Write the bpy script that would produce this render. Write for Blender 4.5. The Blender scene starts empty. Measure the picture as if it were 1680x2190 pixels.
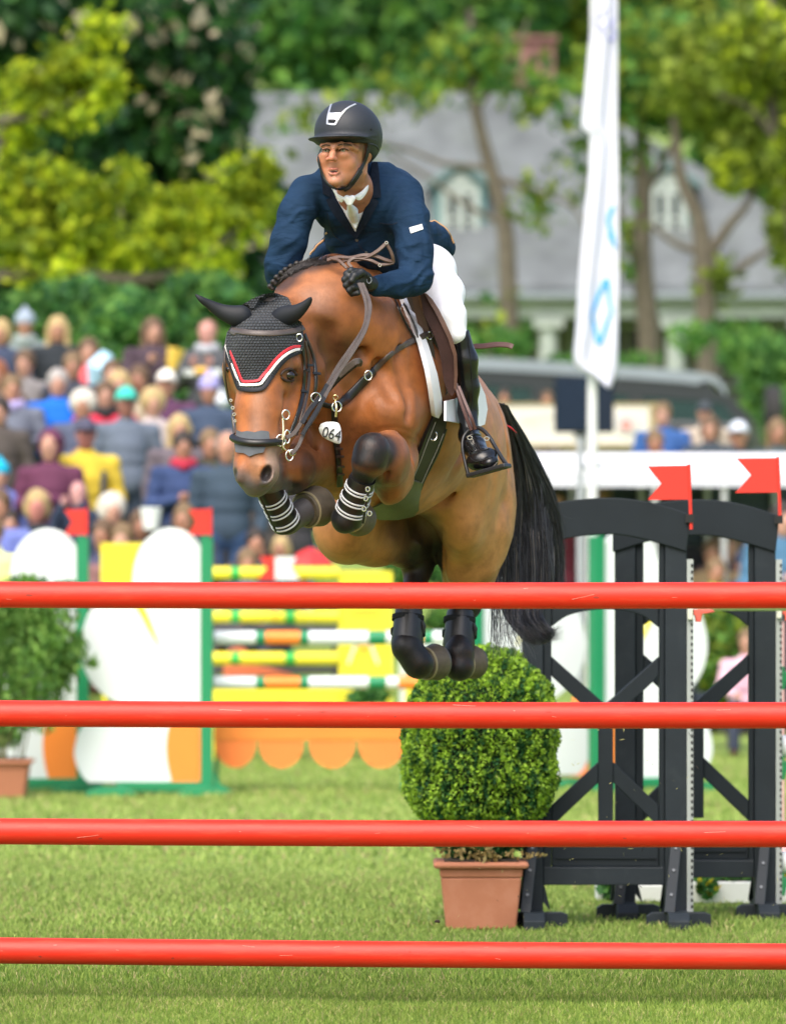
import bpy, math, random
import numpy as np
from mathutils import Vector, Matrix
from mathutils.bvhtree import BVHTree
from mathutils.geometry import delaunay_2d_cdt
R = math.radians
scene = bpy.context.scene
COL = scene.collection
# ---------------------------------------------------------------- camera, sky, sun, exposure
F = 12167.0            # focal length in units of the 1680 x 2190 reading grid
HY = 1215.0            # horizon row of that grid
CH = 1.5               # camera height
cam_d = bpy.data.cameras.new('camera'); cam = bpy.data.objects.new('camera', cam_d); COL.objects.link(cam)
cam.location = (0, 0, CH); cam.rotation_euler = (R(90), 0, 0)
cam_d.sensor_fit = 'VERTICAL'; cam_d.sensor_height = 36; cam_d.lens = 36 * F / 2190.0
cam_d.shift_y = (HY - 1095.0) / 2190.0
cam_d.clip_start = 0.5; cam_d.clip_end = 2000
cam_d.dof.use_dof = True; cam_d.dof.focus_distance = 20.25; cam_d.dof.aperture_fstop = 3.5
scene.camera = cam
world = bpy.data.worlds.new("World"); scene.world = world; world.use_nodes = True
wn = world.node_tree; bg = wn.nodes['Background']
sky = wn.nodes.new('ShaderNodeTexSky'); sky.sky_type = 'NISHITA'; sky.sun_disc = False
SUN_EL, SUN_AZ = 52.0, 200.0          # high, behind the camera a little to the left
sky.sun_elevation = R(SUN_EL); sky.sun_rotation = R(SUN_AZ); sky.dust_density = 5.0; sky.air_density = 0.9; sky.ozone_density = 0.6
wn.links.new(sky.outputs[0], bg.inputs[0]); bg.inputs[1].default_value = 0.15
sl = bpy.data.lights.new('sun', 'SUN'); sl.energy = 1.0; sl.angle = R(60); sl.color = (1, .985, .96)
so = bpy.data.objects.new('sun', sl); COL.objects.link(so)
_sd = Vector((math.sin(R(SUN_AZ)) * math.cos(R(SUN_EL)), math.cos(R(SUN_AZ)) * math.cos(R(SUN_EL)), math.sin(R(SUN_EL))))
so.rotation_euler = _sd.to_track_quat('Z', 'Y').to_euler(); so.location = (0, 0, 30)
scene.view_settings.view_transform = 'Standard'; scene.view_settings.look = 'None'
scene.view_settings.exposure = 1.08; scene.view_settings.gamma = 1.0
scene.render.engine = 'CYCLES'
try:
    scene.cycles.use_denoising = True; scene.cycles.max_bounces = 6; scene.cycles.transparent_max_bounces = 8
except Exception: pass

# ---------------------------------------------------------------- helpers
def W(vx, vy, d):
    return Vector(((vx - 840.0) * d / F, d, CH - (vy - HY) * d / F))
def ss(a, b, x): t = np.clip((x - a) / (b - a), 0, 1); return t * t * (3 - 2 * t)
def srgb(h):
    h = h.lstrip('#'); v = [int(h[i:i+2], 16) / 255 for i in (0, 2, 4)]
    return tuple(c / 12.92 if c <= .04045 else ((c + .055) / 1.055) ** 2.4 for c in v)
def tag(o, label=None, cat=None, group=None, kind=None):
    if label: o['label'] = label
    if cat: o['category'] = cat
    if group: o['group'] = group
    if kind: o['kind'] = kind
    return o
def empty(name, loc, label, cat, group=None):
    o = bpy.data.objects.new(name, None); COL.objects.link(o); o.location = loc; o.empty_display_size = .1
    return tag(o, label, cat, group)
def obj(name, me, mat, parent=None):
    o = bpy.data.objects.new(name, me); COL.objects.link(o)
    if mat is not None:
        for m_ in (mat if isinstance(mat, (list, tuple)) else [mat]): me.materials.append(m_)
    if parent is not None:
        o.parent = parent; o.matrix_parent_inverse = Matrix.Translation(-parent.location) if parent.type == 'EMPTY' and parent.parent is None else Matrix()
    return o
def np_mesh(name, V, Fc, smooth=True, col=None, cname='Col', mats=None):
    """V (n,3); Fc (m,k) int array with k 3 or 4 (or a list of them)."""
    me = bpy.data.meshes.new(name)
    V = np.ascontiguousarray(V, np.float32)
    if not isinstance(Fc, (list, tuple)): Fc = [Fc]
    Fc = [np.asarray(f, np.int32) for f in Fc if len(f)]
    loops = np.concatenate([f.ravel() for f in Fc]); 
    tot = np.concatenate([np.full(len(f), f.shape[1], np.int32) for f in Fc])
    st = np.concatenate([[0], np.cumsum(tot)[:-1]]).astype(np.int32)
    me.vertices.add(len(V)); me.vertices.foreach_set('co', V.ravel())
    me.loops.add(len(loops)); me.loops.foreach_set('vertex_index', loops)
    me.polygons.add(len(tot)); me.polygons.foreach_set('loop_start', st); me.polygons.foreach_set('loop_total', tot)
    if smooth: me.polygons.foreach_set('use_smooth', np.ones(len(tot), bool))
    if mats is not None: me.polygons.foreach_set('material_index', np.asarray(mats, np.int32))
    me.update(calc_edges=True); me.validate(clean_customdata=False)
    if col is not None:
        a = me.color_attributes.new(cname, 'FLOAT_COLOR', 'POINT')
        c = np.ones((len(V), 4), np.float32); c[:, :3] = col; a.data.foreach_set('color', c.ravel())
    return me
class MB:
    """collects simple solids into one mesh; every solid has its own vertices"""
    def __init__(s): s.v = []; s.f = []; s.m = []; s.mi = 0
    def add(s, vs, fs):
        b = len(s.v); s.v += [tuple(v) for v in vs]; s.f += [tuple(b + i for i in f) for f in fs]; s.m += [s.mi] * len(fs); return s
    def box(s, x0, x1, y0, y1, z0, z1):
        vs = [(x, y, z) for z in (z0, z1) for y in (y0, y1) for x in (x0, x1)]
        return s.add(vs, [(0, 2, 3, 1), (4, 5, 7, 6), (0, 1, 5, 4), (2, 6, 7, 3), (0, 4, 6, 2), (1, 3, 7, 5)])
    def prism(s, pts, y0, y1):
        """pts: list of (x,z) outline, extruded from y0 to y1"""
        n = len(pts); vs = [(p[0], y0, p[1]) for p in pts] + [(p[0], y1, p[1]) for p in pts]
        a = sum(pts[i][0] * pts[(i+1) % n][1] - pts[(i+1) % n][0] * pts[i][1] for i in range(n))
        f = [tuple(range(n)), tuple(range(2*n-1, n-1, -1))] + [(i, i + n, (i+1) % n + n, (i+1) % n) for i in range(n)]
        if a < 0: f = [tuple(reversed(q)) for q in f]
        return s.add(vs, f)
    def bar(s, a, b, w, h=None, up=(0, 0, 1)):
        a = Vector(a); b = Vector(b); h = h or w; d = (b - a).normalized(); u = Vector(up)
        if abs(d.dot(u)) > .95: u = Vector((0, 1, 0))
        x = d.cross(u).normalized(); y = x.cross(d).normalized()
        vs = [p + x * (sx * w / 2) + y * (sy * h / 2) for p in (a, b) for sy in (-1, 1) for sx in (-1, 1)]
        return s.add(vs, [(0, 2, 3, 1), (4, 5, 7, 6), (0, 1, 5, 4), (2, 6, 7, 3), (0, 4, 6, 2), (1, 3, 7, 5)])
    def tube(s, pts, rad, n=10, caps=True, flat=1.0):
        pts = [Vector(p) for p in pts]; m = len(pts)
        rad = [rad] * m if not hasattr(rad, '__len__') else rad
        prev = None; vs = []
        for i, p in enumerate(pts):
            t = (pts[min(i + 1, m - 1)] - pts[max(i - 1, 0)]).normalized()
            if prev is None:
                u = Vector((0, 0, 1)) if abs(t.z) < .9 else Vector((1, 0, 0)); x = t.cross(u).normalized()
            else: x = (prev - t * prev.dot(t)).normalized()
            prev = x; y = t.cross(x)
            for k in range(n):
                a = 2 * math.pi * k / n; vs.append(p + x * (math.cos(a) * rad[i]) + y * (math.sin(a) * rad[i] * flat))
        fs = [(i * n + k, i * n + (k + 1) % n, (i + 1) * n + (k + 1) % n, (i + 1) * n + k) for i in range(m - 1) for k in range(n)]
        if caps: fs += [tuple(range(n - 1, -1, -1)), tuple((m - 1) * n + k for k in range(n))]
        return s.add(vs, fs)
    def build(s, name, mat, parent=None, smooth=False, bevel=0.0, auto=None):
        me = bpy.data.meshes.new(name); me.from_pydata(s.v, [], s.f); me.update()
        if smooth:
            me.polygons.foreach_set('use_smooth', np.ones(len(me.polygons), bool))
        if any(s.m): me.polygons.foreach_set('material_index', np.array(s.m, np.int32))
        o = obj(name, me, mat, parent)
        if smooth: me.set_sharp_from_angle(angle=R(auto or 40))
        if bevel:
            b = o.modifiers.new('bevel', 'BEVEL'); b.width = bevel; b.segments = 2; b.limit_method = 'ANGLE'; b.angle_limit = R(40)
        return o
def spline(pts, n=8):
    """Catmull-Rom through points of any dimension"""
    P = np.array([list(p) for p in pts], float); P = np.vstack([2 * P[0] - P[1], P, 2 * P[-1] - P[-2]])
    out = []
    for i in range(1, len(P) - 2):
        for k in range(n):
            t = k / n; a, b, c, d = P[i-1], P[i], P[i+1], P[i+2]
            out.append(.5 * (2*b + (c - a) * t + (2*a - 5*b + 4*c - d) * t*t + (3*b - a - 3*c + d) * t**3))
    out.append(P[-2]); return [tuple(o) for o in out]
# ---------------------------------------------------------------- materials
_mats = {}
def mat(name, color, rough=.6, var=.08, scale=8.0, bump=0.0, bscale=60.0, spec=.5, metal=0.0, coat=0.0, trans=0.0, sheen=0.0, attr=None, objcol=False, dirt=None, dirt_scale=3.0, dirt_amt=.5):
    if name in _mats: return _mats[name]
    m = bpy.data.materials.new(name); m.use_nodes = True; nt = m.node_tree; N = nt.nodes; L = nt.links
    b = N['Principled BSDF']; b.inputs['Roughness'].default_value = rough; b.inputs['Metallic'].default_value = metal
    b.inputs['Specular IOR Level'].default_value = spec; b.inputs['Coat Weight'].default_value = coat
    b.inputs['Coat Roughness'].default_value = .12
    b.inputs['Sheen Weight'].default_value = sheen
    tc = N.new('ShaderNodeTexCoord'); src = tc.outputs['Object']
    if attr: c0 = N.new('ShaderNodeAttribute'); c0.attribute_name = attr; base = c0.outputs['Color']
    elif objcol: c0 = N.new('ShaderNodeObjectInfo'); base = c0.outputs['Color']
    else:
        c0 = N.new('ShaderNodeRGB'); c0.outputs[0].default_value = (*color, 1); base = c0.outputs[0]
    no = N.new('ShaderNodeTexNoise'); no.inputs['Scale'].default_value = scale; no.inputs['Detail'].default_value = 6; L.new(src, no.inputs['Vector'])
    mr = N.new('ShaderNodeMapRange'); mr.inputs[1].default_value = .25; mr.inputs[2].default_value = .75
    mr.inputs[3].default_value = 1 - var; mr.inputs[4].default_value = 1 + var; L.new(no.outputs[0], mr.inputs[0])
    mx = N.new('ShaderNodeVectorMath'); mx.operation = 'SCALE'; L.new(base, mx.inputs[0]); L.new(mr.outputs[0], mx.inputs['Scale'])
    last = mx.outputs[0]
    if dirt is not None:
        n2 = N.new('ShaderNodeTexNoise'); n2.inputs['Scale'].default_value = dirt_scale; n2.inputs['Detail'].default_value = 8; n2.inputs['Roughness'].default_value = .7; L.new(src, n2.inputs['Vector'])
        r2 = N.new('ShaderNodeMapRange'); r2.inputs[1].default_value = .5; r2.inputs[2].default_value = .75; r2.inputs[4].default_value = dirt_amt; L.new(n2.outputs[0], r2.inputs[0])
        mm = N.new('ShaderNodeMix'); mm.data_type = 'RGBA'; L.new(r2.outputs[0], mm.inputs[0]); L.new(last, mm.inputs[6]); mm.inputs[7].default_value = (*dirt, 1); last = mm.outputs[2]
    L.new(last, b.inputs['Base Color'])
    if bump:
        n3 = N.new('ShaderNodeTexNoise'); n3.inputs['Scale'].default_value = bscale; n3.inputs['Detail'].default_value = 4; L.new(src, n3.inputs['Vector'])
        bp = N.new('ShaderNodeBump'); bp.inputs['Strength'].default_value = 1; bp.inputs['Distance'].default_value = bump; L.new(n3.outputs[0], bp.inputs['Height']); L.new(bp.outputs[0], b.inputs['Normal'])
    if trans:
        out = N['Material Output']; tr = N.new('ShaderNodeBsdfTranslucent'); L.new(last, tr.inputs[0]); ms = N.new('ShaderNodeMixShader'); ms.inputs[0].default_value = trans
        L.new(b.outputs[0], ms.inputs[1]); L.new(tr.outputs[0], ms.inputs[2]); L.new(ms.outputs[0], out.inputs[0])
    _mats[name] = m; return m
# ---------------------------------------------------------------- implicit surfaces (smooth unions) turned into one mesh
def _chunk(P): return P
class Field:
    def __init__(s, lo, hi, h):
        s.h = h; s.lo = np.array(lo, np.float32); n = np.ceil((np.array(hi) - np.array(lo)) / h).astype(int) + 1
        s.n = n; s.g = np.full(tuple(n), 1.0, np.float32)
        s.ax = [s.lo[i] + h * np.arange(n[i], dtype=np.float32) for i in range(3)]
    def _sub(s, lo, hi, pad):
        a = np.clip(np.floor((np.array(lo) - pad - s.lo) / s.h).astype(int), 0, s.n); b = np.clip(np.ceil((np.array(hi) + pad - s.lo) / s.h).astype(int) + 1, 0, s.n)
        if (b <= a).any(): return None
        sl = tuple(slice(a[i], b[i]) for i in range(3))
        X, Y, Z = np.meshgrid(*[s.ax[i][sl[i]] for i in range(3)], indexing='ij', sparse=True)
        return sl, X, Y, Z
    def _mix(s, sl, d, k, op):
        a = s.g[sl]
        if op == 'add':
            if k > 0: h = np.maximum(k - np.abs(a - d), 0) / k; s.g[sl] = np.minimum(a, d) - h * h * k * .25
            else: s.g[sl] = np.minimum(a, d)
        else:
            d = -d
            if k > 0: h = np.maximum(k - np.abs(a - d), 0) / k; s.g[sl] = np.maximum(a, d) + h * h * k * .25
            else: s.g[sl] = np.maximum(a, d)
    def ell(s, c, r, M=None, k=.03, op='add'):
        """ellipsoid: centre c, radii r, M 3x3 whose columns are its axes"""
        c = np.array(c, np.float32); r = np.array(r, np.float32); M = np.eye(3, dtype=np.float32) if M is None else np.array(M, np.float32)
        e = np.sqrt(((M * r[None, :]) ** 2).sum(1)); q = s._sub(c - e, c + e, k + 3 * s.h)
        if q is None: return
        sl, X, Y, Z = q; X = X - c[0]; Y = Y - c[1]; Z = Z - c[2]
        k0 = 0; k1 = 0
        for i in range(3):
            u = (X * M[0, i] + Y * M[1, i] + Z * M[2, i]) / r[i]; k0 = k0 + u * u; k1 = k1 + (u / r[i]) ** 2
        k0 = np.sqrt(k0); k1 = np.sqrt(k1) + 1e-6; s._mix(sl, (k0 * (k0 - 1) / k1).astype(np.float32), k, op)
    def cone(s, a, b, ra, rb, k=.03, op='add', sy=1.0):
        """round cone; sy squeezes along the depth axis"""
        a = np.array(a, np.float32); b = np.array(b, np.float32); rm = max(ra, rb)
        q = s._sub(np.minimum(a, b) - rm, np.maximum(a, b) + rm, k + 3 * s.h)
        if q is None: return
        sl, X, Y, Z = q; d = b - a; X = X - a[0]; Y = Y - a[1]; Z = Z - a[2]
        t = np.clip((X * d[0] + Y * d[1] + Z * d[2]) / max(float((d * d).sum()), 1e-9), 0, 1)
        D = np.sqrt((X - t * d[0]) ** 2 + ((Y - t * d[1]) / sy) ** 2 + (Z - t * d[2]) ** 2) - (ra + (rb - ra) * t)
        s._mix(sl, D.astype(np.float32), k, op)
    def chain(s, pts, k=.03, op='add', sy=1.0, k0=None):
        for i in range(len(pts) - 1):
            s.cone(pts[i][:3], pts[i+1][:3], pts[i][3], pts[i+1][3], k if i or k0 is None else k0, op, sy)
    def box(s, c, r, M=None, k=.01, op='add'):
        c = np.array(c, np.float32); r = np.array(r, np.float32); M = np.eye(3, dtype=np.float32) if M is None else np.array(M, np.float32)
        e = (np.abs(M) * r[None, :]).sum(1); q = s._sub(c - e, c + e, k + 3 * s.h)
        if q is None: return
        sl, X, Y, Z = q; X = X - c[0]; Y = Y - c[1]; Z = Z - c[2]; D = None
        for i in range(3):
            u = np.abs(X * M[0, i] + Y * M[1, i] + Z * M[2, i]) - r[i]; D = u if D is None else np.maximum(D, u)
        s._mix(sl, D.astype(np.float32), k, op)
    def warp(s, fn, band=.02):
        """push the surface in or out by fn(points) metres"""
        i = np.nonzero(np.abs(s.g) < band); P = s.lo + s.h * np.stack(i, 1); s.g[i] -= fn(P).astype(np.float32)
    def mesh(s, smooth_it=1):
        g = s.g; neg = g < 0; n = s.n
        c = neg[:-1, :-1, :-1].astype(np.int8)
        cs = np.zeros(tuple(n - 1), np.int8)
        for dx in (0, 1):
            for dy in (0, 1):
                for dz in (0, 1): cs += neg[dx:n[0]-1+dx, dy:n[1]-1+dy, dz:n[2]-1+dz]
        act = (cs > 0) & (cs < 8); ii = np.argwhere(act); N = len(ii)
        idx = np.full(tuple(n - 1), -1, np.int32); idx[act] = np.arange(N)
        off = np.array([[dx, dy, dz] for dx in (0, 1) for dy in (0, 1) for dz in (0, 1)])
        val = np.stack([g[ii[:, 0] + o[0], ii[:, 1] + o[1], ii[:, 2] + o[2]] for o in off], 1)
        acc = np.zeros((N, 3)); cnt = np.zeros(N)
        for i in range(8):
            for j in range(i + 1, 8):
                if abs(off[i] - off[j]).sum() != 1: continue
                m = (val[:, i] < 0) != (val[:, j] < 0); t = val[m, i] / (val[m, i] - val[m, j])
                acc[m] += off[i] + t[:, None] * (off[j] - off[i]); cnt[m] += 1
        V = s.lo + s.h * (ii + acc / cnt[:, None]); Q = []
        for ax in range(3):
            sa = [slice(None)] * 3; sb = [slice(None)] * 3; sa[ax] = slice(0, -1); sb[ax] = slice(1, None)
            A = neg[tuple(sa)]; B = neg[tuple(sb)]; e = np.argwhere(A != B)
            o1, o2 = [(1, 2), (2, 0), (0, 1)][ax]
            e = e[(e[:, o1] > 0) & (e[:, o2] > 0) & (e[:, o1] < n[o1]-1) & (e[:, o2] < n[o2]-1)]
            ins = A[tuple(e.T)]
            def g4(d1, d2): f = e.copy(); f[:, o1] -= d1; f[:, o2] -= d2; return idx[tuple(f.T)]
            q = np.stack([g4(1, 1), g4(0, 1), g4(0, 0), g4(1, 0)], 1); q[~ins] = q[~ins][:, ::-1]; Q.append(q)
        Q = np.concatenate(Q); Q = Q[(Q >= 0).all(1)]
        for _ in range(smooth_it):
            S = np.zeros_like(V); C = np.zeros(len(V))
            for a, b in ((0, 1), (1, 2), (2, 3), (3, 0)):
                for u, v in ((a, b), (b, a)):
                    S[:, 0] += np.bincount(Q[:, u], V[Q[:, v], 0], len(V)); S[:, 1] += np.bincount(Q[:, u], V[Q[:, v], 1], len(V)); S[:, 2] += np.bincount(Q[:, u], V[Q[:, v], 2], len(V)); C += np.bincount(Q[:, u], minlength=len(V))
            V = .4 * V + .6 * S / np.maximum(C, 1)[:, None]
        return V, Q
def rotM(rot=0, yaw=0, pitch=0):
    """columns: screen-right axis, depth axis, screen-up axis after turning by rot in the picture plane, yaw about up, pitch about right"""
    return np.array(Matrix.Rotation(R(-rot), 3, 'Y') @ Matrix.Rotation(R(yaw), 3, 'Z') @ Matrix.Rotation(R(pitch), 3, 'X'))
def vg(V):
    """world points -> reading-grid columns, rows, depth"""
    d = V[:, 1]; return (V[:, 0] / d * F + 840), HY - (V[:, 2] - CH) / d * F, d
def vnoise(P, s, seed=0):
    """cheap smooth noise from summed sines"""
    r = np.random.RandomState(seed); o = np.zeros(len(P))
    for i in range(7):
        k = r.normal(size=3) * s * (1 + .35 * i); o += np.sin(P @ k + r.uniform(0, 6.28)) / (1 + .3 * i)
    return o / 3.2
class Surf:
    """a mesh one can lay straps and cloth on, aimed along the camera's line"""
    def __init__(s, V, Q): s.t = BVHTree.FromPolygons([tuple(v) for v in V.tolist()], [tuple(q) for q in Q.tolist()])
    def hit(s, vx, vy):
        o = Vector((0, 0, CH)); d = (W(vx, vy, 20) - o).normalized(); loc, nor, i, dist = s.t.ray_cast(o, d)
        return (loc, nor) if loc is not None else None
    def near(s, p):
        loc, nor, i, dist = s.t.find_nearest(p); return loc, nor
def drape(S, pts, n=6, lift=.004, dflt=None):
    """points on the surface below a path drawn in grid coordinates; misses are bridged"""
    out = []
    for vx, vy in [p[:2] for p in spline(pts, n)]:
        h = S.hit(vx, vy)
        if h and (dflt is None or abs(h[0].y - dflt) < .35): out.append([h[0] + h[1] * lift, h[1]])
        elif dflt is not None:
            l, nn = S.near(W(vx, vy, dflt)); out.append([l + nn * lift, nn])
        elif out: 
            d = out[-1][0].y; out.append([W(vx, vy, d), out[-1][1]])
    # even out
    P = [o[0] for o in out]; Nn = [o[1] for o in out]
    for _ in range(2):
        P = [P[0]] + [(P[i-1] + P[i] * 2 + P[i+1]) / 4 for i in range(1, len(P) - 1)] + [P[-1]]
        Nn = [Nn[0]] + [(Nn[i-1] + Nn[i] + Nn[i+1]).normalized() for i in range(1, len(Nn) - 1)] + [Nn[-1]]
    return P, Nn
def ribbon(mb, P, Nn, w, t=.004):
    """flat strap of width w and thickness t along P with normals Nn, rounded edges"""
    m = len(P); vs = []; prof = [(-.5, 0), (-.5, .6), (-.4, 1), (.4, 1), (.5, .6), (.5, 0)]; k = len(prof)
    for i in range(m):
        tg = (P[min(i+1, m-1)] - P[max(i-1, 0)]); tg = tg.normalized() if tg.length > 1e-7 else Vector((1, 0, 0)); n = (Nn[i] - tg * Nn[i].dot(tg)).normalized(); sd = tg.cross(n)
        for a, b in prof: vs.append(P[i] + sd * (a * w) + n * (b * t - t * .35))
    fs = [(i*k + a, i*k + (a+1) % k, (i+1)*k + (a+1) % k, (i+1)*k + a) for i in range(m-1) for a in range(k)]
    fs += [tuple(range(k-1, -1, -1)), tuple((m-1)*k + a for a in range(k))]
    mb.add(vs, fs)
def strap(name, S, pts, w, material, parent, t=.004, lift=.002, n=6, dflt=None):
    P, Nn = drape(S, pts, n, lift, dflt); mb = MB(); ribbon(mb, P, Nn, w, t)
    return mb.build(name, material, parent, smooth=True, auto=50)
def inpoly(x, y, poly):
    c = np.zeros(len(x), bool); n = len(poly)
    for i in range(n):
        x0, y0 = poly[i]; x1, y1 = poly[i-1]
        t = ((y0 > y) != (y1 > y)); 
        with np.errstate(divide='ignore', invalid='ignore'): c ^= t & (x < (x1 - x0) * (y - y0) / (y1 - y0 + 1e-12) + x0)
    return c
def patch(name, S, poly, material, parent, lift=.004, t=.004, step=6, dflt=None, smooth_it=1, maxd=.3, disp=None):
    """cloth or leather panel with the outline poly (grid coordinates) laid on a surface and given thickness"""
    pl = [np.array(p, float) for p in poly]; bd = []
    for i in range(len(pl)):
        a, b = pl[i], pl[(i+1) % len(pl)]; m = max(1, int(np.linalg.norm(b - a) / step))
        bd += [a + (b - a) * k / m for k in range(m)]
    bd = np.array(bd); x0, y0 = bd.min(0); x1, y1 = bd.max(0)
    gx, gy = np.meshgrid(np.arange(x0, x1, step), np.arange(y0, y1, step)); gx = gx + (np.arange(gx.shape[0]) % 2)[:, None] * step * .5
    gx = gx.ravel(); gy = gy.ravel(); ins = inpoly(gx, gy, bd)
    dm = np.sqrt(((np.stack([gx, gy], 1)[:, None] - bd[None]) ** 2).sum(2)).min(1); ins &= dm > step * .45
    pts = [Vector(p) for p in bd.tolist()] + [Vector((a, b)) for a, b in zip(gx[ins], gy[ins])]
    nb = len(bd); r = delaunay_2d_cdt(pts, [], [list(range(nb))], 1, 1e-4); vs2, fs = r[0], r[2]
    P = []; Nn = []
    for v in vs2:
        h = S.hit(v.x, v.y)
        if h and dflt is not None and abs(h[0].y - dflt) > maxd: h = None
        if h is None:
            l, nn = S.near(W(v.x, v.y, dflt if dflt is not None else (P[-1].y if P else 20))); q = W(v.x, v.y, l.y); P.append(q); Nn.append(Vector((0, -1, 0)))
        else: P.append(h[0]); Nn.append(h[1])
    P = np.array([tuple(p) for p in P]); Nn = np.array([tuple(p) for p in Nn]); T = np.array([f for f in fs if len(f) == 3])
    def relax(A, it):
        for _ in range(it):
            Sm = np.zeros_like(A); C = np.zeros(len(A))
            for a, b in ((0, 1), (1, 2), (2, 0)):
                for u, w_ in ((a, b), (b, a)): np.add.at(Sm, T[:, u], A[T[:, w_]]); np.add.at(C, T[:, u], 1)
            A = .5 * A + .5 * Sm / np.maximum(C, 1)[:, None]
        return A
    dep = np.minimum(relax(P[:, 1:2].copy(), smooth_it), P[:, 1:2] + .0005); dep = np.minimum(relax(dep, 1), P[:, 1:2] + .0005) if smooth_it else dep; fac = dep / P[:, 1:2]; O = np.array([0, 0, CH]); P = O + (P - O) * fac
    Nn = relax(Nn, 2); Nn /= np.linalg.norm(Nn, axis=1)[:, None] + 1e-9
    lf = np.full((len(P), 1), lift)
    if disp is not None: lf = lf + disp(np.array([v.x for v in vs2]), np.array([v.y for v in vs2]))[:, None]
    A = P + Nn * (lf + t); B = P + Nn * (lf - .002)
    e = {}
    for f in T:
        for a, b in ((f[0], f[1]), (f[1], f[2]), (f[2], f[0])):
            if (b, a) in e: del e[(b, a)]
            else: e[(a, b)] = 1
    n = len(P); ed = np.array(list(e.keys())); 
    c0 = np.cross(A[T[:, 1]] - A[T[:, 0]], A[T[:, 2]] - A[T[:, 0]]).sum(0)
    if c0[1] > 0: T = T[:, ::-1]; ed = ed[:, ::-1]
    Q = np.stack([ed[:, 1], ed[:, 0], ed[:, 0] + n, ed[:, 1] + n], 1)
    me = np_mesh(name, np.vstack([A, B]), [T, T[:, ::-1] + n, Q])
    uv = me.uv_layers.new(name='UVMap'); li = np.zeros(len(me.loops), np.int32); me.loops.foreach_get('vertex_index', li)
    U = np.array([(v.x, v.y) for v in vs2]) / 100.; U = np.vstack([U, U]); uv.data.foreach_set('uv', U[li].ravel().astype(np.float32))
    me.set_sharp_from_angle(angle=R(55))
    return obj(name, me, material, parent)
def patchfit(name, S, poly, material, parent, lift=.01, t=.006, step=7, near=20.9, maxd=.35, order=2, pct=12, shift=0.0, disp=None, fixd=None):
    """like patch, but laid on a smooth sheet fitted to the surface below, so that the edges stay clean; returns (object, Surf of the sheet)"""
    pl = np.array(poly, float); x0, y0 = pl.min(0); x1, y1 = pl.max(0); gx, gy = np.meshgrid(np.linspace(x0, x1, 22), np.linspace(y0, y1, 44)); gx = gx.ravel(); gy = gy.ravel(); m = inpoly(gx, gy, pl); H = []
    for a, b in zip(gx[m], gy[m]):
        h = S.hit(a, b)
        if h and abs(h[0].y - near) < maxd: H.append((a, b, h[0].y))
    cx, cy, sx, sy = (x0 + x1) / 2, (y0 + y1) / 2, max(x1 - x0, 1) / 2, max(y1 - y0, 1) / 2; t_ = t
    def B(x, y):
        u = (x - cx) / sx; v = (y - cy) / sy; c = [np.ones_like(u), u, v]
        if order > 1: c += [v * v]
        if order > 2: c += [u * u, v ** 3]
        return np.stack(c, -1)
    if fixd: H = [(x0, y0, fixd[0]), (x1, y0, fixd[0]), (x0, y1, fixd[1]), (x1, y1, fixd[1])]; order = 1; lift = t = 0
    H = np.array(H); co = np.linalg.lstsq(B(H[:, 0], H[:, 1]), H[:, 2], rcond=None)[0]; res = H[:, 2] - B(H[:, 0], H[:, 1]) @ co; off = np.percentile(res, pct) - lift - t + shift
    gx, gy = np.meshgrid(np.linspace(x0 - 12, x1 + 12, 26), np.linspace(y0 - 12, y1 + 12, 44), indexing='ij'); dd = B(gx.ravel(), gy.ravel()) @ co + off
    V = np.array([tuple(W(a, b, d)) for a, b, d in zip(gx.ravel(), gy.ravel(), dd)]); m_ = 44; i = (np.arange(25)[:, None] * m_ + np.arange(m_ - 1)).ravel(); Q = np.stack([i, i + 1, i + m_ + 1, i + m_], 1)
    c0 = np.cross(V[Q[0, 1]] - V[Q[0, 0]], V[Q[0, 2]] - V[Q[0, 0]])
    if c0[1] > 0: Q = Q[:, ::-1]
    S2 = Surf(V, Q); return patch(name, S2, poly, material, parent, lift=0, t=t_, step=step, smooth_it=0, disp=disp), S2
def lettering(name, txt, size, loc, rot, material, parent, ext=.002, sx=1.0, align='CENTER'):
    cu = bpy.data.curves.new(name, 'FONT'); cu.body = txt; cu.size = size; cu.extrude = ext; cu.align_x = align; cu.align_y = 'CENTER'
    t = bpy.data.objects.new(name, cu); COL.objects.link(t); dg = bpy.context.evaluated_depsgraph_get(); dg.update()
    me = bpy.data.meshes.new_from_object(t.evaluated_get(dg)); bpy.data.objects.remove(t)
    M = Matrix.Translation(loc) @ rot.to_4x4() @ Matrix.Diagonal((sx, 1, 1, 1)); me.transform(M); me.materials.clear()
    return obj(name, me, material, parent)
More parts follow.
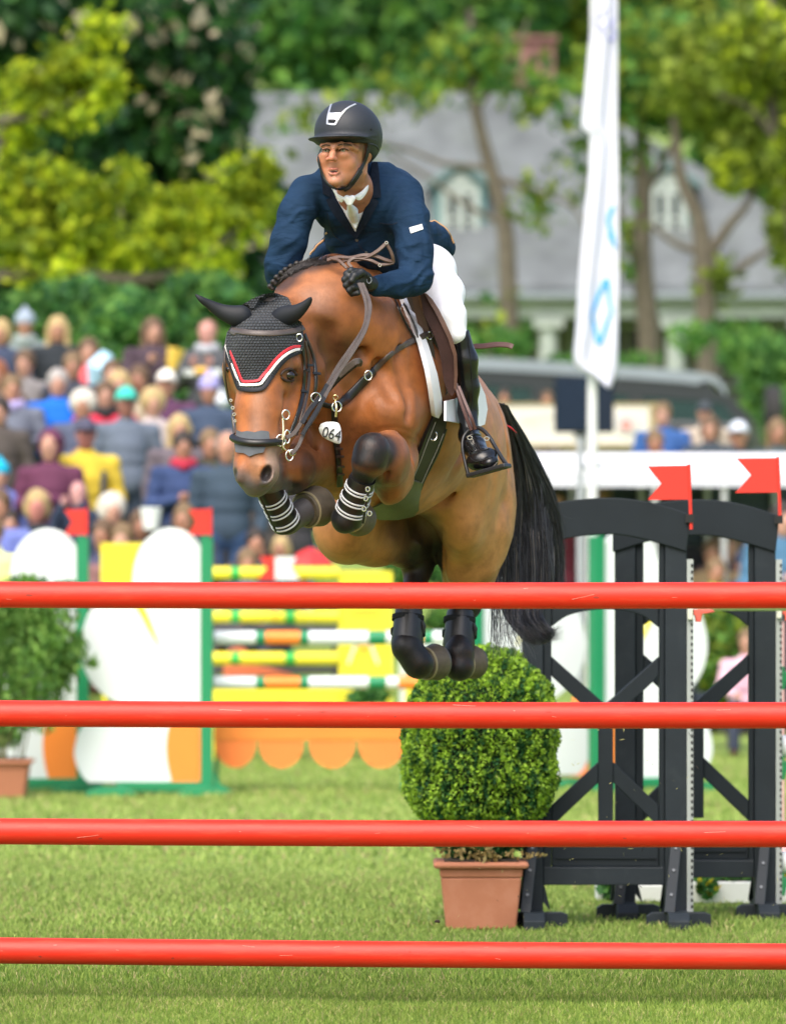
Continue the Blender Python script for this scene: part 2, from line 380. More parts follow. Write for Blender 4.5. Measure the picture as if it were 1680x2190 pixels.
# ================================================================ SETTING
def ground_z(x, y):
    L = np.interp(y, [0, 45, 46, 48, 51, 54.5, 60, 80, 110, 200, 600], [0, 0, .72, .95, 1.55, 2.2, 2.5, 2.6, 3.2, 9, 60])
    Rr = np.interp(y, [0, 56, 60, 68, 80, 110, 200, 600], [0, 0, 2.3, 2.5, 2.6, 3.2, 9, 60])
    t = ss(.6, 2.6, np.asarray(x, float)); return L * (1 - t) + Rr * t
def build_ground():
    xs = np.concatenate([np.linspace(-300, -12, 30), np.linspace(-11.5, 11.5, 93), np.linspace(12, 300, 30)])
    ys = np.concatenate([np.linspace(-30, 44, 80), np.linspace(44.25, 62, 72), np.linspace(63, 120, 40), np.linspace(130, 600, 30)])
    X, Y = np.meshgrid(xs, ys, indexing='ij'); Z = ground_z(X, Y)
    Z = Z + .012 * np.sin(X * 1.3 + Y * .7) * np.sin(Y * .9)
    n, m = X.shape; V = np.stack([X, Y, Z], -1).reshape(-1, 3); i = (np.arange(n - 1)[:, None] * m + np.arange(m - 1)).ravel()
    Q = np.stack([i, i + m, i + m + 1, i + 1], 1)
    m_ = bpy.data.materials.new('turf'); m_.use_nodes = True; nt = m_.node_tree; N = nt.nodes; L = nt.links; b = N['Principled BSDF']
    tc = N.new('ShaderNodeTexCoord')
    def noise(s, d=6):
        q = N.new('ShaderNodeTexNoise'); q.inputs['Scale'].default_value = s; q.inputs['Detail'].default_value = d; q.inputs['Roughness'].default_value = .65; L.new(tc.outputs['Object'], q.inputs['Vector']); return q
    a, c = noise(1.1), noise(14, 8); r1 = N.new('ShaderNodeValToRGB'); r1.color_ramp.elements[0].color = (.15, .235, .05, 1); r1.color_ramp.elements[1].color = (.3, .4, .1, 1)
    r1.color_ramp.elements[0].position = .3; r1.color_ramp.elements[1].position = .7; L.new(a.outputs[0], r1.inputs[0])
    mx = N.new('ShaderNodeMix'); mx.data_type = 'RGBA'; r2 = N.new('ShaderNodeMapRange'); r2.inputs[1].default_value = .4; r2.inputs[2].default_value = .75; r2.inputs[4].default_value = .75; L.new(c.outputs[0], r2.inputs[0]); L.new(r2.outputs[0], mx.inputs[0])
    L.new(r1.outputs[0], mx.inputs[6]); mx.inputs[7].default_value = (.09, .13, .03, 1); L.new(mx.outputs[2], b.inputs['Base Color'])
    b.inputs['Roughness'].default_value = .9; b.inputs['Specular IOR Level'].default_value = .2
    bp = N.new('ShaderNodeBump'); bp.inputs['Distance'].default_value = .02; L.new(c.outputs[0], bp.inputs['Height']); L.new(bp.outputs[0], b.inputs['Normal'])
    o = obj('ground', np_mesh('ground', V, Q), m_); tag(o, 'mown green turf of the show arena rising to a bank behind', None, None, 'structure')
build_ground()

def build_grass():
    rs = np.random.RandomState(3); parts = []
    for (y0, y1, dens, h, w) in ((17.6, 20.2, 17000, .026, .0034), (20.2, 23.5, 7500, .028, .005), (23.5, 29, 2600, .03, .009), (29, 45.5, 800, .034, .017)):
        hw = 1700 / 2 / F * 1.5; n = int(dens * (y1 - y0) * (y0 + y1) * hw)
        y = y0 + (y1 - y0) * rs.rand(n); x = (rs.rand(n) * 2 - 1) * hw * y
        cl = vnoise(np.stack([x, y, y * 0], 1), 3.2, 5); keep = rs.rand(n) < .72 + .3 * cl; x, y, cl = x[keep], y[keep], cl[keep]; n = len(x)
        z = ground_z(x, y) + .012 * np.sin(x * 1.3 + y * .7) * np.sin(y * .9) - .002
        a = rs.rand(n) * 6.283; ln = h * (.55 + .8 * rs.rand(n)) * (1 + .25 * cl); lean = ln * rs.rand(n) * .9; la = rs.rand(n) * 6.283
        ww = w * (.6 + .8 * rs.rand(n)); dx, dy = np.cos(a) * ww / 2, np.sin(a) * ww / 2
        V = np.zeros((n, 5, 3)); mx, my = x + np.cos(la) * lean * .3, y + np.sin(la) * lean * .3
        V[:, 0] = np.stack([x - dx, y - dy, z], 1); V[:, 1] = np.stack([x + dx, y + dy, z], 1)
        V[:, 2] = np.stack([mx + dx * .8, my + dy * .8, z + ln * .55], 1); V[:, 3] = np.stack([mx - dx * .8, my - dy * .8, z + ln * .55], 1)
        V[:, 4] = np.stack([x + np.cos(la) * lean, y + np.sin(la) * lean, z + ln * .95], 1)
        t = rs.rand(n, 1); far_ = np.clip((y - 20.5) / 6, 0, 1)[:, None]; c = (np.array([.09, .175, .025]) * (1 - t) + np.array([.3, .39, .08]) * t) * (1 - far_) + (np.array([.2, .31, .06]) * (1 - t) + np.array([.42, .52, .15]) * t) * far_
        dry = rs.rand(n) < .1 + .06 * cl; c[dry] = np.array([.42, .38, .17]) * (.7 + .5 * rs.rand(dry.sum(), 1))
        c *= (1 + .18 * vnoise(np.stack([x, y, y * 0], 1), 1.1, 9))[:, None]
        parts.append((V.reshape(-1, 3), n, np.repeat(c, 5, 0)))
    V = np.concatenate([p[0] for p in parts]); n = sum(p[1] for p in parts); C = np.concatenate([p[2] for p in parts])
    b = np.arange(n)[:, None] * 5
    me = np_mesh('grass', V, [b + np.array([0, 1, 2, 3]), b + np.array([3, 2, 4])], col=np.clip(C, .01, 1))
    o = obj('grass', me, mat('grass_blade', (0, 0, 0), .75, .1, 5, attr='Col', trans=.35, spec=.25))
    tag(o, 'short mown grass blades with dry straw coloured ones among them', None, None, 'stuff')
build_grass()

# ---------------------------------------------------------------- foliage
def leaf_mesh(name, blobs, size, cols, seed=1, aspect=1.6, droop=0.0, cluster=0.0, clump_var=.22, shell=.55):
    """blobs: (centre, radii, count). Leaves fill each blob, denser to its skin; colour varies by clump and by leaf"""
    rs = np.random.RandomState(seed); P = []; K = []
    for j, (c, r, n) in enumerate(blobs):
        n = int(n); d = rs.normal(size=(n, 3)); d /= np.linalg.norm(d, axis=1)[:, None]; rad = (shell + (1 - shell) * rs.rand(n)) ** .8
        rad *= 1 + .22 * vnoise(d, 3.0, seed * 7 + j)
        p = np.array(c) + d * rad[:, None] * np.array(r)
        if cluster: 
            k = rs.randint(0, max(2, n // 14), n); cc = p[k % n]; p = cc + rs.normal(size=(n, 3)) * cluster
        P.append(p); K.append(np.full(n, j))
    P = np.concatenate(P); K = np.concatenate(K); n = len(P)
    a = rs.normal(size=(n, 3)); a /= np.linalg.norm(a, axis=1)[:, None]; a[:, 2] -= droop; b = np.cross(a, rs.normal(size=(n, 3))); b /= np.linalg.norm(b, axis=1)[:, None]
    s = size * (.6 + .8 * rs.rand(n))[:, None]; nn = np.cross(a, b)
    V = np.stack([P - a * s * .5 * aspect, P + b * s * .5 + nn * s * .12, P + a * s * .5 * aspect, P - b * s * .5 + nn * s * .12], 1).reshape(-1, 3)
    c = np.array(cols)[rs.randint(0, len(cols), n)] * (1 + clump_var * vnoise(P, 1.1 / max(size, .03) * .16, seed))[:, None] * (.8 + .4 * rs.rand(n, 1))
    q = np.arange(n)[:, None] * 4
    return np_mesh(name, V, [q + np.array([0, 1, 2]), q + np.array([0, 2, 3])], smooth=False, col=np.repeat(np.clip(c, .004, 1), 4, 0))
def leafmat(): return mat('leaf', (0, 0, 0), .6, .12, 3, attr='Col', trans=.42, spec=.3)
def barkmat(): return mat('bark', (.11, .095, .07), .9, .25, 6, bump=.01, bscale=25)
def tree(label, base, blobs, limbs, leaf, cols, seed, group=None, blossom=None, cat='tree', name='tree', **kw):
    """limbs: list of polylines [(vx,vy,d,r)...]; blobs in grid coords ((vx,vy,d),(rx,ry in grid units, rd in metres),n)"""
    root = empty(name, base, label, cat, group)
    tk = MB()
    for l in limbs:
        P = [tuple(W(*p[:3])) + (p[3],) for p in l]; P = spline(P, 4); tk.tube([p[:3] for p in P], [p[3] for p in P], 8)
    if limbs: tk.build('trunk', barkmat(), root, smooth=True)
    B = [(tuple(W(*c)), (r[0] * c[2] / F, r[2], r[1] * c[2] / F), n) for c, r, n in blobs]
    obj('crown', leaf_mesh('crown', B, leaf, cols, seed, **kw), leafmat(), root)
    if blossom:
        B2 = [(c, tuple(q * 1.02 for q in r), n * blossom) for c, r, n in B]
        obj('blossom', leaf_mesh('blossom', B2, leaf * 1.35, [(.5, .44, .3), (.55, .48, .38)], seed + 50, shell=.9, aspect=1.3), leafmat(), root)
    return root
DARK = [(.015, .055, .024), (.028, .095, .03), (.05, .15, .03)]
MID = [(.04, .13, .04), (.06, .19, .05), (.11, .26, .05)]
LIME = [(.38, .48, .02), (.5, .58, .025), (.15, .25, .02), (.26, .37, .02)]
OLIVE = [(.11, .17, .02), (.19, .27, .03), (.28, .36, .04)]
FRESH = [(.08, .22, .045), (.16, .33, .06), (.05, .15, .035)]
def bm(*a): return [((x, y, d), (rx, ry, rd), n) for x, y, d, rx, ry, rd, n in a]

# trees beyond the house filling the top of the picture
for i, (x, y, d, rx, ry, n, cl) in enumerate(((150, -60, 150, 330, 280, 5000, 0), (640, 20, 140, 260, 210, 5200, 1), (980, -10, 138, 270, 220, 5200, 1), (1330, 30, 142, 300, 260, 5200, 2), (1690, 60, 136, 280, 320, 5200, 2), (520, -200, 165, 300, 260, 3500, 1), (1150, -210, 160, 400, 220, 4200, 1))):
    cols = [DARK + MID, MID + FRESH, OLIVE + MID][cl]; b = W(x, HY, d); gz = float(ground_z(b.x, d))
    tree(['tall dark green tree rising behind the left edge of the roof', 'mid green tree whose crown fills the top above the slate roof', 'green tree beyond the roof ridge beside the brick chimney', 'olive green tree behind the tall banner at the top', 'broad olive tree in the upper right corner beyond the house', 'distant green tree peeping over the top left of the house', 'distant green tree behind the roof near the middle of the top edge'][i],
         (b.x, d, gz), bm((x, y, d, rx, ry, 3.0, n)), [[(x, HY - (gz - CH) * F / d, d, .35), (x + 15, y + 120, d, .25), (x, y, d, .1)]], .3, cols, 20 + i, 'trees beyond the house', shell=.25)
# dark flowering chestnut at the left
tree('large dark green chestnut tree with cream blossom on the left', (W(190, HY, 76).x, 76, 2.6),
     bm((120, 40, 76, 250, 190, 2.2, 5200), (390, 110, 76, 150, 200, 1.8, 4200), (430, 260, 76, 110, 130, 1.5, 2400), (210, 330, 76.5, 260, 190, 2, 4800), (60, 560, 77, 230, 150, 2, 3400), (330, 520, 77, 180, 130, 2, 3000), (520, 470, 77, 100, 120, 1.3, 1100), (180, 690, 77, 300, 90, 1.6, 2800), (480, 640, 77, 170, 90, 1.4, 1500)),
     [[(190, 1010, 76, .3), (200, 700, 76, .26), (180, 400, 76, .18), (200, 150, 76, .08)], [(195, 600, 76, .14), (330, 430, 76, .09), (450, 250, 76, .04)]], .16, DARK, 5, blossom=.03, shell=.25, clump_var=.5)
# yellow green tree in front of it
tree('bright yellow green tree with a long horizontal branch in front of the chestnut', (W(60, HY, 64).x, 64, 2.5),
     bm((215, 80, 64, 38, 38, .4, 374), (150, 150, 64, 55, 45, .5, 576), (222, 190, 64, 36, 60, .4, 446), (60, 180, 64, 60, 45, .5, 446), (110, 235, 64, 80, 38, .5, 576), (20, 290, 64.3, 60, 50, .5, 432), (20, 400, 64, 70, 70, .6, 648), (110, 400, 64, 55, 45, .5, 446), (60, 500, 64, 110, 70, .7, 1080), (190, 430, 64, 50, 45, .5, 403), (190, 520, 64, 80, 50, .6, 720), (270, 400, 64, 34, 40, .4, 273), (310, 530, 64, 75, 48, .6, 648), (345, 450, 64, 45, 45, .5, 403), (400, 500, 64, 50, 50, .5, 446), (440, 560, 64, 60, 40, .5, 374), (455, 450, 64, 40, 36, .4, 302), (520, 390, 64, 45, 42, .4, 345), (565, 360, 64, 28, 30, .3, 172), (510, 470, 64, 55, 36, .5, 331), (120, 590, 64, 140, 32, .6, 648), (560, 430, 64, 34, 40, .4, 158)),
     [[(-60, 1000, 64, .2), (-40, 700, 64, .16), (-30, 450, 64, .12), (20, 250, 64, .05), (80, 240, 64, .03)], [(-50, 600, 63.8, .09), (110, 582, 63.8, .08), (260, 598, 63.8, .07), (400, 575, 63.8, .04), (520, 480, 63.8, .02)], [(-20, 260, 63.8, .05), (90, 245, 63.8, .04), (200, 190, 63.8, .02)]], .085, LIME, 8, shell=.1, cluster=.09, clump_var=.5)
# bushes behind the crowd
tree('green bush directly behind the standing spectators on the left', (W(300, HY, 59).x, 59, 2.4),
     bm((300, 720, 59, 150, 90, 1, 3200), (430, 660, 60, 110, 70, 1, 1800), (180, 660, 60, 140, 60, 1, 2000), (60, 720, 60, 110, 90, 1, 2000), (380, 820, 58.5, 130, 90, .8, 2600), (470, 760, 60, 90, 80, .9, 1500)), [[(300, 1000, 59, .06), (310, 800, 59, .04), (320, 700, 59, .02)]], .1, FRESH + MID, 11, cat='bush', name='bush', shell=.3)
# trees standing before the house
def thin(label, trunk, extra, blobs, cols, seed, d, size=.16, **kw):
    x0, y0 = trunk[0][:2]; b = W(x0, y0, d)
    tree(label, (b.x, d, b.z), bm(*blobs), [[(p[0], p[1], d, p[2]) for p in trunk]] + [[(p[0], p[1], d, p[2]) for p in e] for e in extra], size, cols, seed, 'slender trees in front of the grey house', **kw)
thin('slender bare trunked tree left of the banner in front of the dormer', [(1092, 830, .17), (1088, 700, .16), (1078, 480, .14), (1040, 330, .11), (1012, 200, .09), (1005, 20, .05)],
     [[(1050, 360, .06), (950, 350, .045), (870, 320, .03), (760, 300, .02)], [(1078, 480, .06), (1000, 440, .04), (900, 370, .03), (830, 330, .02)], [(1050, 380, .06), (1120, 400, .045), (1220, 440, .03), (1260, 500, .02)], [(1020, 230, .05), (1080, 150, .04), (1130, 40, .02)]],
     ((1010, 130, 95, 130, 90, 1.2, 420), (880, 190, 95, 160, 80, 1.2, 150), (1150, 430, 95, 80, 90, 1, 60), (760, 300, 95, 110, 110, 1, 90), (1080, 700, 95, 60, 120, .8, 60), (1160, 200, 95, 110, 90, 1, 190), (650, 250, 95, 110, 100, 1, 60)), FRESH + OLIVE, 31, 95, shell=.05)
thin('dark double trunked tree just right of the white banner', [(1395, 850, .2), (1385, 700, .19), (1372, 560, .17), (1375, 420, .14), (1368, 260, .1), (1375, 90, .06)],
     [[(1372, 600, .08), (1330, 470, .06), (1290, 380, .03)], [(1375, 420, .07), (1440, 300, .05), (1480, 180, .03)]],
     ((1380, 150, 96, 160, 130, 1.3, 1500), (1300, 330, 96, 130, 110, 1, 200), (1500, 240, 96, 120, 80, 1, 380), (1340, 520, 96, 50, 120, 1, 40)), OLIVE + FRESH, 32, 96, shell=.1)
thin('forked tree with spreading limbs in front of the right dormer', [(1515, 850, .19), (1508, 700, .18), (1505, 560, .17), (1490, 460, .13), (1455, 380, .1), (1440, 250, .06)],
     [[(1505, 560, .1), (1560, 480, .08), (1600, 430, .06), (1660, 300, .04)], [(1510, 620, .08), (1600, 560, .06), (1680, 510, .03)], [(1500, 540, .07), (1440, 520, .05), (1380, 470, .03)]],
     ((1560, 160, 93, 170, 130, 1.3, 2300), (1620, 280, 93, 120, 120, 1, 1300), (1580, 330, 93, 50, 45, .8, 400), (1690, 480, 93, 60, 120, .8, 420), (1530, 600, 93, 60, 60, .6, 90)), OLIVE, 33, 93, shell=.1)
thin('olive leafed tree at the right edge of the picture', [(1740, 900, .16), (1720, 600, .14), (1660, 300, .1), (1640, 120, .07), (1650, -40, .04)],
     [[(1660, 300, .05), (1600, 230, .04), (1530, 200, .02)], [(1650, 210, .05), (1700, 120, .03)]],
     ((1650, 120, 88, 150, 110, 1.2, 1700), (1560, 370, 88, 45, 45, .6, 420), (1700, 330, 88, 60, 140, .8, 800)), OLIVE + LIME[:1], 34, 88, shell=.15)
tree('light green bushes beside the parked off road vehicle on the right', (W(1640, HY, 84).x, 84, 2.6),
     bm((1650, 820, 84, 80, 110, 1.2, 1500), (1600, 740, 86, 70, 60, 1, 400), (1690, 900, 82, 70, 70, .8, 800), (1500, 720, 88, 80, 40, .8, 100)), [[(1640, 990, 84, .07), (1645, 820, 84, .04)]], .13, FRESH, 36, cat='bush', name='bush', shell=.2)
tree('low bushes on the lawn before the house porch', (W(1120, HY, 90).x, 90, 2.8),
     bm((1090, 730, 90, 60, 40, .8, 110), (1000, 740, 90, 50, 45, .8, 110), (1290, 770, 90, 130, 22, .8, 160)), [[(1100, 960, 90, .05), (1095, 760, 90, .03)]], .14, FRESH, 37, cat='bush', name='bush', shell=.2)

# ---------------------------------------------------------------- house
def house():
    D = 108.0; g = 3.2
    def X(v): return (v - 840) * D / F
    def Z(v): return CH - (v - HY) * D / F
    root = empty('house', (X(1000), D + 4, g), 'long grey slate roofed house with two dormers and a white columned porch', 'house')
    slate = mat('slate', (.125, .14, .145), .85, .35, 1.4, bump=.01, bscale=8, dirt=(.1, .12, .09), dirt_scale=.8, dirt_amt=.6, spec=.25)
    wall = mat('house_wall', (.15, .17, .14), .9, .2, 2); white = mat('white_trim', (.33, .38, .35), .7, .15, 3, dirt=(.15, .18, .15), dirt_scale=2); teal = mat('teal_trim', (.1, .2, .2), .6, .1, 3); dark = mat('window_dark', (.03, .04, .045), .15, .2, 2, spec=.6)
    x0, x1 = X(400), X(1900); ze, zr = Z(612), Z(165); yb = D + 3.6
    w = MB(); w.box(x0 + .4, x1 - .4, D + .6, D + 8, g - .3, ze + .02); w.build('wall', wall, root)
    r = MB(); rx0, rx1 = X(520), X(1230); e0, e1 = x0 - .3, x1 + .3; y0, y1 = D - .3, D + 8.6
    vs = [(e0, y0, ze), (e1, y0, ze), (e1, y1, ze), (e0, y1, ze), (rx0, yb, zr), (rx1, yb, zr), (e0, y0, ze - .15), (e1, y0, ze - .15), (e1, y1, ze - .15), (e0, y1, ze - .15)]
    r.add(vs, [(0, 1, 5, 4), (1, 2, 5), (2, 3, 4, 5), (3, 0, 4), (6, 7, 1, 0), (7, 8, 2, 1), (8, 9, 3, 2), (9, 6, 0, 3), (9, 8, 7, 6)]); roof = r.build('roof', slate, root)
    c = MB(); c.box(X(1085), X(1200), yb + .8, yb + 2.0, zr - 1.2, Z(40)); c.box(X(1078), X(1207), yb + .7, yb + 2.1, Z(40), Z(30)); c.build('chimney', mat('brick', (.2, .1, .09), .9, .3, 4), roof)
    f = MB(); f.box(e0, e1, D - .34, D - .16, ze - .42, ze - .153); f.build('fascia', mat('eave_dark', (.1, .12, .12), .8), root)
    # porch: beam, columns, roof edge
    p = MB(); p.box(X(700), X(1800), D - 2.2, D - 1.9, Z(690), Z(652)); p.build('porch_beam', white, root)
    q = MB(); q.add([(X(690), D - 2.5, Z(652)), (X(1810), D - 2.5, Z(652)), (X(1810), D + .6, Z(628)), (X(690), D + .6, Z(628)), (X(690), D - 2.5, Z(646)), (X(1810), D - 2.5, Z(646)), (X(1810), D + .6, Z(620)), (X(690), D + .6, Z(620))], [(0, 3, 2, 1), (4, 5, 6, 7), (0, 1, 5, 4), (1, 2, 6, 5), (2, 3, 7, 6), (3, 0, 4, 7)]); q.build('porch_roof', mat('porch_lead', (.2, .24, .24), .7), root)
    for v in (890, 1165, 1432, 1700):
        k = MB(); k.tube([(X(v), D - 2.05, g), (X(v), D - 2.05, Z(712))], [.2, .17], 14); k.box(X(v) - .28, X(v) + .28, D - 2.3, D - 1.8, Z(712), Z(692)); k.box(X(v) - .28, X(v) + .28, D - 2.32, D - 1.78, g - .1, g + .25); k.build('column', white, root, smooth=True)
    for v in (820, 1000, 1080, 1270, 1340, 1540, 1620):
        fr = MB(); a, b_ = X(v) - .45, X(v) + .45; zt, zb = Z(700), Z(820)
        fr.box(a, b_, D + .52, D + .6, zt, zt + .1); fr.box(a, b_, D + .52, D + .6, zb - .1, zb); fr.box(a, a + .09, D + .52, D + .6, zb, zt); fr.box(b_ - .09, b_, D + .52, D + .6, zb, zt); fr.box(X(v) - .03, X(v) + .03, D + .54, D + .6, zb, zt)
        fo = fr.build('window', mat('window_grey', (.3, .34, .32), .6), root); pn = MB(); pn.box(a + .09, b_ - .09, D + .57, D + .595, zb, zt); pn.build('pane', dark, fo)
    for v in (985, 1432):   # dormers
        cx = X(v); zt, zb, zp = Z(395), Z(528), Z(352); hw = .5
        yf = D + .9
        b = MB(); b.prism([(cx - hw, zb - .2), (cx + hw, zb - .2), (cx + hw, zt + .05), (cx, zp), (cx - hw, zt + .05)], yf, yb)
        do = b.build('dormer', teal, roof)
        r2 = MB(); r2.prism([(cx - hw - .14, zt - .02), (cx, zp + .02), (cx, zp + .14), (cx - hw - .14, zt + .12)], yf - .18, yb); r2.prism([(cx, zp + .02), (cx + hw + .14, zt - .02), (cx + hw + .14, zt + .12), (cx, zp + .14)], yf - .18, yb); r2.build('dormer_roof', mat('dormer_slate', (.13, .2, .2), .8, .2, 2), roof)
        t = MB(); t.prism([(cx - .34, zt + .02), (cx + .34, zt + .02), (cx, zp - .08)], yf - .06, yf - .002); t.build('gable_panel', white, roof)
        fr = MB(); a, b_ = cx - .36, cx + .36; y_ = yf - .09
        for bx in ((a, b_, zt - .12, zt), (a, b_, zb, zb + .14), (a, a + .14, zb + .14, zt - .12), (b_ - .14, b_, zb + .14, zt - .12), (cx - .075, cx + .075, zb + .14, zt - .12)): fr.box(bx[0], bx[1], y_, yf - .002, bx[2], bx[3])
        zm = (zt + zb) / 2
        for sx in (-1, 1):
            fr.box(cx + sx * .155 - .07, cx + sx * .155 + .07, y_ + .02, yf - .004, zm - .03, zm + .03)
        fo = fr.build('window', white, roof)
        pn = MB(); pn.box(a + .1, b_ - .1, yf - .04, yf - .02, zb + .05, zt - .05); pn.build('pane', dark, roof)
house()

# ---------------------------------------------------------------- parked off-road vehicle on the bank
def jeep():
    D = 75.0
    def X(v): return (v - 840) * D / F
    def Z(v): return CH - (v - HY) * D / F
    g = 2.62; root = empty('parked_car', (X(1250), D + .9, g), 'dark boxy off road vehicle parked behind the white hoarding with pale roof', 'car')
    paint = mat('car_paint', (.014, .02, .026), .35, .05, 3, coat=.2); y0, y1 = D, D + 1.9
    body = MB(); body.prism([(X(930), g + .45), (X(1606), g + .45), (X(1604), Z(935)), (X(1592), Z(905)), (X(950), Z(880)), (X(925), Z(900))], y0, y1); body.build('body', paint, root, bevel=.05)
    # upper cabin: frame pieces round the windows, so that the glass is seen through
    def frame(yy, s):
        f = MB(); a, b_ = (yy, yy + .06) if s > 0 else (yy - .06, yy)
        top = [(X(990), Z(790)), (X(1530), Z(836)), (X(1505), Z(812)), (X(1010), Z(766))]
        f.prism([(X(985), Z(818)), (X(1552), Z(862)), (X(1512), Z(816)), (X(1000), Z(768))], a, b_)
        for (u, v_, t) in ((968, 985, 34), (1128, 1140, 42), (1338, 1345, 40), (1578, 1530, 40)):
            f.prism([(X(u), Z(905)), (X(u + t), Z(905)), (X(v_ + t * .7), Z(800 + (v_ - 990) * .08)), (X(v_), Z(798 + (v_ - 990) * .08))], a + .003, b_ - .003)
        return f
    frame(y0 + .05, 1).build('window_frame', paint, root); frame(y1 - .05, -1).build('window_frame', paint, root)
    tp = spline([(975, 772), (1000, 764), (1100, 768), (1250, 777), (1400, 787), (1490, 796), (1530, 806), (1552, 832)], 4); rf = MB(); rf.prism([(X(x), Z(y)) for x, y in tp] + [(X(x), Z(y + 26 - 10 * (x > 1500))) for x, y in reversed(tp)], y0 + .02, y1 - .02); rf.build('roof', mat('car_roof', (.2, .24, .28), .4, .05, 3, coat=.4), root, smooth=True)
    for yy in (y0 + .06, y1 - .09):
        gl = MB(); gl.prism([(X(995), Z(900)), (X(1590), Z(910)), (X(1540), Z(842)), (X(1000), Z(797))], yy, yy + .02)
        gm = _mats.get('car_glass')
        if gm is None:
            gm = mat('car_glass', (.03, .06, .06), .15, .05, 3, spec=.12); b = gm.node_tree.nodes['Principled BSDF']; b.inputs['Alpha'].default_value = .78
        gl.build('window', gm, root)
    for sx in (1060, 1180, 1400):
        se = MB(); se.box(X(sx), X(sx) + .16, y0 + .3, y1 - .3, g + .5, Z(845)); se.build('seat', mat('seat_dark', (.03, .035, .04), .9), root, bevel=.04)
    for wx in (1050, 1500):
        for yy in (y0 + .02, y1 - .27):
            t = MB(); t.tube([(X(wx), yy, g + .36), (X(wx), yy + .25, g + .36)], .37, 24); wo = t.build('wheel', mat('tyre', (.02, .02, .02), .85), root, smooth=True)
            h = MB(); h.tube([(X(wx), yy - .01, g + .36), (X(wx), yy + .26, g + .36)], .2, 18); h.build('rim', mat('rim', (.4, .4, .42), .35, metal=.7), wo, smooth=True)
    sp = MB(); sp.tube([(X(1645), y0 + .95, g + .95), (X(1645) + .2, y0 + .95, g + .95)], .36, 24); sp.build('spare_wheel', mat('tyre', (.02, .02, .02), .85), root, smooth=True)
jeep()

# ---------------------------------------------------------------- lettering
RF = Matrix.Rotation(R(90), 3, 'X')

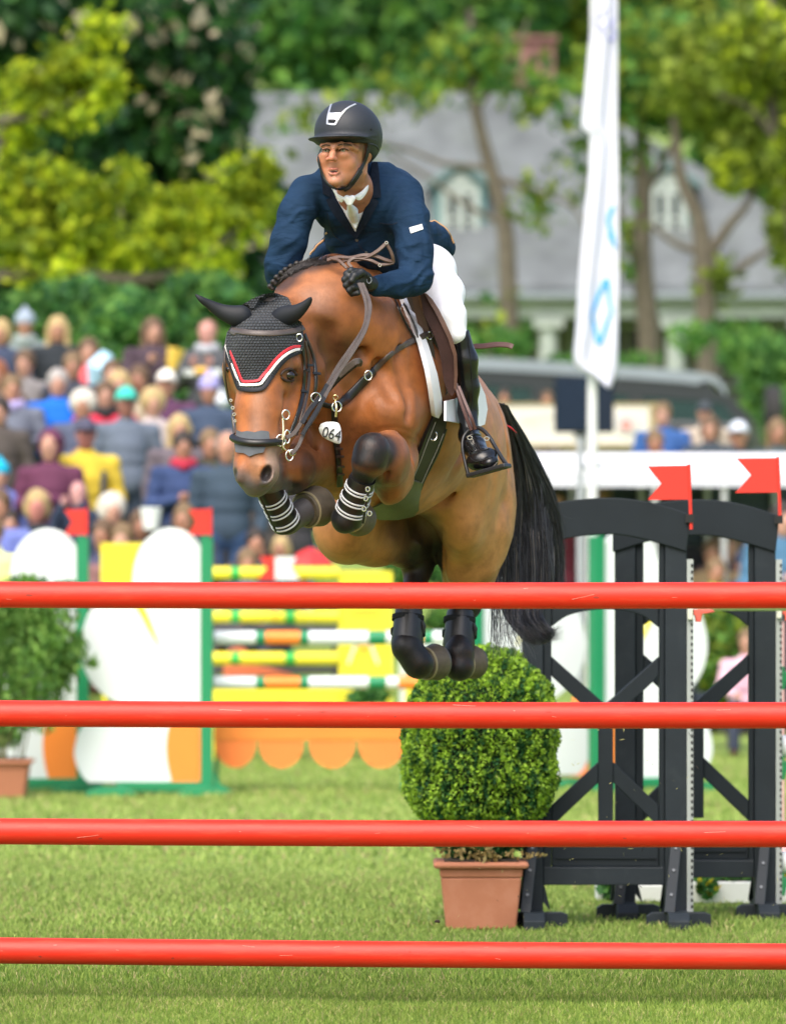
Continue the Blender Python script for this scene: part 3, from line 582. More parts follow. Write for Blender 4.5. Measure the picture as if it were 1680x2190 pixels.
# hoarding, marquee, mast with banner, loudspeaker
def furniture():
    D = 62.0
    def X(v, d=D): return (v - 840) * d / F
    def Z(v, d=D): return CH - (v - HY) * d / F
    root = empty('advertising_hoarding', (X(1225), D, 2.35), 'long white advertising hoarding with faint lettering and a round emblem', 'hoarding')
    b = MB(); b.box(X(1050), X(1388), D, D + .06, Z(950), Z(868)); b.build('board', mat('board_white', (.62, .6, .54), .6, .04, 1), root)
    b = MB(); b.box(X(1050), X(1412), D - .01, D + .08, Z(868), Z(862)); b.box(X(1388), X(1412), D - .01, D + .08, Z(958), Z(868)); b.box(X(1050), X(1388), D - .01, D + .08, Z(958), Z(950)); b.build('frame', mat('board_frame', (.3, .24, .12), .7), root)
    for v in (1070, 1230, 1400):
        b = MB(); b.box(X(v) - .03, X(v) + .03, D + .085, D + .14, 2.2, Z(870)); b.build('post', mat('board_frame', (.3, .24, .12), .7), root)
    lettering('lettering', 'MITT', .2, (X(1155), D - .012, Z(902)), RF, mat('faint_ink', (.62, .58, .5), .6), root)
    em = MB(); em.tube([(X(1338), D - .02, Z(905)), (X(1338), D - .001, Z(905))], .12, 24); em.build('emblem', mat('emblem_grey', (.5, .5, .5), .6), root)
    em = MB(); em.tube([(X(1338), D - .03, Z(909)), (X(1338), D - .021, Z(909))], .06, 20); em.build('emblem_centre', mat('emblem_red', (.6, .25, .22), .6), root)
    # marquee
    D2 = 51.0; x = lambda v: X(v, D2); z = lambda v: Z(v, D2)
    m = empty('marquee', (x(1420), D2 + 1.5, 0), 'low white marquee with an open front sheltering spectators', 'marquee')
    wc = mat('marquee_white', (.86, .87, .88), .6, .03, 1)
    r = MB(); e0, e1 = x(1090), x(1800); zt, zb, zf = z(962), z(1008), z(1040)
    r.add([(e0, D2, zb), (e1, D2, zb), (e1, D2 + 1.5, zt), (e0, D2 + 1.5, zt), (e1, D2 + 3, zb), (e0, D2 + 3, zb), (e0, D2, zb - .02), (e1, D2, zb - .02), (e1, D2 + 1.5, zt - .02), (e0, D2 + 1.5, zt - .02), (e1, D2 + 3, zb - .02), (e0, D2 + 3, zb - .02)], [(0, 1, 2, 3), (3, 2, 4, 5), (7, 6, 9, 8), (8, 9, 11, 10), (6, 7, 1, 0), (10, 11, 5, 4), (1, 7, 8, 2), (2, 8, 10, 4), (6, 0, 3, 9), (9, 3, 5, 11)]); r.build('roof', wc, m)
    r = MB(); n = 9
    for i in range(n):
        a = e0 + (e1 - e0) * i / n; c = e0 + (e1 - e0) * (i + 1) / n; pts = [(a, zb - .025), (c, zb - .025)] + [(c + (a - c) * k / 8, zf - .004 * math.sin(math.pi * k / 8)) for k in range(9)]
        r.prism(pts, D2 - .012, D2 - .004)
    r.build('valance', mat('valance_grey', (.62, .65, .72), .7, .05, 1), m)
    for v in (1100, 1245, 1400, 1548, 1700):
        for yy in (D2 + .04, D2 + 2.9):
            r = MB(); r.tube([(x(v), yy, 0), (x(v), yy, zb - .02)], .03, 10); r.build('pole', mat('pole_alu', (.6, .62, .64), .35, metal=.6), m, smooth=True)
    r = MB(); r.add([(e0, D2 + 2.96, 0), (e1, D2 + 2.96, 0), (e1, D2 + 2.96, zb - .03), (e0, D2 + 2.96, zb - .03), (e0, D2 + 2.98, 0), (e1, D2 + 2.98, 0), (e1, D2 + 2.98, zb - .03), (e0, D2 + 2.98, zb - .03)], [(0, 1, 2, 3), (5, 4, 7, 6), (0, 4, 5, 1), (3, 2, 6, 7), (0, 3, 7, 4), (1, 5, 6, 2)]); r.build('back_wall', mat('tent_back', (.06, .08, .12), .8), m)
    # flag mast
    D3 = 44.0; x = lambda v: X(v, D3); z = lambda v: Z(v, D3)
    m = empty('flag_mast', (x(1264), D3, 0), 'white flag mast carrying the long white banner', 'mast')
    r = MB(); r.tube([(x(1264), D3, 0), (x(1266), D3, z(780)), (x(1270), D3, z(-160))], [.045, .04, .03], 14); r.build('pole', mat('mast_white', (.66, .68, .7), .35, .04, 2), m, smooth=True)
    r = MB(); r.tube([(x(1264), D3, 0), (x(1264), D3, .12)], [.16, .12], 18); r.build('base', mat('mast_base', (.3, .31, .33), .6), m, smooth=True)
    # banner: folds hang down its length
    outl_l = spline([(-120, 1276), (0, 1270), (120, 1256), (230, 1245), (275, 1243), (300, 1262), (450, 1250), (600, 1236), (700, 1230), (778, 1226), (800, 1262), (832, 1300)], 6); outl_r = [(-120, 1312), (0, 1318), (400, 1321), (700, 1322), (790, 1321), (833, 1304)]
    ly = [p[0] for p in outl_l]; lx = [p[1] for p in outl_l]; rows = np.linspace(-120, 831, 90); nc = 14; V = []; 
    for yv in rows:
        a = np.interp(yv, ly, lx); b_ = np.interp(yv, [p[0] for p in outl_r], [p[1] for p in outl_r])
        for j in range(nc):
            u = j / (nc - 1); dd = D3 - .09 + .035 * math.sin(u * 9 + yv * .004) + .02 * math.sin(u * 17 + yv * .011); V.append(tuple(W(a + (b_ - a) * u, yv, dd)))
    V = np.array(V); i = (np.arange(len(rows) - 1)[:, None] * nc + np.arange(nc - 1)).ravel(); Q = np.stack([i, i + nc, i + nc + 1, i + 1], 1)
    fl = empty('banner', tuple(W(1290, 778, D3 - .09)), 'tall narrow white banner with a blue diamond outline hanging from the mast', 'banner')
    cl = obj('cloth', np_mesh('cloth', V, Q), mat('banner_cloth', (.78, .8, .9), .7, .05, 2, trans=.3), fl); so_ = cl.modifiers.new('thick', 'SOLIDIFY'); so_.thickness = .006
    SB = Surf(V, Q); blue = mat('banner_blue', (.05, .36, .72), .6); purple = mat('banner_violet', (.36, .38, .7), .6)
    ok = lambda n, pts, w, mm: strap(n, SB, pts, w, mm, fl, t=.004, lift=.012, n=4, dflt=D3 - .09)
    k = D3 / F
    for seg in (((1296, 596), (1262, 672)), ((1262, 672), (1280, 736)), ((1280, 736), (1309, 668)), ((1309, 668), (1296, 596))): ok('diamond', [seg[0], ((seg[0][0] + seg[1][0]) / 2, (seg[0][1] + seg[1][1]) / 2), seg[1]], 9 * k, blue)
    ok('letter', [(1312, 440), (1300, 470), (1308, 500), (1316, 520)], 9 * k, blue); ok('letter', [(1300, 500), (1310, 515), (1318, 530)], 8 * k, blue)
    ok('letter', [(1300, 20), (1276, 40), (1290, 75), (1312, 88), (1316, 60)], 7 * k, purple); ok('letter', [(1268, 50), (1296, 60), (1310, 40)], 6 * k, purple)
    # loudspeaker panel on a stand
    D4 = 57.0; x = lambda v: X(v, D4); z = lambda v: Z(v, D4)
    m = empty('loudspeaker_stand', (x(1245), D4 + .1, float(ground_z(x(1245), D4))), 'grey stand pole holding the dark panel behind the banner mast', 'stand')
    r = MB(); r.tube([(x(1245), D4 + .2, float(ground_z(x(1245), D4)) - .05), (x(1245), D4 + .2, z(925))], .045, 10); r.build('pole', mat('pole_grey', (.34, .37, .4), .5), m, smooth=True)
    r = MB(); r.box(x(1228), x(1262), D4 + .12, D4 + .28, z(940), z(925)); r.build('bracket', mat('pole_grey', (.34, .37, .4), .5), m)
    m = empty('loudspeaker', (x(1245), D4, z(925)), 'dark blue grey box loudspeaker on its stand in front of the white hoarding', 'loudspeaker')
    for a, b_ in ((1186, 1258), (1262, 1312)):
        r = MB(); r.box(x(a), x(b_), D4, D4 + .3, z(924), z(806 if a < 1200 else 818)); r.build('cabinet', mat('speaker_dark', (.012, .02, .035), .7, .1, 4, spec=.15), m, bevel=.01)
    r = MB(); r.box(x(1190), x(1254), D4 - .012, D4 - .002, z(920), z(810)); r.build('grille', mat('speaker_grille', (.014, .024, .042), .8, .3, 40, spec=.1), m)
    # second grey upright of the show ground
    D5 = 46.5; x = lambda v: X(v, D5); z = lambda v: Z(v, D5)
    m = empty('scaffold_post', (x(1240), D5, 0), 'grey metal upright standing close behind the white mast', 'post')
    r = MB(); r.tube([(x(1240), D5, 0), (x(1240), D5, z(935))], .03, 10); r.tube([(x(1240), D5, z(1000)), (x(1300), D5 + 1.2, z(990))], .02, 8); r.build('upright', mat('pole_grey', (.34, .37, .4), .5), m, smooth=True)
    r = MB(); r.box(x(1240) - .15, x(1240) + .15, D5 - .15, D5 + .15, 0, .02); r.build('foot_plate', mat('pole_grey', (.34, .37, .4), .5), m)
furniture()


def woods():
    """the wood goes on to both sides behind the show ground"""
    rr = random.Random(3); B = []
    for k in range(34):
        x = rr.uniform(9, 62) * (1 if k % 2 else -1); y = rr.uniform(120, 165); z = float(ground_z(x, y)); B.append(((x, y, z + rr.uniform(2, 8)), (rr.uniform(3, 5.5), 3, rr.uniform(3.5, 6)), 900))
    o = obj('woods', leaf_mesh('woods', B, .45, DARK + MID + FRESH[:1], 77, shell=.4), leafmat()); tag(o, 'far-off wood behind the show ground', None, None, 'stuff')
woods()
# ================================================================ SHOW JUMPS
POLE = mat('pole_red', (.64, .024, .01), .45, .1, 2.5, bump=.0006, bscale=30, spec=.4, dirt=(.5, .12, .06), dirt_scale=60, dirt_amt=.3)
def stretch_noise(m, sc):
    for n in m.node_tree.nodes:
        if n.type == 'TEX_NOISE':
            mp = m.node_tree.nodes.new('ShaderNodeMapping'); mp.inputs['Scale'].default_value = sc
            l = n.inputs['Vector'].links[0]; s_ = l.from_socket; m.node_tree.links.new(s_, mp.inputs[0]); m.node_tree.links.new(mp.outputs[0], n.inputs['Vector'])
stretch_noise(POLE, (.12, 1, 1))
def red_poles():
    labs = ['topmost red jump pole passing just below the belly of the horse', 'second red jump pole from the top, in front of the box bush crown', 'third red jump pole from the top, level with the rim of the terracotta pot', 'lowest red jump pole just above the grass in the foreground']
    scr = mat('scratch_pale', (.75, .32, .25), .6); scuff = mat('scuff_dark', (.32, .03, .015), .75)
    ends = ((1271, 1272), (1525, 1529), (1777, 1783), (2032, 2045)); D = F / 620; rs = random.Random(5)
    for i, (ya, yb) in enumerate(ends):
        r = .0455; a = W(-260, ya - (yb - ya) * .155, D); b = W(1960, yb + (yb - ya) * .167, D + .0)
        root = empty('jump_pole', tuple((a + b) / 2), labs[i], 'jump pole', 'red poles of the jump in front of the horse')
        mb = MB(); n = 48; P = [a.lerp(b, t / 24) for t in range(25)]; P = [p + Vector((0, 0, -.004 * math.sin(math.pi * k / 24))) for k, p in enumerate(P)]
        mb.tube(P, r, n, caps=False)
        ends_ = [(P[0], (P[0] - P[1]).normalized()), (P[-1], (P[-1] - P[-2]).normalized())]
        for p, dr in ends_:
            e = MB(); e.tube([p - dr * .01, p + dr * .004, p + dr * .012], [r, r, r * .8], 32); e.build('end_cap', mat('cap_black', (.02, .02, .02), .6), root, smooth=True)
        # scratches in the paint
        s = mb; s.mi = 1
        for k in range(9):
            t = rs.random(); ang = rs.uniform(-.35, .9); L = rs.uniform(.003, .02) if k < 6 else rs.uniform(.03, .08); c = a.lerp(b, t); c.z -= .004 * math.sin(math.pi * t); off = Vector((0, -math.cos(ang), math.sin(ang))) * (r + .0002); w = rs.uniform(.0003, .0007); sl_ = rs.uniform(-.12, .12)
            up = Vector((0, math.sin(ang), math.cos(ang))); u = Vector((1, 0, 0)) * (L / 2) + up * (L * sl_); q = [c + off - u - up * w, c + off + u - up * w, c + off + u + up * w, c + off - u + up * w]; o2 = Vector((0, -math.cos(ang), math.sin(ang))) * .0006
            s.add(q + [v + o2 for v in q], [(4, 5, 6, 7), (0, 1, 5, 4), (2, 3, 7, 6), (1, 2, 6, 5), (3, 0, 4, 7)])
        mb.mi = 2
        for k in range(7):
            t = rs.random(); ang = rs.uniform(-.5, .8); c = a.lerp(b, t); c.z -= .004 * math.sin(math.pi * t); q = []; L = rs.uniform(.004, .014); w_ = rs.uniform(.002, .004)
            for j in range(9): th = 2 * math.pi * j / 9; an = ang + math.sin(th) * w_ / r * rs.uniform(.5, 1.3); q.append(c + Vector((math.cos(th) * L * rs.uniform(.6, 1.2), -math.cos(an) * (r + .0004), math.sin(an) * (r + .0004))))
            mb.add(q, [tuple(range(8, -1, -1))])
        mb.build('pole', [POLE, scr, scuff], root, smooth=True, auto=60)
    # the wings outside the frame that hold these poles
    wood = mat('wing_black', (.0095, .0145, .019), .6, .14, 6, spec=.25)
    for x in (-1.85, 1.9):
        rt = empty('jump_stand', (x, D + .0, 0), 'black upright at the %s end of the red poles, outside the picture' % ('left' if x < 0 else 'right'), 'jump stand')
        m = MB(); m.box(x - .05, x + .05, D + .06, D + .16, .04, 1.75); m.build('post', wood, rt, bevel=.004); m = MB(); m.box(x - .05, x + .05, D - .3, D + .5, 0, .07); m.build('foot', wood, rt, bevel=.004)
        for (ya, yb) in ends:
            z = W(0, ya if x < 0 else yb, D).z - .052; m = MB(); m.box(x - .03, x + .03, D - .06, D + .06, z - .015, z + .001); m.build('cup', mat('cup_grey', (.4, .42, .42), .5), rt)
red_poles()

def black_wing(label, s, X0, flaglab, flagpts, stick):
    """gate-like wing; s pixels per metre, X0 the grid column of its left post edge; shapes given in grid units of the near wing (s = 510)"""
    D = F / s; gy = HY + CH * s
    def X(u): return (X0 + (u - 1116) * s / 510. - 840) / s
    def Z(v): return (1980 - v) / 510.
    wood = mat('wing_black', (0, 0, 0)); plate = mat('wing_black_worn', (.012, .018, .024), .55, .15, 6, dirt=(.035, .045, .05), dirt_scale=9, dirt_amt=.4, spec=.3)
    root = empty('jump_wing', (X(1291), D, 0), label, 'jump wing', 'black gate shaped jump wings')
    def pc(nm, pts, y0=-.03, y1=.03, m_=wood, bev=.004, par=root):
        mb = MB(); mb.prism([(X(x), Z(y)) for x, y in pts], D + y0, D + y1); return mb.build(nm, m_, par, bevel=bev)
    pc('post', [(1116, 1952), (1160, 1952), (1160, 1092), (1116, 1108)], -.045, .045, plate); pc('post', [(1420, 1952), (1466, 1952), (1466, 1100), (1420, 1092)], -.045, .045, plate)
    pc('plank', [(1160.6, 1890), (1178, 1890), (1178, 1150), (1160.6, 1150)]); pc('plank', [(1408, 1890), (1419.4, 1890), (1419.4, 1150), (1408, 1150)])
    top = [(1112, 1104)] + spline([(1112, 1100), (1176, 1078), (1240, 1068), (1308, 1065), (1370, 1071), (1420, 1083), (1474, 1100)], 4); bot = spline([(1466, 1180), (1420, 1166), (1370, 1152), (1312, 1143), (1240, 1147), (1176, 1160), (1112, 1180)], 4)
    pc('arch', top[1:] + bot, -.058, -.0455); pc('arch', top[1:] + bot, .0455, .058)
    tt = [(x, y) for x, y in top[1:]]; pc('arch_cap', tt + [(x, y + 5) for x, y in reversed(tt)], -.045, .045, mat('wing_edge', (.05, .06, .068), .45, .2, 8), 0)
    up = spline([(1178.6, 1262), (1240, 1256), (1293, 1254), (1350, 1256), (1407.4, 1262)], 4); lo = spline([(1407.4, 1342), (1375, 1318), (1340, 1307), (1293, 1303), (1250, 1307), (1210, 1318), (1178.6, 1340)], 4); pc('inner_arch', up + lo, -.02, .02)
    pc('mullion', [(1278, 1762), (1310, 1762), (1310, 1536), (1278, 1536)], -.02, .02)
    for q in ([(1178.6, 1404), (1178.6, 1446), (1275, 1536), (1293, 1536), (1293, 1506)], [(1407.4, 1404), (1407.4, 1446), (1312, 1536), (1293.5, 1536), (1293.5, 1506)], [(1178.6, 1722), (1178.6, 1768), (1277.6, 1674), (1277.6, 1630)], [(1407.4, 1722), (1407.4, 1768), (1310.4, 1674), (1310.4, 1630)]): pc('brace', q, -.024, .024)
    pc('panel', [(1178.6, 1853), (1407.4, 1853), (1407.4, 1770), (1178.6, 1770)], -.012, .012); pc('rail', [(1160.6, 1892), (1419.4, 1892), (1419.4, 1853.6), (1160.6, 1853.6)], -.036, .036, plate); pc('rail', [(1178.6, 1785), (1407.4, 1785), (1407.4, 1769.4), (1178.6, 1769.4)], -.028, .028)
    pc('panel_bead', [(1186, 1836), (1402, 1836), (1402, 1833), (1186, 1833)], -.02, -.013, par=root, bev=0)
    # metal track with its holes on the right post
    tr = MB(); x0, x1 = X(1466.6), X(1480); tr.box(x0, x1, D - .05, D + .03, Z(1948), Z(1196)); t_ = tr.build('cup_track', mat('track_grey', (.36, .39, .38), .5, .1, 8, metal=.3), root)
    h = MB(); v = 1206
    while v < 1936: h.box(X(1475), X(1479.2), D - .0525, D - .0505, Z(v + 7), Z(v)); v += 14
    h.build('track_holes', mat('hole_dark', (.01, .01, .01), .8), t_)
    cp = MB(); cp.box(X(1468), X(1478), D - .075, D - .051, Z(1324), Z(1300)); cp.build('cup_bracket', mat('cup_cream', (.6, .62, .5), .5), t_)
    cp = MB(); cp.prism([(X(1480.5), Z(1303)), (X(1519), Z(1303)), (X(1526), Z(1308)), (X(1508), Z(1312)), (X(1498), Z(1313)), (X(1496), Z(1330)), (X(1486), Z(1330)), (X(1484), Z(1316)), (X(1480.5), Z(1316))], D - .07, D + .02); cp.build('cup', mat('cup_red', (.6, .1, .07), .5), t_, bevel=.003)
    # feet and struts
    for u in (1138, 1443):
        mb = MB(); c = X(u); w = .044; yf, yb = D - .34, D + .34
        for (a0, a1, h0) in ((yf, yb, .07),):
            vs = [(c - w, a0, 0), (c + w, a0, 0), (c + w, a1, 0), (c - w, a1, 0), (c - w, a0, .04), (c + w, a0, .04), (c + w, a0 + .05, h0), (c - w, a0 + .05, h0), (c + w, a1 - .05, h0), (c - w, a1 - .05, h0), (c + w, a1, .04), (c - w, a1, .04)]
            mb.add(vs, [(0, 3, 2, 1), (0, 1, 5, 4), (4, 5, 6, 7), (7, 6, 8, 9), (9, 8, 10, 11), (11, 10, 2, 3), (1, 2, 10, 8, 6, 5), (0, 4, 7, 9, 11, 3)])
        mb.build('foot', plate, root, bevel=.004)
        bl = MB(); c2 = X(u); vs = []
        bl.prism([(c2 - .125, 0.0), (c2 + .145, 0.0), (c2 + .145, .052), (c2 + .12, .062), (c2 - .10, .062), (c2 - .125, .046)], D - .09, D - .047); bl.build('foot_block', plate, root, bevel=.004)
        for sg in (-1, 1):
            st = MB(); st.bar((c2 - .035, D + sg * .2, .062), (c2 + .005, D + sg * .052, .40), .045, .03, up=(0, 1, 0)); st.build('strut', plate, root, bevel=.003)
        for zz in (.14, .24, .33):
            bo = MB(); yy = D - .2 + .148 * (zz - .062) / .338; pz = Vector((c2 - .035 + .04 * (zz - .062) / .338, yy - .016, zz)); bo.tube([pz, pz + Vector((0, -.006, .002))], .0065, 8); bo.build('bolt', mat('bolt_steel', (.1, .11, .12), .4, metal=.7), root)
        g = MB(); g.prism([(c2 + .045, .10), (c2 + .075, .062), (c2 + .045, .19)], D - .03, D + .03); g.build('gusset', plate, root)
    fr = empty('jump_flag', tuple(W(flagpts[1][0], stick, D - .06)), flaglab, 'flag', 'red swallow tailed jump flags'); rd = mat('flag_red', (.74, .035, .02), .55, .05, 4, trans=.12)
    mb = MB(); mb.tube([W(flagpts[1][0] + 3, stick, D - .066), W(flagpts[1][0] - 2, flagpts[1][1] - 2, D - .066)], .0075, 10); mb.build('stick', rd, fr, smooth=True)
    mb = MB(); n = len(flagpts); A = [W(x, y, D - .068) for x, y in flagpts]; B = [p + Vector((0, .003, 0)) for p in A]; mb.add(A + B, [tuple(range(n)), tuple(range(2*n-1, n-1, -1))] + [(i, i+n, (i+1) % n + n, (i+1) % n) for i in range(n)]); mb.build('cloth', rd, fr)
    cl = MB(); cl.box(X(1463), X(1481), D - .078, D - .059, Z(1118), Z(1100)); cl.build('flag_holder', mat('hole_dark', (0, 0, 0)), root)
    return X, Z, D
X, Z, D = black_wing('black gate shaped jump wing nearer the tail of the horse', 510, 1116, 'red swallow tailed flag on the nearer black wing, left of the two', [(1383, 997), (1474, 995), (1476, 1068), (1384, 1069), (1413, 1034)], 1132)
X2, Z2, D2_ = black_wing('second black gate shaped jump wing at the right edge of the picture', 498, 1314, 'red swallow tailed flag on the farther black wing at the right edge', [(1573, 980), (1664, 979), (1663, 1053), (1571, 1054), (1605, 1016)], 1112)
def second_jump():
    """pale pole and cups of the jump the black wings belong to"""
    r = empty('jump_pole', tuple(W(1750, 1303, F / 505)), 'thin pale green pole end resting in the red cup of the nearer black wing', 'jump pole')
    mb = MB(); mb.tube([W(1492, 1290, F / 510), W(2300, 1292, F / 505)], .032, 24); mb.build('pole', mat('pole_pale', (.5, .6, .35), .4, .08, 4), r, smooth=True)
    gr = mat('cup_green', (.02, .3, .1), .45); wh = mat('pole_white', (.8, .81, .8), .4, .04, 4)
    d = F / 496
    for i, (y, lab) in enumerate(((1440, 'upper green jump cup at the right edge above a pink upright'), (1632, 'lower green jump cup at the right edge under the white pole end'), (1880, 'lowest green jump cup at the right edge beside the white planter'))):
        r = empty('jump_cup', tuple(W(1672, y, d)), lab, 'jump cup', 'green jump cups'); mb = MB(); a = W(1664, y, d); b = W(1700, y, d)
        mb.prism([(a.x, a.z + .03), (a.x + .02, a.z + .03), (a.x + .02, a.z + .008), (b.x, b.z + .008), (b.x, b.z - .012), (a.x + .03, a.z - .03), (a.x + .02, a.z - .07), (a.x, a.z - .07)], d - .06, d + .02); mb.build('cup', gr, r, bevel=.003)
        if i:
            r2 = empty('jump_pole', tuple(W(1690, y - 38, d)), ['', 'upper white pole end entering at the right edge', 'lower white pole end entering at the right edge'][i], 'jump pole'); mb = MB(); mb.tube([W(1668, y - 36, d - .02), W(1672, y - 36, d - .02), W(2300, y - 34, d - .02)], [.035, .048, .048], 24); mb.build('pole', wh, r2, smooth=True)
second_jump()

# ---------------------------------------------------------------- potted shrubs and planters
TERRA = mat('terracotta', (.36, .14, .075), .8, .1, 5, bump=.0008, bscale=120, dirt=(.42, .2, .13), dirt_scale=5, dirt_amt=.6)
def square_pot(root, cx, D, wt, wb, h, rim):
    def fr(mb, w0, w1, z0, z1):
        a, b = w0 / 2, w1 / 2; vs = [(cx - a, D - a, z0), (cx + a, D - a, z0), (cx + a, D + a, z0), (cx - a, D + a, z0), (cx - b, D - b, z1), (cx + b, D - b, z1), (cx + b, D + b, z1), (cx - b, D + b, z1)]
        mb.add(vs, [(0, 3, 2, 1), (4, 5, 6, 7), (0, 1, 5, 4), (1, 2, 6, 5), (2, 3, 7, 6), (3, 0, 4, 7)])
    m = MB(); fr(m, wb, wt * .97, 0, h * .76); m.build('pot', TERRA, root, bevel=.008); m = MB(); fr(m, wt * .985, wt, h * .76 + .001, h - rim); p = m.build('pot_band', TERRA, root, bevel=.006); m = MB(); fr(m, wt + .05, wt + .05, h - rim, h - .004); m.build('pot_rim', TERRA, root, bevel=.012)
    m = MB(); fr(m, wt - .04, wt - .04, h - .01, h + .004); m.build('soil', mat('soil', (.04, .028, .018), .95, .3, 20), root)
def topiary():
    s = 515.; D = F / s; cx = (1028 - 840) / s; root = empty('potted_box_bush', (cx, D + .12, 0), 'round clipped box bush in a square terracotta pot beside the nearer black wing', 'potted bush')
    square_pot(root, cx, D + .12 + .0, .345, .29, .285, .03)
    c = Vector((cx, D + .15, (1987 - 1578) / s)); rs = np.random.RandomState(9); n = 46000
    d = rs.normal(size=(n, 3)); d /= np.linalg.norm(d, axis=1)[:, None]
    R0 = np.array([.322, .30, .37]); hz = np.hypot(d[:, 0], d[:, 1]); up_ = d[:, 2] > 0; prof = np.where(up_, (hz ** 2.3 + np.abs(d[:, 2]) ** 2.3) ** (-1 / 2.3), (hz ** 4.5 + np.abs(d[:, 2] * 1.02) ** 4.5) ** (-1 / 4.5)) + .03 * vnoise(d, 2.6, 4) + .05 * vnoise(d, 6, 5) + .03 * vnoise(d, 14, 6); rad = prof * (1 - .13 * rs.rand(n) ** 2)
    P = np.array(c) + d * R0 * rad[:, None]; P[:, 0] *= 1; 
    keep = P[:, 2] > .30; P, d, rad, prof = P[keep], d[keep], rad[keep], prof[keep]; n = len(P)
    # a skirt of thinner growth down to the rim of the pot
    m2 = int(n * .12); d2 = rs.normal(size=(m2, 3)); d2 /= np.linalg.norm(d2, axis=1)[:, None]; P2 = np.array((cx, D + .15, .39)) + d2 * np.array([.2, .19, .115]) * (.75 + .3 * rs.rand(m2, 1)); P = np.vstack([P, P2]); d = np.vstack([d, d2]); rad = np.concatenate([rad, np.full(m2, .8)]); prof = np.concatenate([prof, np.ones(m2)]); n = len(P)
    # little sprigs: leaves lie round a shared outward direction
    a = d * .7 + rs.normal(size=(n, 3)) * .6; a /= np.linalg.norm(a, axis=1)[:, None]; b = np.cross(a, rs.normal(size=(n, 3))); b /= np.linalg.norm(b, axis=1)[:, None]; nn = np.cross(a, b)
    s_ = (.0105 * (.6 + .7 * rs.rand(n)))[:, None]; V = np.stack([P - a * s_ * .9, P + b * s_ * .55 + nn * s_ * .1, P + a * s_ * .9, P - b * s_ * .55 + nn * s_ * .1], 1).reshape(-1, 3)
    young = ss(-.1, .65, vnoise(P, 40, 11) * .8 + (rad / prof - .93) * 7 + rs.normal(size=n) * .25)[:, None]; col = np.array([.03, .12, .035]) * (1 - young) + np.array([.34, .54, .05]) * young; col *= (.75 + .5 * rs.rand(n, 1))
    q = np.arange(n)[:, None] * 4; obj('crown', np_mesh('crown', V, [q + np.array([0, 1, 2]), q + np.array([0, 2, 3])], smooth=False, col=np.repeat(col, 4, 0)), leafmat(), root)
    f = Field(tuple(c - Vector((.36, .36, .44))), tuple(c + Vector((.36, .36, .46))), .02); f.ell(tuple(c), tuple(R0 * .86)); f.ell(tuple(c - Vector((0, 0, .14))), (.27, .25, .19), None, .05); Vc, Qc = f.mesh(1); obj('crown_inside', np_mesh('crown_inside', Vc, Qc), mat('twigs', (.012, .022, .01), .95, .3, 20), root)
    m = MB(); rr = random.Random(2)
    m.tube([(cx, D + .15, .27), (cx, D + .15, .5)], [.022, .018], 8)
    for k in range(26): a_ = rr.uniform(0, 6.28); m.tube([(cx + .03 * math.cos(a_), D + .15 + .03 * math.sin(a_), .285), (cx + .13 * math.cos(a_), D + .15 + .13 * math.sin(a_), .36), (cx + .24 * math.cos(a_), D + .15 + .22 * math.sin(a_), .50)], [.004, .003, .002], 5)
    m.build('stem', barkmat(), root, smooth=True)
    obj('dry_leaves', leaf_mesh('dry_leaves', [((cx + .02, D - .03, .30), (.05, .05, .05), 90), ((cx - .1, D, .33), (.1, .1, .04), 60), ((cx + .15, D - .02, .31), (.12, .05, .02), 40)], .016, [(.42, .34, .14), (.3, .22, .08)], 7), leafmat(), root)
topiary()
def bamboo():
    s = 326.; D = F / s; cx = (10 - 840) / s; root = empty('potted_bamboo', (cx, D, 0), 'bushy leafy bamboo in a square terracotta pot at the left edge', 'potted bamboo'); square_pot(root, cx - .02, D, .37, .31, .25, .03)
    B = bm((40, 1400, D, 120, 110, .3, 1300), (95, 1350, D, 75, 85, .22, 650), (20, 1310, D, 110, 70, .25, 800), (125, 1430, D, 50, 70, .15, 260), (60, 1510, D, 90, 60, .22, 420), (0, 1560, D, 60, 40, .2, 220), (165, 1390, D, 22, 40, .1, 60), (60, 1250, D, 60, 24, .15, 120), (150, 1260, D, 14, 22, .05, 40), (130, 1255, D, 18, 12, .05, 30), (200, 1420, D, 14, 8, .04, 16))
    B = [(tuple(W(*c)), (r[0] * px(D) if 'px' in globals() else r[0] * D / F, r[2], r[1] * D / F), n) for c, r, n in B]
    obj('leaves', leaf_mesh('leaves', B * 2, .024, [(.08, .19, .04), (.15, .3, .06), (.24, .42, .09)], 3, aspect=2.6, droop=.6, shell=.15, clump_var=.35), leafmat(), root)
    m = MB(); rr = random.Random(4)
    for k in range(26):
        x = cx + rr.uniform(-.13, .13); y = D + rr.uniform(-.13, .13); l = rr.uniform(-.35, .4); m.tube([(x, y, .24), (x + l * .3, y, .6), (x + l, y + rr.uniform(-.1, .1), rr.uniform(.9, 1.3))], [.006, .005, .002], 5)
    m.build('stem', mat('bamboo_stem', (.16, .16, .06), .6), root, smooth=True)
bamboo()
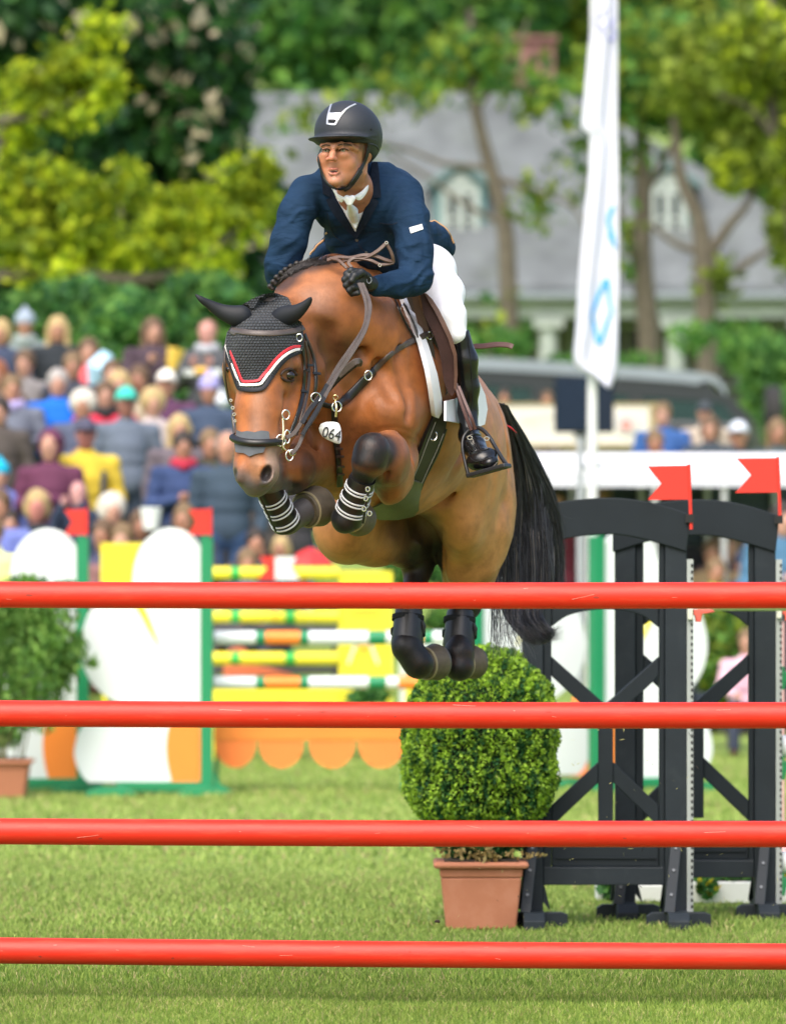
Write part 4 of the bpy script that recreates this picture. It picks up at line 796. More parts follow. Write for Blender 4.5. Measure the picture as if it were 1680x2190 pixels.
def planter(label, x0, x1, yb, yt, s, seed, cols):
    D = F / s; X = lambda v: (v - 840) / s; zt = CH - (yt - HY) / s; zt = zt; root = empty('planter', ((X(x0) + X(x1)) / 2, D + .15, 0), label, 'planter', 'white flower planters between the black wings')
    m = MB(); m.box(X(x0), X(x1), D, D + .3, 0, zt); m.build('trough', mat('planter_white', (.62, .64, .62), .6, .08, 4, dirt=(.35, .37, .33), dirt_scale=6, dirt_amt=.4), root, bevel=.006)
    m = MB(); m.box(X(x0) + .03, X(x1) - .03, D + .03, D + .27, zt + .001, zt + .006); m.build('soil', mat('soil', (0, 0, 0)), root)
    B = []; rs = random.Random(seed); n = int((X(x1) - X(x0)) / .07)
    for k in range(n): B.append(((X(x0) + (k + .5) * (X(x1) - X(x0)) / n, D + .13, zt + .015), (.06, .12, .03 + .02 * rs.random()), 130))
    B.append((((X(1510 if x0 > 1400 else x0 + 30)), D - .02, zt - .02), (.05, .03, .05), 90))
    obj('leaves', leaf_mesh('leaves', B, .03, cols, seed, shell=.2), leafmat(), root)
planter('low white planter with trailing green leaves seen under the farther black wing', 1478, 1612, 1960, 1886, 478, 3, MID); planter('low white planter seen between the feet of the nearer black wing', 1276, 1440, 1960, 1893, 476, 6, MID); planter('low white planter at the right edge with yellow flowers', 1640, 1760, 1960, 1886, 478, 9, MID + [(.6, .5, .03)])

# ---------------------------------------------------------------- white, green and orange jump behind
GRN = mat('jump_green', (.005, .22, .085), .5, .06, 4); WHT = mat('jump_white', (.7, .75, .76), .5, .03, 2); ORG = mat('jump_orange', (.85, .24, .03), .5, .05, 3); YEL = mat('jump_yellow', (.78, .68, .03), .5, .05, 3); GR2 = mat('jump_light_green', (.03, .42, .06), .5, .05, 3)
def flower_wing(label, pf, s, mir, flag):
    """pf: grid column of the outer edge of the green post; shapes are given for the left hand wing whose post ends at column 455"""
    D = F / s; k = s / 323.
    def X(u): q = (u - 455) * k; return (pf + (-q if mir else q) - 840) / s
    def Z(v): return (1700 - v) / 323.
    root = empty('jump_wing', ((X(440)), D, 0), label, 'jump wing', 'white rounded jump wings with green posts')
    def pc(nm, pts, y0, y1, m_, bev=.004): mb = MB(); mb.prism([(X(x), Z(y)) for x, y in pts], D + y0, D + y1); return mb.build(nm, m_, root, bevel=bev)
    pc('post', [(430, 1690), (455, 1690), (455, 1146), (430, 1146)], -.05, .05, GRN); pc('base_rail', [(250, 1688), (430, 1688), (430, 1672), (250, 1672)], -.03, .03, GRN)
    pc('base_rail', [(276, 1694), (500, 1694), (470, 1676), (457, 1650), (457, 1690), (276, 1690)], -.028, .028, GRN, 0)
    out = spline([(429, 1168), (415, 1148), (390, 1134), (360, 1129), (330, 1140), (305, 1165), (290, 1200), (284, 1240), (284, 1268)], 5) + spline([(262, 1270), (225, 1280), (195, 1305), (178, 1345), (172, 1390), (180, 1430), (200, 1465), (235, 1495), (262, 1508)], 5) + spline([(262, 1512), (200, 1535), (172, 1560), (160, 1600), (162, 1630), (176, 1660), (190, 1674)], 4)
    pc('panel', out + [(429, 1674)], -.014, .014, WHT, .003)
    pc('orange_panel', spline([(372, 1520), (360, 1560), (356, 1600), (360, 1640), (368, 1673)], 4) + [(428.5, 1673), (428.5, 1520)], -.022, -.0145, ORG, 0)
    pc('yellow_stroke', spline([(282, 1285), (302, 1318), (322, 1355), (343, 1388)], 4) + spline([(343, 1386), (330, 1350), (314, 1310), (300, 1280)], 4), -.019, -.0145, YEL, 0)
    for c in (430, 235):
        mb = MB(); a, b = X(c - 50), X(c + 60); lo, hi = min(a, b), max(a, b); mb.prism([(lo, 0), (hi, 0), (hi - .02, .035), ((lo + hi) / 2 + .05, .06), ((lo + hi) / 2 - .05, .06), (lo + .02, .035)], D - .30, D - .22)
        mb.prism([(X(c) - .03, 0), (X(c) + .03, 0), (X(c) + .03, .045), (X(c) - .03, .045)], D - .22, D + .3); mb.build('foot', GRN, root, bevel=.004)
    if mir: root.rotation_euler = (0, 0, R(25))
    if flag:
        fr = empty('jump_flag', tuple(W(pf - 6, 1146, D)), flag, 'flag', 'red swallow tailed jump flags'); rd = mat('flag_red', (0, 0, 0))
        mb = MB(); mb.tube([W(pf - 4, 1146, D - .06), W(pf - 4, 1086, D - .06)], .008, 8); mb.build('stick', rd, fr, smooth=True)
        pts = [(pf - 52, 1090), (pf - 5, 1089), (pf - 5, 1143), (pf - 52, 1144), (pf - 36, 1116)]; mb = MB(); A = [W(x, y, D - .062) for x, y in pts]; B = [p + Vector((0, .003, 0)) for p in A]; n = 5; mb.add(A + B, [tuple(range(n)), tuple(range(2*n-1, n-1, -1))] + [(i, i+n, (i+1) % n + n, (i+1) % n) for i in range(n)]); mb.build('cloth', rd, fr)
flower_wing('white rounded jump wing with green post and yellow stroke, the nearer of the left pair', 455, 323, False, 'red flag on the nearer left white wing, beside the striped poles')
flower_wing('white rounded jump wing standing just behind at the left, partly hidden by the bamboo', 190, 318, False, 'red flag on the farther left white wing, above the bamboo')
flower_wing('mirrored white rounded jump wing seen through both black wings', 1262, 318, True, None)
flower_wing('mirrored white rounded jump wing behind the tail tip and the box bush', 1003, 314, True, None)

def striped(label, x0, x1, y, s, r, segs, group):
    """segs: list of (x_end, material)"""
    D = F / s; root = empty('striped_pole', tuple(W((x0 + x1) / 2, y, D)), label, 'jump pole', group); prev = x0
    for xe, m_ in segs: mb = MB(); mb.tube([W(prev, y, D), W(xe - .6, y, D)], r, 24); mb.build('stripe', m_, root, smooth=True); prev = xe
sg = [(548, WHT), (567, GRN), (642, ORG), (660, GRN), (788, WHT), (826, GRN), (852, WHT), (905, ORG), (925, GRN), (1003, WHT)]
striped('upper white pole with orange and green bands behind the hind legs', 458, 1003, 1364, 321, .047, [(568 if i == 1 else x, m) for i, (x, m) in enumerate(sg)], 'white orange and green striped poles')
striped('lower white pole with orange and green bands above the orange scallops', 458, 1003, 1460, 321, .043, sg, 'white orange and green striped poles')
def scallops():
    D = F / 320; root = empty('scalloped_board', tuple(W(660, 1600, D)), 'orange plank with four scalloped drops hanging between the wings', 'jump board')
    mb = MB(); mb.prism([((x - 840) / 320, CH - (y - HY) / 320) for x, y in ((458, 1583), (868, 1583), (868, 1548), (458, 1548))], D, D + .04); mb.build('plank', ORG, root, bevel=.004)
    for cx, hw in ((503, 44), (601, 47), (710, 48), (815, 48)):
        pts = [(cx - hw, 1583.5), (cx + hw, 1583.5)] + [(cx + hw * math.cos(t), 1588 + 54 * math.sin(t)) for t in np.linspace(0, math.pi, 16)]; mb = MB(); mb.prism([((x - 840) / 320, CH - (y - HY) / 320) for x, y in pts], D + .008, D + .03); mb.build('scallop', mat('scallop_orange', (.9, .22, .04), .5, .05, 3), root)
    for x in (463, 862): mb = MB(); mb.box((x - 4 - 840) / 320, (x + 4 - 840) / 320, D + .041, D + .08, 0, CH - (1548 - HY) / 320); mb.build('leg', GRN, root)
scallops()
# ---------------------------------------------------------------- yellow jump farther back
def yellow_jump():
    s = 275; D = F / s; g0 = 0
    for i, (y, nm) in enumerate(((1226, 'topmost'), (1319, 'second'), (1408, 'third'))):
        striped(nm + ' yellow pole with green bands behind the nearer left wing', 452, 724, y, s, .05, [(494, YEL), (514, GR2), (610, YEL), (632, GR2), (724, YEL)] if i else [(494, YEL), (514, GR2), (724, YEL)], 'yellow poles with green bands')
    def brd(nm, lab, pts, m_, th=.03, dd=0, cat='jump board', grp=None, legs=True):
        root = empty(nm, tuple(W(sum(p[0] for p in pts) / len(pts), max(p[1] for p in pts), D + dd)), lab, cat, grp); mb = MB(); mb.prism([((x - 840) * (D + dd) / F, CH - (y - HY) * (D + dd) / F) for x, y in pts], D + dd, D + dd + th); mb.build('board', m_, root, bevel=.003)
        if legs:
            zb = CH - (max(p[1] for p in pts) - HY) * (D + dd) / F; x0 = min(p[0] for p in pts); x1 = max(p[0] for p in pts)
            for x in (x0 + 8, x1 - 8): m2 = MB(); m2.box((x - 4 - 840) * (D + dd) / F, (x + 4 - 840) * (D + dd) / F, D + dd + .004, D + dd + .026, 0, zb - .001); m2.build('leg', m_, root)
        return root
    rt = brd('yellow_panel', 'tall yellow jump panel with a pale painted motif behind the striped poles', [(724, 1222), (838, 1222), (838, 1500), (724, 1500)], YEL, .05)
    D_ = D - .004; pale = mat('motif_pale', (.62, .62, .62), .6); oc = mat('motif_ochre', (.8, .42, .02), .6)
    for pts in ([(745, 1420), (752, 1400), (760, 1380), (768, 1360)], [(808, 1420), (800, 1400), (793, 1380), (786, 1365)]): mb = MB(); mb.tube([W(x, y, D_) for x, y in pts], .012, 6); mb.build('motif', pale, rt)
    mb = MB(); mb.box((752 - 840) * D / F, (810 - 840) * D / F, D - .004, D - .001, CH - (1316 - HY) * D / F, CH - (1304 - HY) * D / F); mb.build('lettering_band', oc, rt)
    mb = MB(); mb.tube([W(778, 1388, D_), W(778, 1388, D - .001)], .05, 6); mb.build('motif', oc, rt)
    brd('yellow_panel', 'low wide yellow board at the foot of the yellow poles', [(452, 1474), (724, 1474), (724, 1502), (452, 1502)], YEL, .04, -.1, grp=None)
    brd('yellow_panel', 'yellow board standing behind the two left white wings', [(216, 1162), (320, 1162), (320, 1260), (216, 1260)], YEL, .04, .6)
    brd('yellow_panel', 'small yellow upright below the orange pole band near the box bush', [(866, 1470), (880, 1470), (880, 1560), (866, 1560)], YEL, .04, -.3, legs=False)
    brd('filler_board', 'dark grey filler board between the yellow poles', [(452, 1336), (722, 1336), (722, 1350), (452, 1350)], mat('board_dark', (.07, .07, .085), .7), .03, .3); brd('filler_board', 'lower dark grey filler board below the third yellow pole', [(452, 1425), (724, 1425), (724, 1440), (452, 1440)], mat('board_dark', (0, 0, 0)), .03, .4)
    cor = mat('coral', (.8, .2, .1), .6)
    brd('coral_arch', 'coral red arch shaped filler seen between the poles on the left', [(478, 1446)] + [(478 + 150 * t, 1444 - 24 * math.sin(math.pi * (.35 + .65 * t))) for t in np.linspace(0, 1, 14)], cor, .04, .2, 'jump filler')
    brd('coral_arch', 'small coral red rounded filler just under the upper striped pole', [(486, 1396), (530, 1396), (524, 1386), (510, 1382), (494, 1386)], cor, .04, .2, 'jump filler', legs=False)
    # red and white swallow-tailed flags
    for lab, pts, m_ in (('red swallow tailed flag of the yellow jump', [(555, 1191), (588, 1191), (588, 1240), (550, 1240), (570, 1214)], mat('flag_red', (0, 0, 0))), ('white swallow tailed flag of the yellow jump', [(588.5, 1191), (634, 1191), (622, 1214), (640, 1240), (588.5, 1240)], WHT)):
        fr = empty('jump_flag', tuple(W(588, 1240, D - .3)), lab, 'flag'); A = [W(x, y, D - .3) for x, y in pts]; B = [p + Vector((0, .003, 0)) for p in A]; n = 5; mb = MB(); mb.add(A + B, [tuple(range(n)), tuple(range(2*n-1, n-1, -1))] + [(i, i+n, (i+1) % n + n, (i+1) % n) for i in range(n)]); mb.build('cloth', m_, fr)
        mb = MB(); mb.tube([W(588, 1330, D - .29), W(588, 1190, D - .29)], .006, 6); mb.build('stick', mat('flag_red', (0, 0, 0)), fr)
    r = empty('parasol', (W(662, HY, D + 1.2).x, D + 1.2, .5), 'small red umbrella held low behind the white flag', 'umbrella'); mb = MB(); c = W(664, 1212, D + 1.2); mb.tube([c, c + Vector((0, 0, .06)), c + Vector((0, 0, .12)), c + Vector((0, 0, .15))], [.19, .16, .08, .01], 8); mb.build('canopy', mat('umbrella_red', (.6, .03, .03), .6), r); mb = MB(); mb.tube([c - Vector((0, 0, .5)), c], .008, 6); mb.build('shaft', mat('pole_alu', (.6, .62, .64), .35), r)
    # cone, hedge filler, bushes on the right
    for lab, x, y, sc, d in (('orange traffic cone seen through the nearer black wing', 1235, 1515, 80, 300), ):
        Dd = F / d; r = empty('traffic_cone', (W(x, HY, Dd).x, Dd, 0), lab, 'traffic cone'); c = W(x, y, Dd); m = MB(); m.tube([(c.x, Dd, 0), (c.x, Dd, .03)], [.19, .19], 4); m.build('base', mat('cone_orange', (.85, .2, .04), .5), r); m = MB(); m.tube([(c.x, Dd, .03), (c.x, Dd, .62)], [.14, .025], 20); m.build('cone', mat('cone_orange', (0, 0, 0)), r, smooth=True)
        for z0 in (.25, .42): m = MB(); m.tube([(c.x, Dd, z0), (c.x, Dd, z0 + .08)], [.105 - (z0 - .25) * .19, .09 - (z0 - .25) * .19], 20); m.build('band', WHT, r, smooth=True)
    tree('clipped hedge filler in front of the yellow panel foot', (W(795, HY, 43).x, 43, 0), bm((795, 1485, 43, 45, 17, .15, 900), (770, 1490, 43, 30, 15, .15, 400)), [[(795, 1640, 43, .02), (795, 1500, 43, .01)]], .035, MID, 61, cat='hedge', name='hedge', shell=.3)
    tree('green bush seen through the farther black wing', (W(1560, HY, 47).x, 47, 0), bm((1560, 1400, 47, 75, 110, .4, 2600), (1530, 1340, 47.5, 60, 60, .4, 900), (1590, 1490, 47, 60, 60, .35, 900)), [[(1560, 1600, 47, .03), (1560, 1400, 47, .015)]], .07, OLIVE + FRESH, 62, cat='bush', name='bush', shell=.2)
    tree('green bush seen through the nearer black wing beside the cone', (W(1205, HY, 49).x, 49, 0), bm((1205, 1370, 49, 50, 60, .3, 1200), (1190, 1340, 49, 40, 40, .3, 500)), [[(1205, 1600, 49, .03), (1205, 1400, 49, .015)]], .06, FRESH + MID, 63, cat='bush', name='bush', shell=.2)
    tree('green bush standing behind the hind legs of the horse', (W(930, HY, 47).x, 47, 0), bm((880, 1215, 47, 60, 40, .4, 700), (950, 1200, 48, 60, 45, .4, 800), (960, 1330, 47, 50, 30, .3, 350)), [[(940, 1600, 47, .03), (935, 1250, 47, .015)]], .07, FRESH, 64, cat='bush', name='bush', shell=.2)
    # white table board behind the hind feet, pink uprights
    rt = empty('white_barrier', (W(950, HY, 45.5).x, 45.5, 0), 'white barrier board behind the hind feet of the horse', 'barrier'); m = MB(); m.box(W(850, HY, 45.5).x, W(1000, HY, 45.5).x, 45.5, 45.54, W(0, 1400, 45.5).z, W(0, 1352, 45.5).z); m.build('board', WHT, rt)
    for x in (860, 990): m = MB(); m.box(W(x, HY, 45.5).x - .02, W(x, HY, 45.5).x + .02, 45.545, 45.58, 0, W(0, 1352, 45.5).z); m.build('leg', WHT, rt)
    rt = empty('pink_upright', (W(1669, HY, 30).x, 30, 0), 'pale pink upright at the right edge behind the green cups', 'post'); m = MB(); m.tube([(W(1669, HY, 30).x, 30, 0), (W(1669, HY, 30).x, 30, W(0, 1330, 30).z)], .018, 10); m.build('upright', mat('pink_paint', (.75, .42, .42), .5), rt, smooth=True); m = MB(); m.tube([(W(1669, HY, 30).x, 30, 0), (W(1669, HY, 30).x, 30, .03)], .15, 16); m.build('base', mat('pink_paint', (0, 0, 0)), rt, smooth=True)
yellow_jump()
# clods and grass bits kicked up by the horse
def clods():
    rs = np.random.RandomState(12); V = []; Fq = []; b = 0; C = []
    for i in range(150):
        x = rs.normal(1300, 200); y = rs.uniform(1500, 2010); d = rs.uniform(20.0, 23.5); 
        if x < 850 or x > 1670: continue
        p = W(x, y, d); 
        if p.z < .03: continue
        L = rs.uniform(.004, .014); w = rs.uniform(.0008, .002); a = rs.normal(size=3); a /= np.linalg.norm(a); c = np.cross(a, rs.normal(size=3)); c /= np.linalg.norm(c); p = np.array(p); V += [p - a * L, p + c * w, p + a * L, p - c * w]; Fq.append([b, b+1, b+2, b+3]); b += 4; C += [(.55, .5, .2) if rs.rand() < .6 else (.03, .022, .015)] * 4
    o = obj('flying_grass', np_mesh('flying_grass', np.array(V), np.array(Fq), smooth=False, col=np.array(C)), leafmat()); tag(o, 'bits of grass and soil thrown up in the air', None, None, 'stuff')
    o_ = W(934, 1970, 20.6); f = Field(tuple(o_ - Vector((.02,) * 3)), tuple(o_ + Vector((.02,) * 3)), .002); f.ell(tuple(o_), (.010, .007, .0055), rotM(15), .004); f.ell(tuple(o_ + Vector((.007, 0, -.003))), (.005, .005, .004), None, .004); Vc, Qc = f.mesh(1); r = empty('clod', tuple(o_), 'small dark clod of earth in the air left of the box bush pot', 'clod'); obj('earth', np_mesh('earth', Vc, Qc), mat('soil', (0, 0, 0)), r)
clods()
# ================================================================ HORSE
def px(d): return d / F
def build_horse():
    Hf = Field((-.66, 19.72, .95), (.52, 22.35, 2.72), .0065)
    def E(vx, vy, d, a, b, c, rot=0, yaw=0, pitch=0, k=.04, op='add'):
        Hf.ell(tuple(W(vx, vy, d)), (a * px(d), c, b * px(d)), rotM(rot, yaw, pitch), k, op)
    def C(pts, k=.04, op='add', sy=1.0, k0=None):
        Hf.chain([tuple(W(*p[:3])) + (p[3] * px(p[2]),) for p in pts], k, op, sy, k0)
    # ---- trunk: shoulders, barrel, croup
    E(800, 835, 21.0, 132, 205, .42, rot=4, k=.1)                      # fore chest and shoulders
    E(905, 890, 21.35, 120, 190, .50, k=.14)                           # barrel
    E(985, 985, 21.75, 103, 160, .36, k=.12)                           # loin and flank
    E(955, 900, 21.75, 80, 120, .36, k=.12)
    E(1012, 1035, 21.95, 68, 195, .26, rot=-2, k=.1)                   # croup and buttock
    E(720, 900, 20.82, 118, 150, .26, rot=12, k=.1)                    # breast
    E(665, 975, 20.72, 72, 85, .2, k=.08)                              # breast, off side
    E(765, 990, 20.9, 92, 78, .28, k=.1)
    # shoulder blade and point of shoulder, near side
    C([(868, 700, 21.0, 50), (868, 800, 20.85, 66), (838, 900, 20.64, 54)], .09)
    E(820, 880, 20.6, 62, 60, .12, k=.07)
    E(735, 850, 20.62, 60, 85, .1, rot=18, k=.06)                      # pectoral
    E(655, 930, 20.58, 50, 70, .1, rot=-10, k=.06)
    # groove between the pectorals
    C([(705, 850, 20.46, 7), (700, 960, 20.48, 9), (690, 1040, 20.55, 7)], .035, 'sub')
    C([(775, 845, 20.47, 5), (790, 905, 20.47, 6), (800, 925, 20.5, 4)], .03, 'sub')
    # ---- neck, arched and foreshortened
    C([(640, 705, 20.42, 62), (690, 680, 20.52, 92), (735, 715, 20.65, 112), (780, 790, 20.85, 125)], .1)
    C([(612, 668, 20.42, 40), (660, 618, 20.55, 48), (715, 600, 20.72, 48), (770, 620, 20.9, 50), (840, 668, 21.1, 40)], .07)
    E(705, 655, 20.55, 70, 75, .12, rot=-20, k=.06)
    C([(668, 790, 20.38, 34), (690, 850, 20.5, 50), (705, 915, 20.6, 52)], .07)           # underside of the neck
    C([(700, 745, 20.36, 6), (716, 800, 20.4, 10), (745, 845, 20.46, 8)], .05, 'sub')     # jugular furrow
    C([(672, 690, 20.32, 6), (700, 712, 20.34, 9), (715, 760, 20.38, 8)], .05, 'sub')
    # ---- head
    C([(592, 672, 20.28, 44), (586, 735, 20.2, 62), (566, 800, 20.14, 62)], .05)
    C([(566, 800, 20.14, 60), (556, 880, 20.06, 50), (551, 950, 20.02, 44), (547, 1000, 20.0, 44)], .04)
    E(560, 765, 20.07, 58, 78, .07, k=.05)                              # forehead
    E(548, 742, 20.2, 62, 66, .12, k=.05); E(586, 742, 20.22, 62, 60, .12, k=.05)
    E(513, 790, 20.22, 34, 50, .1, k=.05)
    C([(560, 840, 20.03, 34), (552, 960, 19.97, 28)], .035)             # nasal bone
    C([(628, 762, 20.27, 42), (632, 820, 20.25, 42), (612, 890, 20.16, 36), (592, 940, 20.1, 32)], .045)    # near cheek and jaw
    C([(520, 790, 20.27, 38), (520, 850, 20.22, 30)], .04)
    E(648, 790, 20.33, 22, 55, .1, k=.04)
    # eyes, brow ridges
    C([(596, 778, 20.12, 15), (620, 778, 20.12, 17), (636, 800, 20.16, 12)], .025)
    C([(500, 778, 20.15, 14), (490, 786, 20.17, 12)], .025)
    E(617, 803, 20.1, 22, 15, .022, rot=-12, k=.012, op='sub')
    E(616, 803, 20.125, 15, 12, .027, k=.004)
    # muzzle
    E(547, 1000, 20.0, 45, 40, .085, k=.03)
    E(549, 1026, 20.0, 35, 32, .078, rot=-6, k=.03)
    E(546, 1052, 20.01, 20, 11, .045, k=.016)
    E(575, 1004, 19.985, 20, 28, .05, rot=10, k=.02)
    E(568, 1012, 19.93, 18, 26, .03, rot=14, k=.02)                     # near nostril wing
    E(515, 1010, 19.95, 13, 24, .03, rot=-12, k=.02)
    E(570, 1013, 19.9, 11.5, 20, .045, rot=-22, k=.009, op='sub')
    E(503, 1014, 19.93, 3.5, 11, .025, rot=-16, k=.012, op='sub')
    C([(520, 1043, 19.93, 1.5), (545, 1050, 19.92, 1.5), (572, 1043, 19.95, 1.5)], .012, 'sub')
    C([(606, 850, 20.06, 4), (592, 905, 20.02, 4)], .03, 'sub')          # facial crest
    # ears
    C([(600, 676, 20.2, 20), (632, 668, 20.12, 14), (655, 650, 20.1, 8), (662, 640, 20.09, 2)], .014, k0=.03)
    C([(520, 676, 20.26, 20), (488, 675, 20.24, 14), (455, 659, 20.22, 8), (424, 634, 20.2, 2)], .014, k0=.03)
    # ---- near foreleg: forearm towards the camera, folded knee, cannon, fetlock, hoof
    C([(850, 985, 20.72, 46), (836, 1008, 20.5, 46), (815, 985, 20.25, 45)], .05)
    E(838, 1040, 20.45, 31, 36, .1, rot=24, k=.045); E(829, 1064, 20.45, 13, 14, .05, k=.03)   # elbow
    E(832, 975, 20.3, 42, 55, .12, k=.05)
    E(795, 966, 20.14, 40, 42, .07, rot=-15, k=.03)                     # knee
    E(786, 992, 20.13, 34, 26, .06, k=.03)
    C([(783, 1000, 20.16, 28), (768, 1040, 20.2, 22), (752, 1090, 20.25, 22)], .02)
    E(738, 1110, 20.27, 32, 33, .058, k=.025)                           # fetlock
    C([(740, 1110, 20.3, 28), (750, 1100, 20.38, 28)], .02)
    # ---- off foreleg
    C([(660, 985, 20.6, 56), (615, 1005, 20.35, 46), (575, 1012, 20.18, 38)], .06)
    E(572, 1020, 20.16, 36, 36, .07, k=.03)
    C([(575, 1035, 20.2, 25), (592, 1068, 20.25, 23), (612, 1104, 20.3, 25)], .02)
    E(612, 1118, 20.32, 30, 26, .055, k=.02)
    C([(618, 1112, 20.34, 27), (652, 1092, 20.38, 29)], .02)
    # ---- near hind leg
    C([(1010, 1080, 21.8, 80), (1008, 1140, 21.75, 70), (1003, 1200, 21.75, 52), (1000, 1245, 21.85, 42), (995, 1290, 21.95, 34)], .08)
    E(985, 1105, 21.62, 58, 90, .2, rot=8, k=.09)
    E(1040, 1100, 21.9, 48, 110, .2, k=.08)
    E(996, 1292, 21.98, 32, 32, .07, k=.03)                             # hock
    C([(993, 1290, 21.95, 27), (984, 1340, 21.85, 21), (980, 1375, 21.78, 22)], .03)
    E(980, 1395, 21.77, 33, 32, .06, k=.02)
    C([(980, 1398, 21.78, 30), (981, 1425, 21.76, 32)], .014)
    # ---- off hind leg, drawn forward under the belly
    E(742, 1122, 21.46, 68, 84, .2, rot=-8, k=.05)                      # stifle
    C([(740, 1130, 21.43, 62), (800, 1152, 21.55, 55), (868, 1168, 21.72, 41), (893, 1180, 21.82, 36)], .05)
    C([(830, 1090, 21.65, 66), (900, 1080, 21.8, 80)], .06)
    E(835, 1035, 21.1, 86, 66, .24, rot=4, k=.08)                       # belly over the raised thigh
    E(908, 1135, 21.66, 30, 46, .1, rot=-6, k=.03)
    C([(893, 1180, 21.8, 35), (893, 1215, 21.78, 29), (880, 1290, 21.68, 22), (872, 1345, 21.6, 22)], .03)
    E(868, 1380, 21.58, 34, 34, .06, k=.02)
    C([(872, 1388, 21.58, 32), (894, 1418, 21.58, 33)], .014)
    # flank, belly and groin
    E(935, 1000, 21.6, 70, 100, .25, rot=-10, k=.1)
    E(855, 1010, 21.3, 70, 90, .3, k=.1)
    C([(885, 1095, 21.55, 12), (905, 1120, 21.6, 20), (930, 1170, 21.65, 20)], .05, 'sub')  # space inside the near thigh
    C([(1040, 965, 21.52, 7), (985, 1020, 21.42, 10), (940, 1065, 21.36, 13), (902, 1100, 21.36, 14)], .05, 'sub')
    C([(848, 1118, 21.42, 9), (866, 1140, 21.46, 12), (884, 1172, 21.52, 10)], .03, 'sub')
    C([(742, 1188, 21.25, 6), (800, 1195, 21.32, 7)], .03, 'sub'); C([(690, 1120, 21.22, 5), (720, 1150, 21.2, 7), (765, 1165, 21.24, 5)], .04, 'sub')
    C([(930, 1170, 21.65, 16), (938, 1210, 21.7, 12), (944, 1250, 21.75, 12)], .02, 'sub')
    C([(1062, 880, 21.72, 6), (1066, 980, 21.7, 9), (1058, 1100, 21.7, 8)], .05, 'sub')
    C([(856, 905, 20.42, 4), (874, 950, 20.46, 6), (884, 1010, 20.5, 5)], .035, 'sub')
    C([(735, 905, 20.4, 4), (752, 985, 20.42, 7), (758, 1030, 20.46, 5)], .03, 'sub')
    C([(905, 760, 20.75, 5), (902, 830, 20.75, 7), (905, 900, 20.85, 5)], .04, 'sub')
    C([(770, 720, 20.52, 5), (812, 790, 20.52, 7), (838, 850, 20.5, 5)], .045, 'sub')
    E(840, 1003, 20.27, 14, 34, .05, rot=14, k=.03); C([(824, 960, 20.18, 3), (826, 1010, 20.2, 4), (818, 1045, 20.25, 3)], .02, 'sub')
    C([(748, 700, 20.5, 6), (775, 760, 20.46, 9), (800, 812, 20.44, 7)], .035, 'sub'); C([(650, 880, 20.5, 5), (672, 935, 20.46, 7), (668, 1000, 20.52, 5)], .035, 'sub'); C([(820, 700, 20.62, 5), (856, 760, 20.58, 8), (872, 830, 20.56, 7), (868, 890, 20.54, 5)], .04, 'sub'); C([(960, 900, 21.05, 5), (985, 960, 21.1, 8), (978, 1010, 21.08, 6)], .05, 'sub')
    C([(808, 975, 20.065, 2), (806, 990, 20.07, 2)], .012, 'sub')
    E(808, 1000, 20.16, 14, 12, .05, k=.02)
    def relief(P):
        x, y, dd = vg(P); w = .0028 * vnoise(P, 9, 21) + .0013 * vnoise(P, 26, 22) + .0006 * vnoise(P, 60, 25); w *= np.where((vyh(y, dd)), .25, 1)
        q = np.hypot((x - 838) / 1.0, (y - 1000) / 1.0); w += .003 * np.sin(q * .42) * np.clip(1 - np.abs(q - 78) / 22, 0, 1) * (y < 985) * (x > 800)       # skin folds over the elbow
        w += .004 * np.sin((x * .8 + y * .55) * .11 + vnoise(P, 6, 3)) * np.clip(1 - np.hypot((x - 715) / 70, (y - 760) / 80), 0, 1) * (dd > 20.35)
        w += .0025 * np.sin(x * .25 + y * .03) * np.clip(1 - np.hypot((x - 1055) / 40, (y - 1020) / 170), 0, 1)
        return w
    vyh = lambda y, dd: (dd < 20.34) & (y < 1070) 
    Hf.warp(relief)
    V, Q = Hf.mesh(2)
    vx, vy, d = vg(V)
    # ---- coat: bay with black points, some light and shade painted in
    def blob(cx, cy, cd, a, b, c, soft=.35, rot=0):
        t = R(rot); x = vx - cx; y = -(vy - cy); u = x * math.cos(t) + y * math.sin(t); w = -x * math.sin(t) + y * math.cos(t)
        q = np.sqrt((u / a) ** 2 + (w / b) ** 2 + ((d - cd) / c) ** 2); return 1 - ss(1 - soft, 1 + soft, q)
    n1 = vnoise(V, 5, 1); n2 = vnoise(V, 14, 2); n3 = vnoise(V, 40, 3)
    col = np.tile(np.array([.35, .115, .03]), (len(V), 1)) * (1 + .14 * n1 + .07 * n2)[:, None]
    def mixc(m, c): 
        m = np.clip(m, 0, 1)[:, None]; col[:] = col * (1 - m) + np.array(c) * m
    black = (.0075, .007, .008); dk = (.1, .042, .018)
    mixc(.8 * blob(712, 745, 20.5, 62, 105, .6, .55, 15) * (1 + .3 * n2), (.075, .032, .014))  # dark brown neck coat, with part of its shade painted in
    mixc(.4 * blob(690, 620, 20.5, 80, 45, .5, .6, 20), (.22, .12, .075))  # grey-brown sheen along the top of the neck, painted as colour
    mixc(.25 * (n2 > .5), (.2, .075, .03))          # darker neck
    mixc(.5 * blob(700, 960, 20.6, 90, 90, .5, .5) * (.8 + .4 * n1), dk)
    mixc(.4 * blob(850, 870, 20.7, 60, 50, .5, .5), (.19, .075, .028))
    mixc(.8 * ss(980, 1090, vy) * ss(20.85, 21.05, d), (.47, .20, .068))  # belly and flank lightened: light from below painted into the coat
    mixc(.85 * blob(1030, 1060, 21.8, 100, 240, .8, .6), (.49, .22, .082))  # hindquarters lightened too, bounce light put into the colour
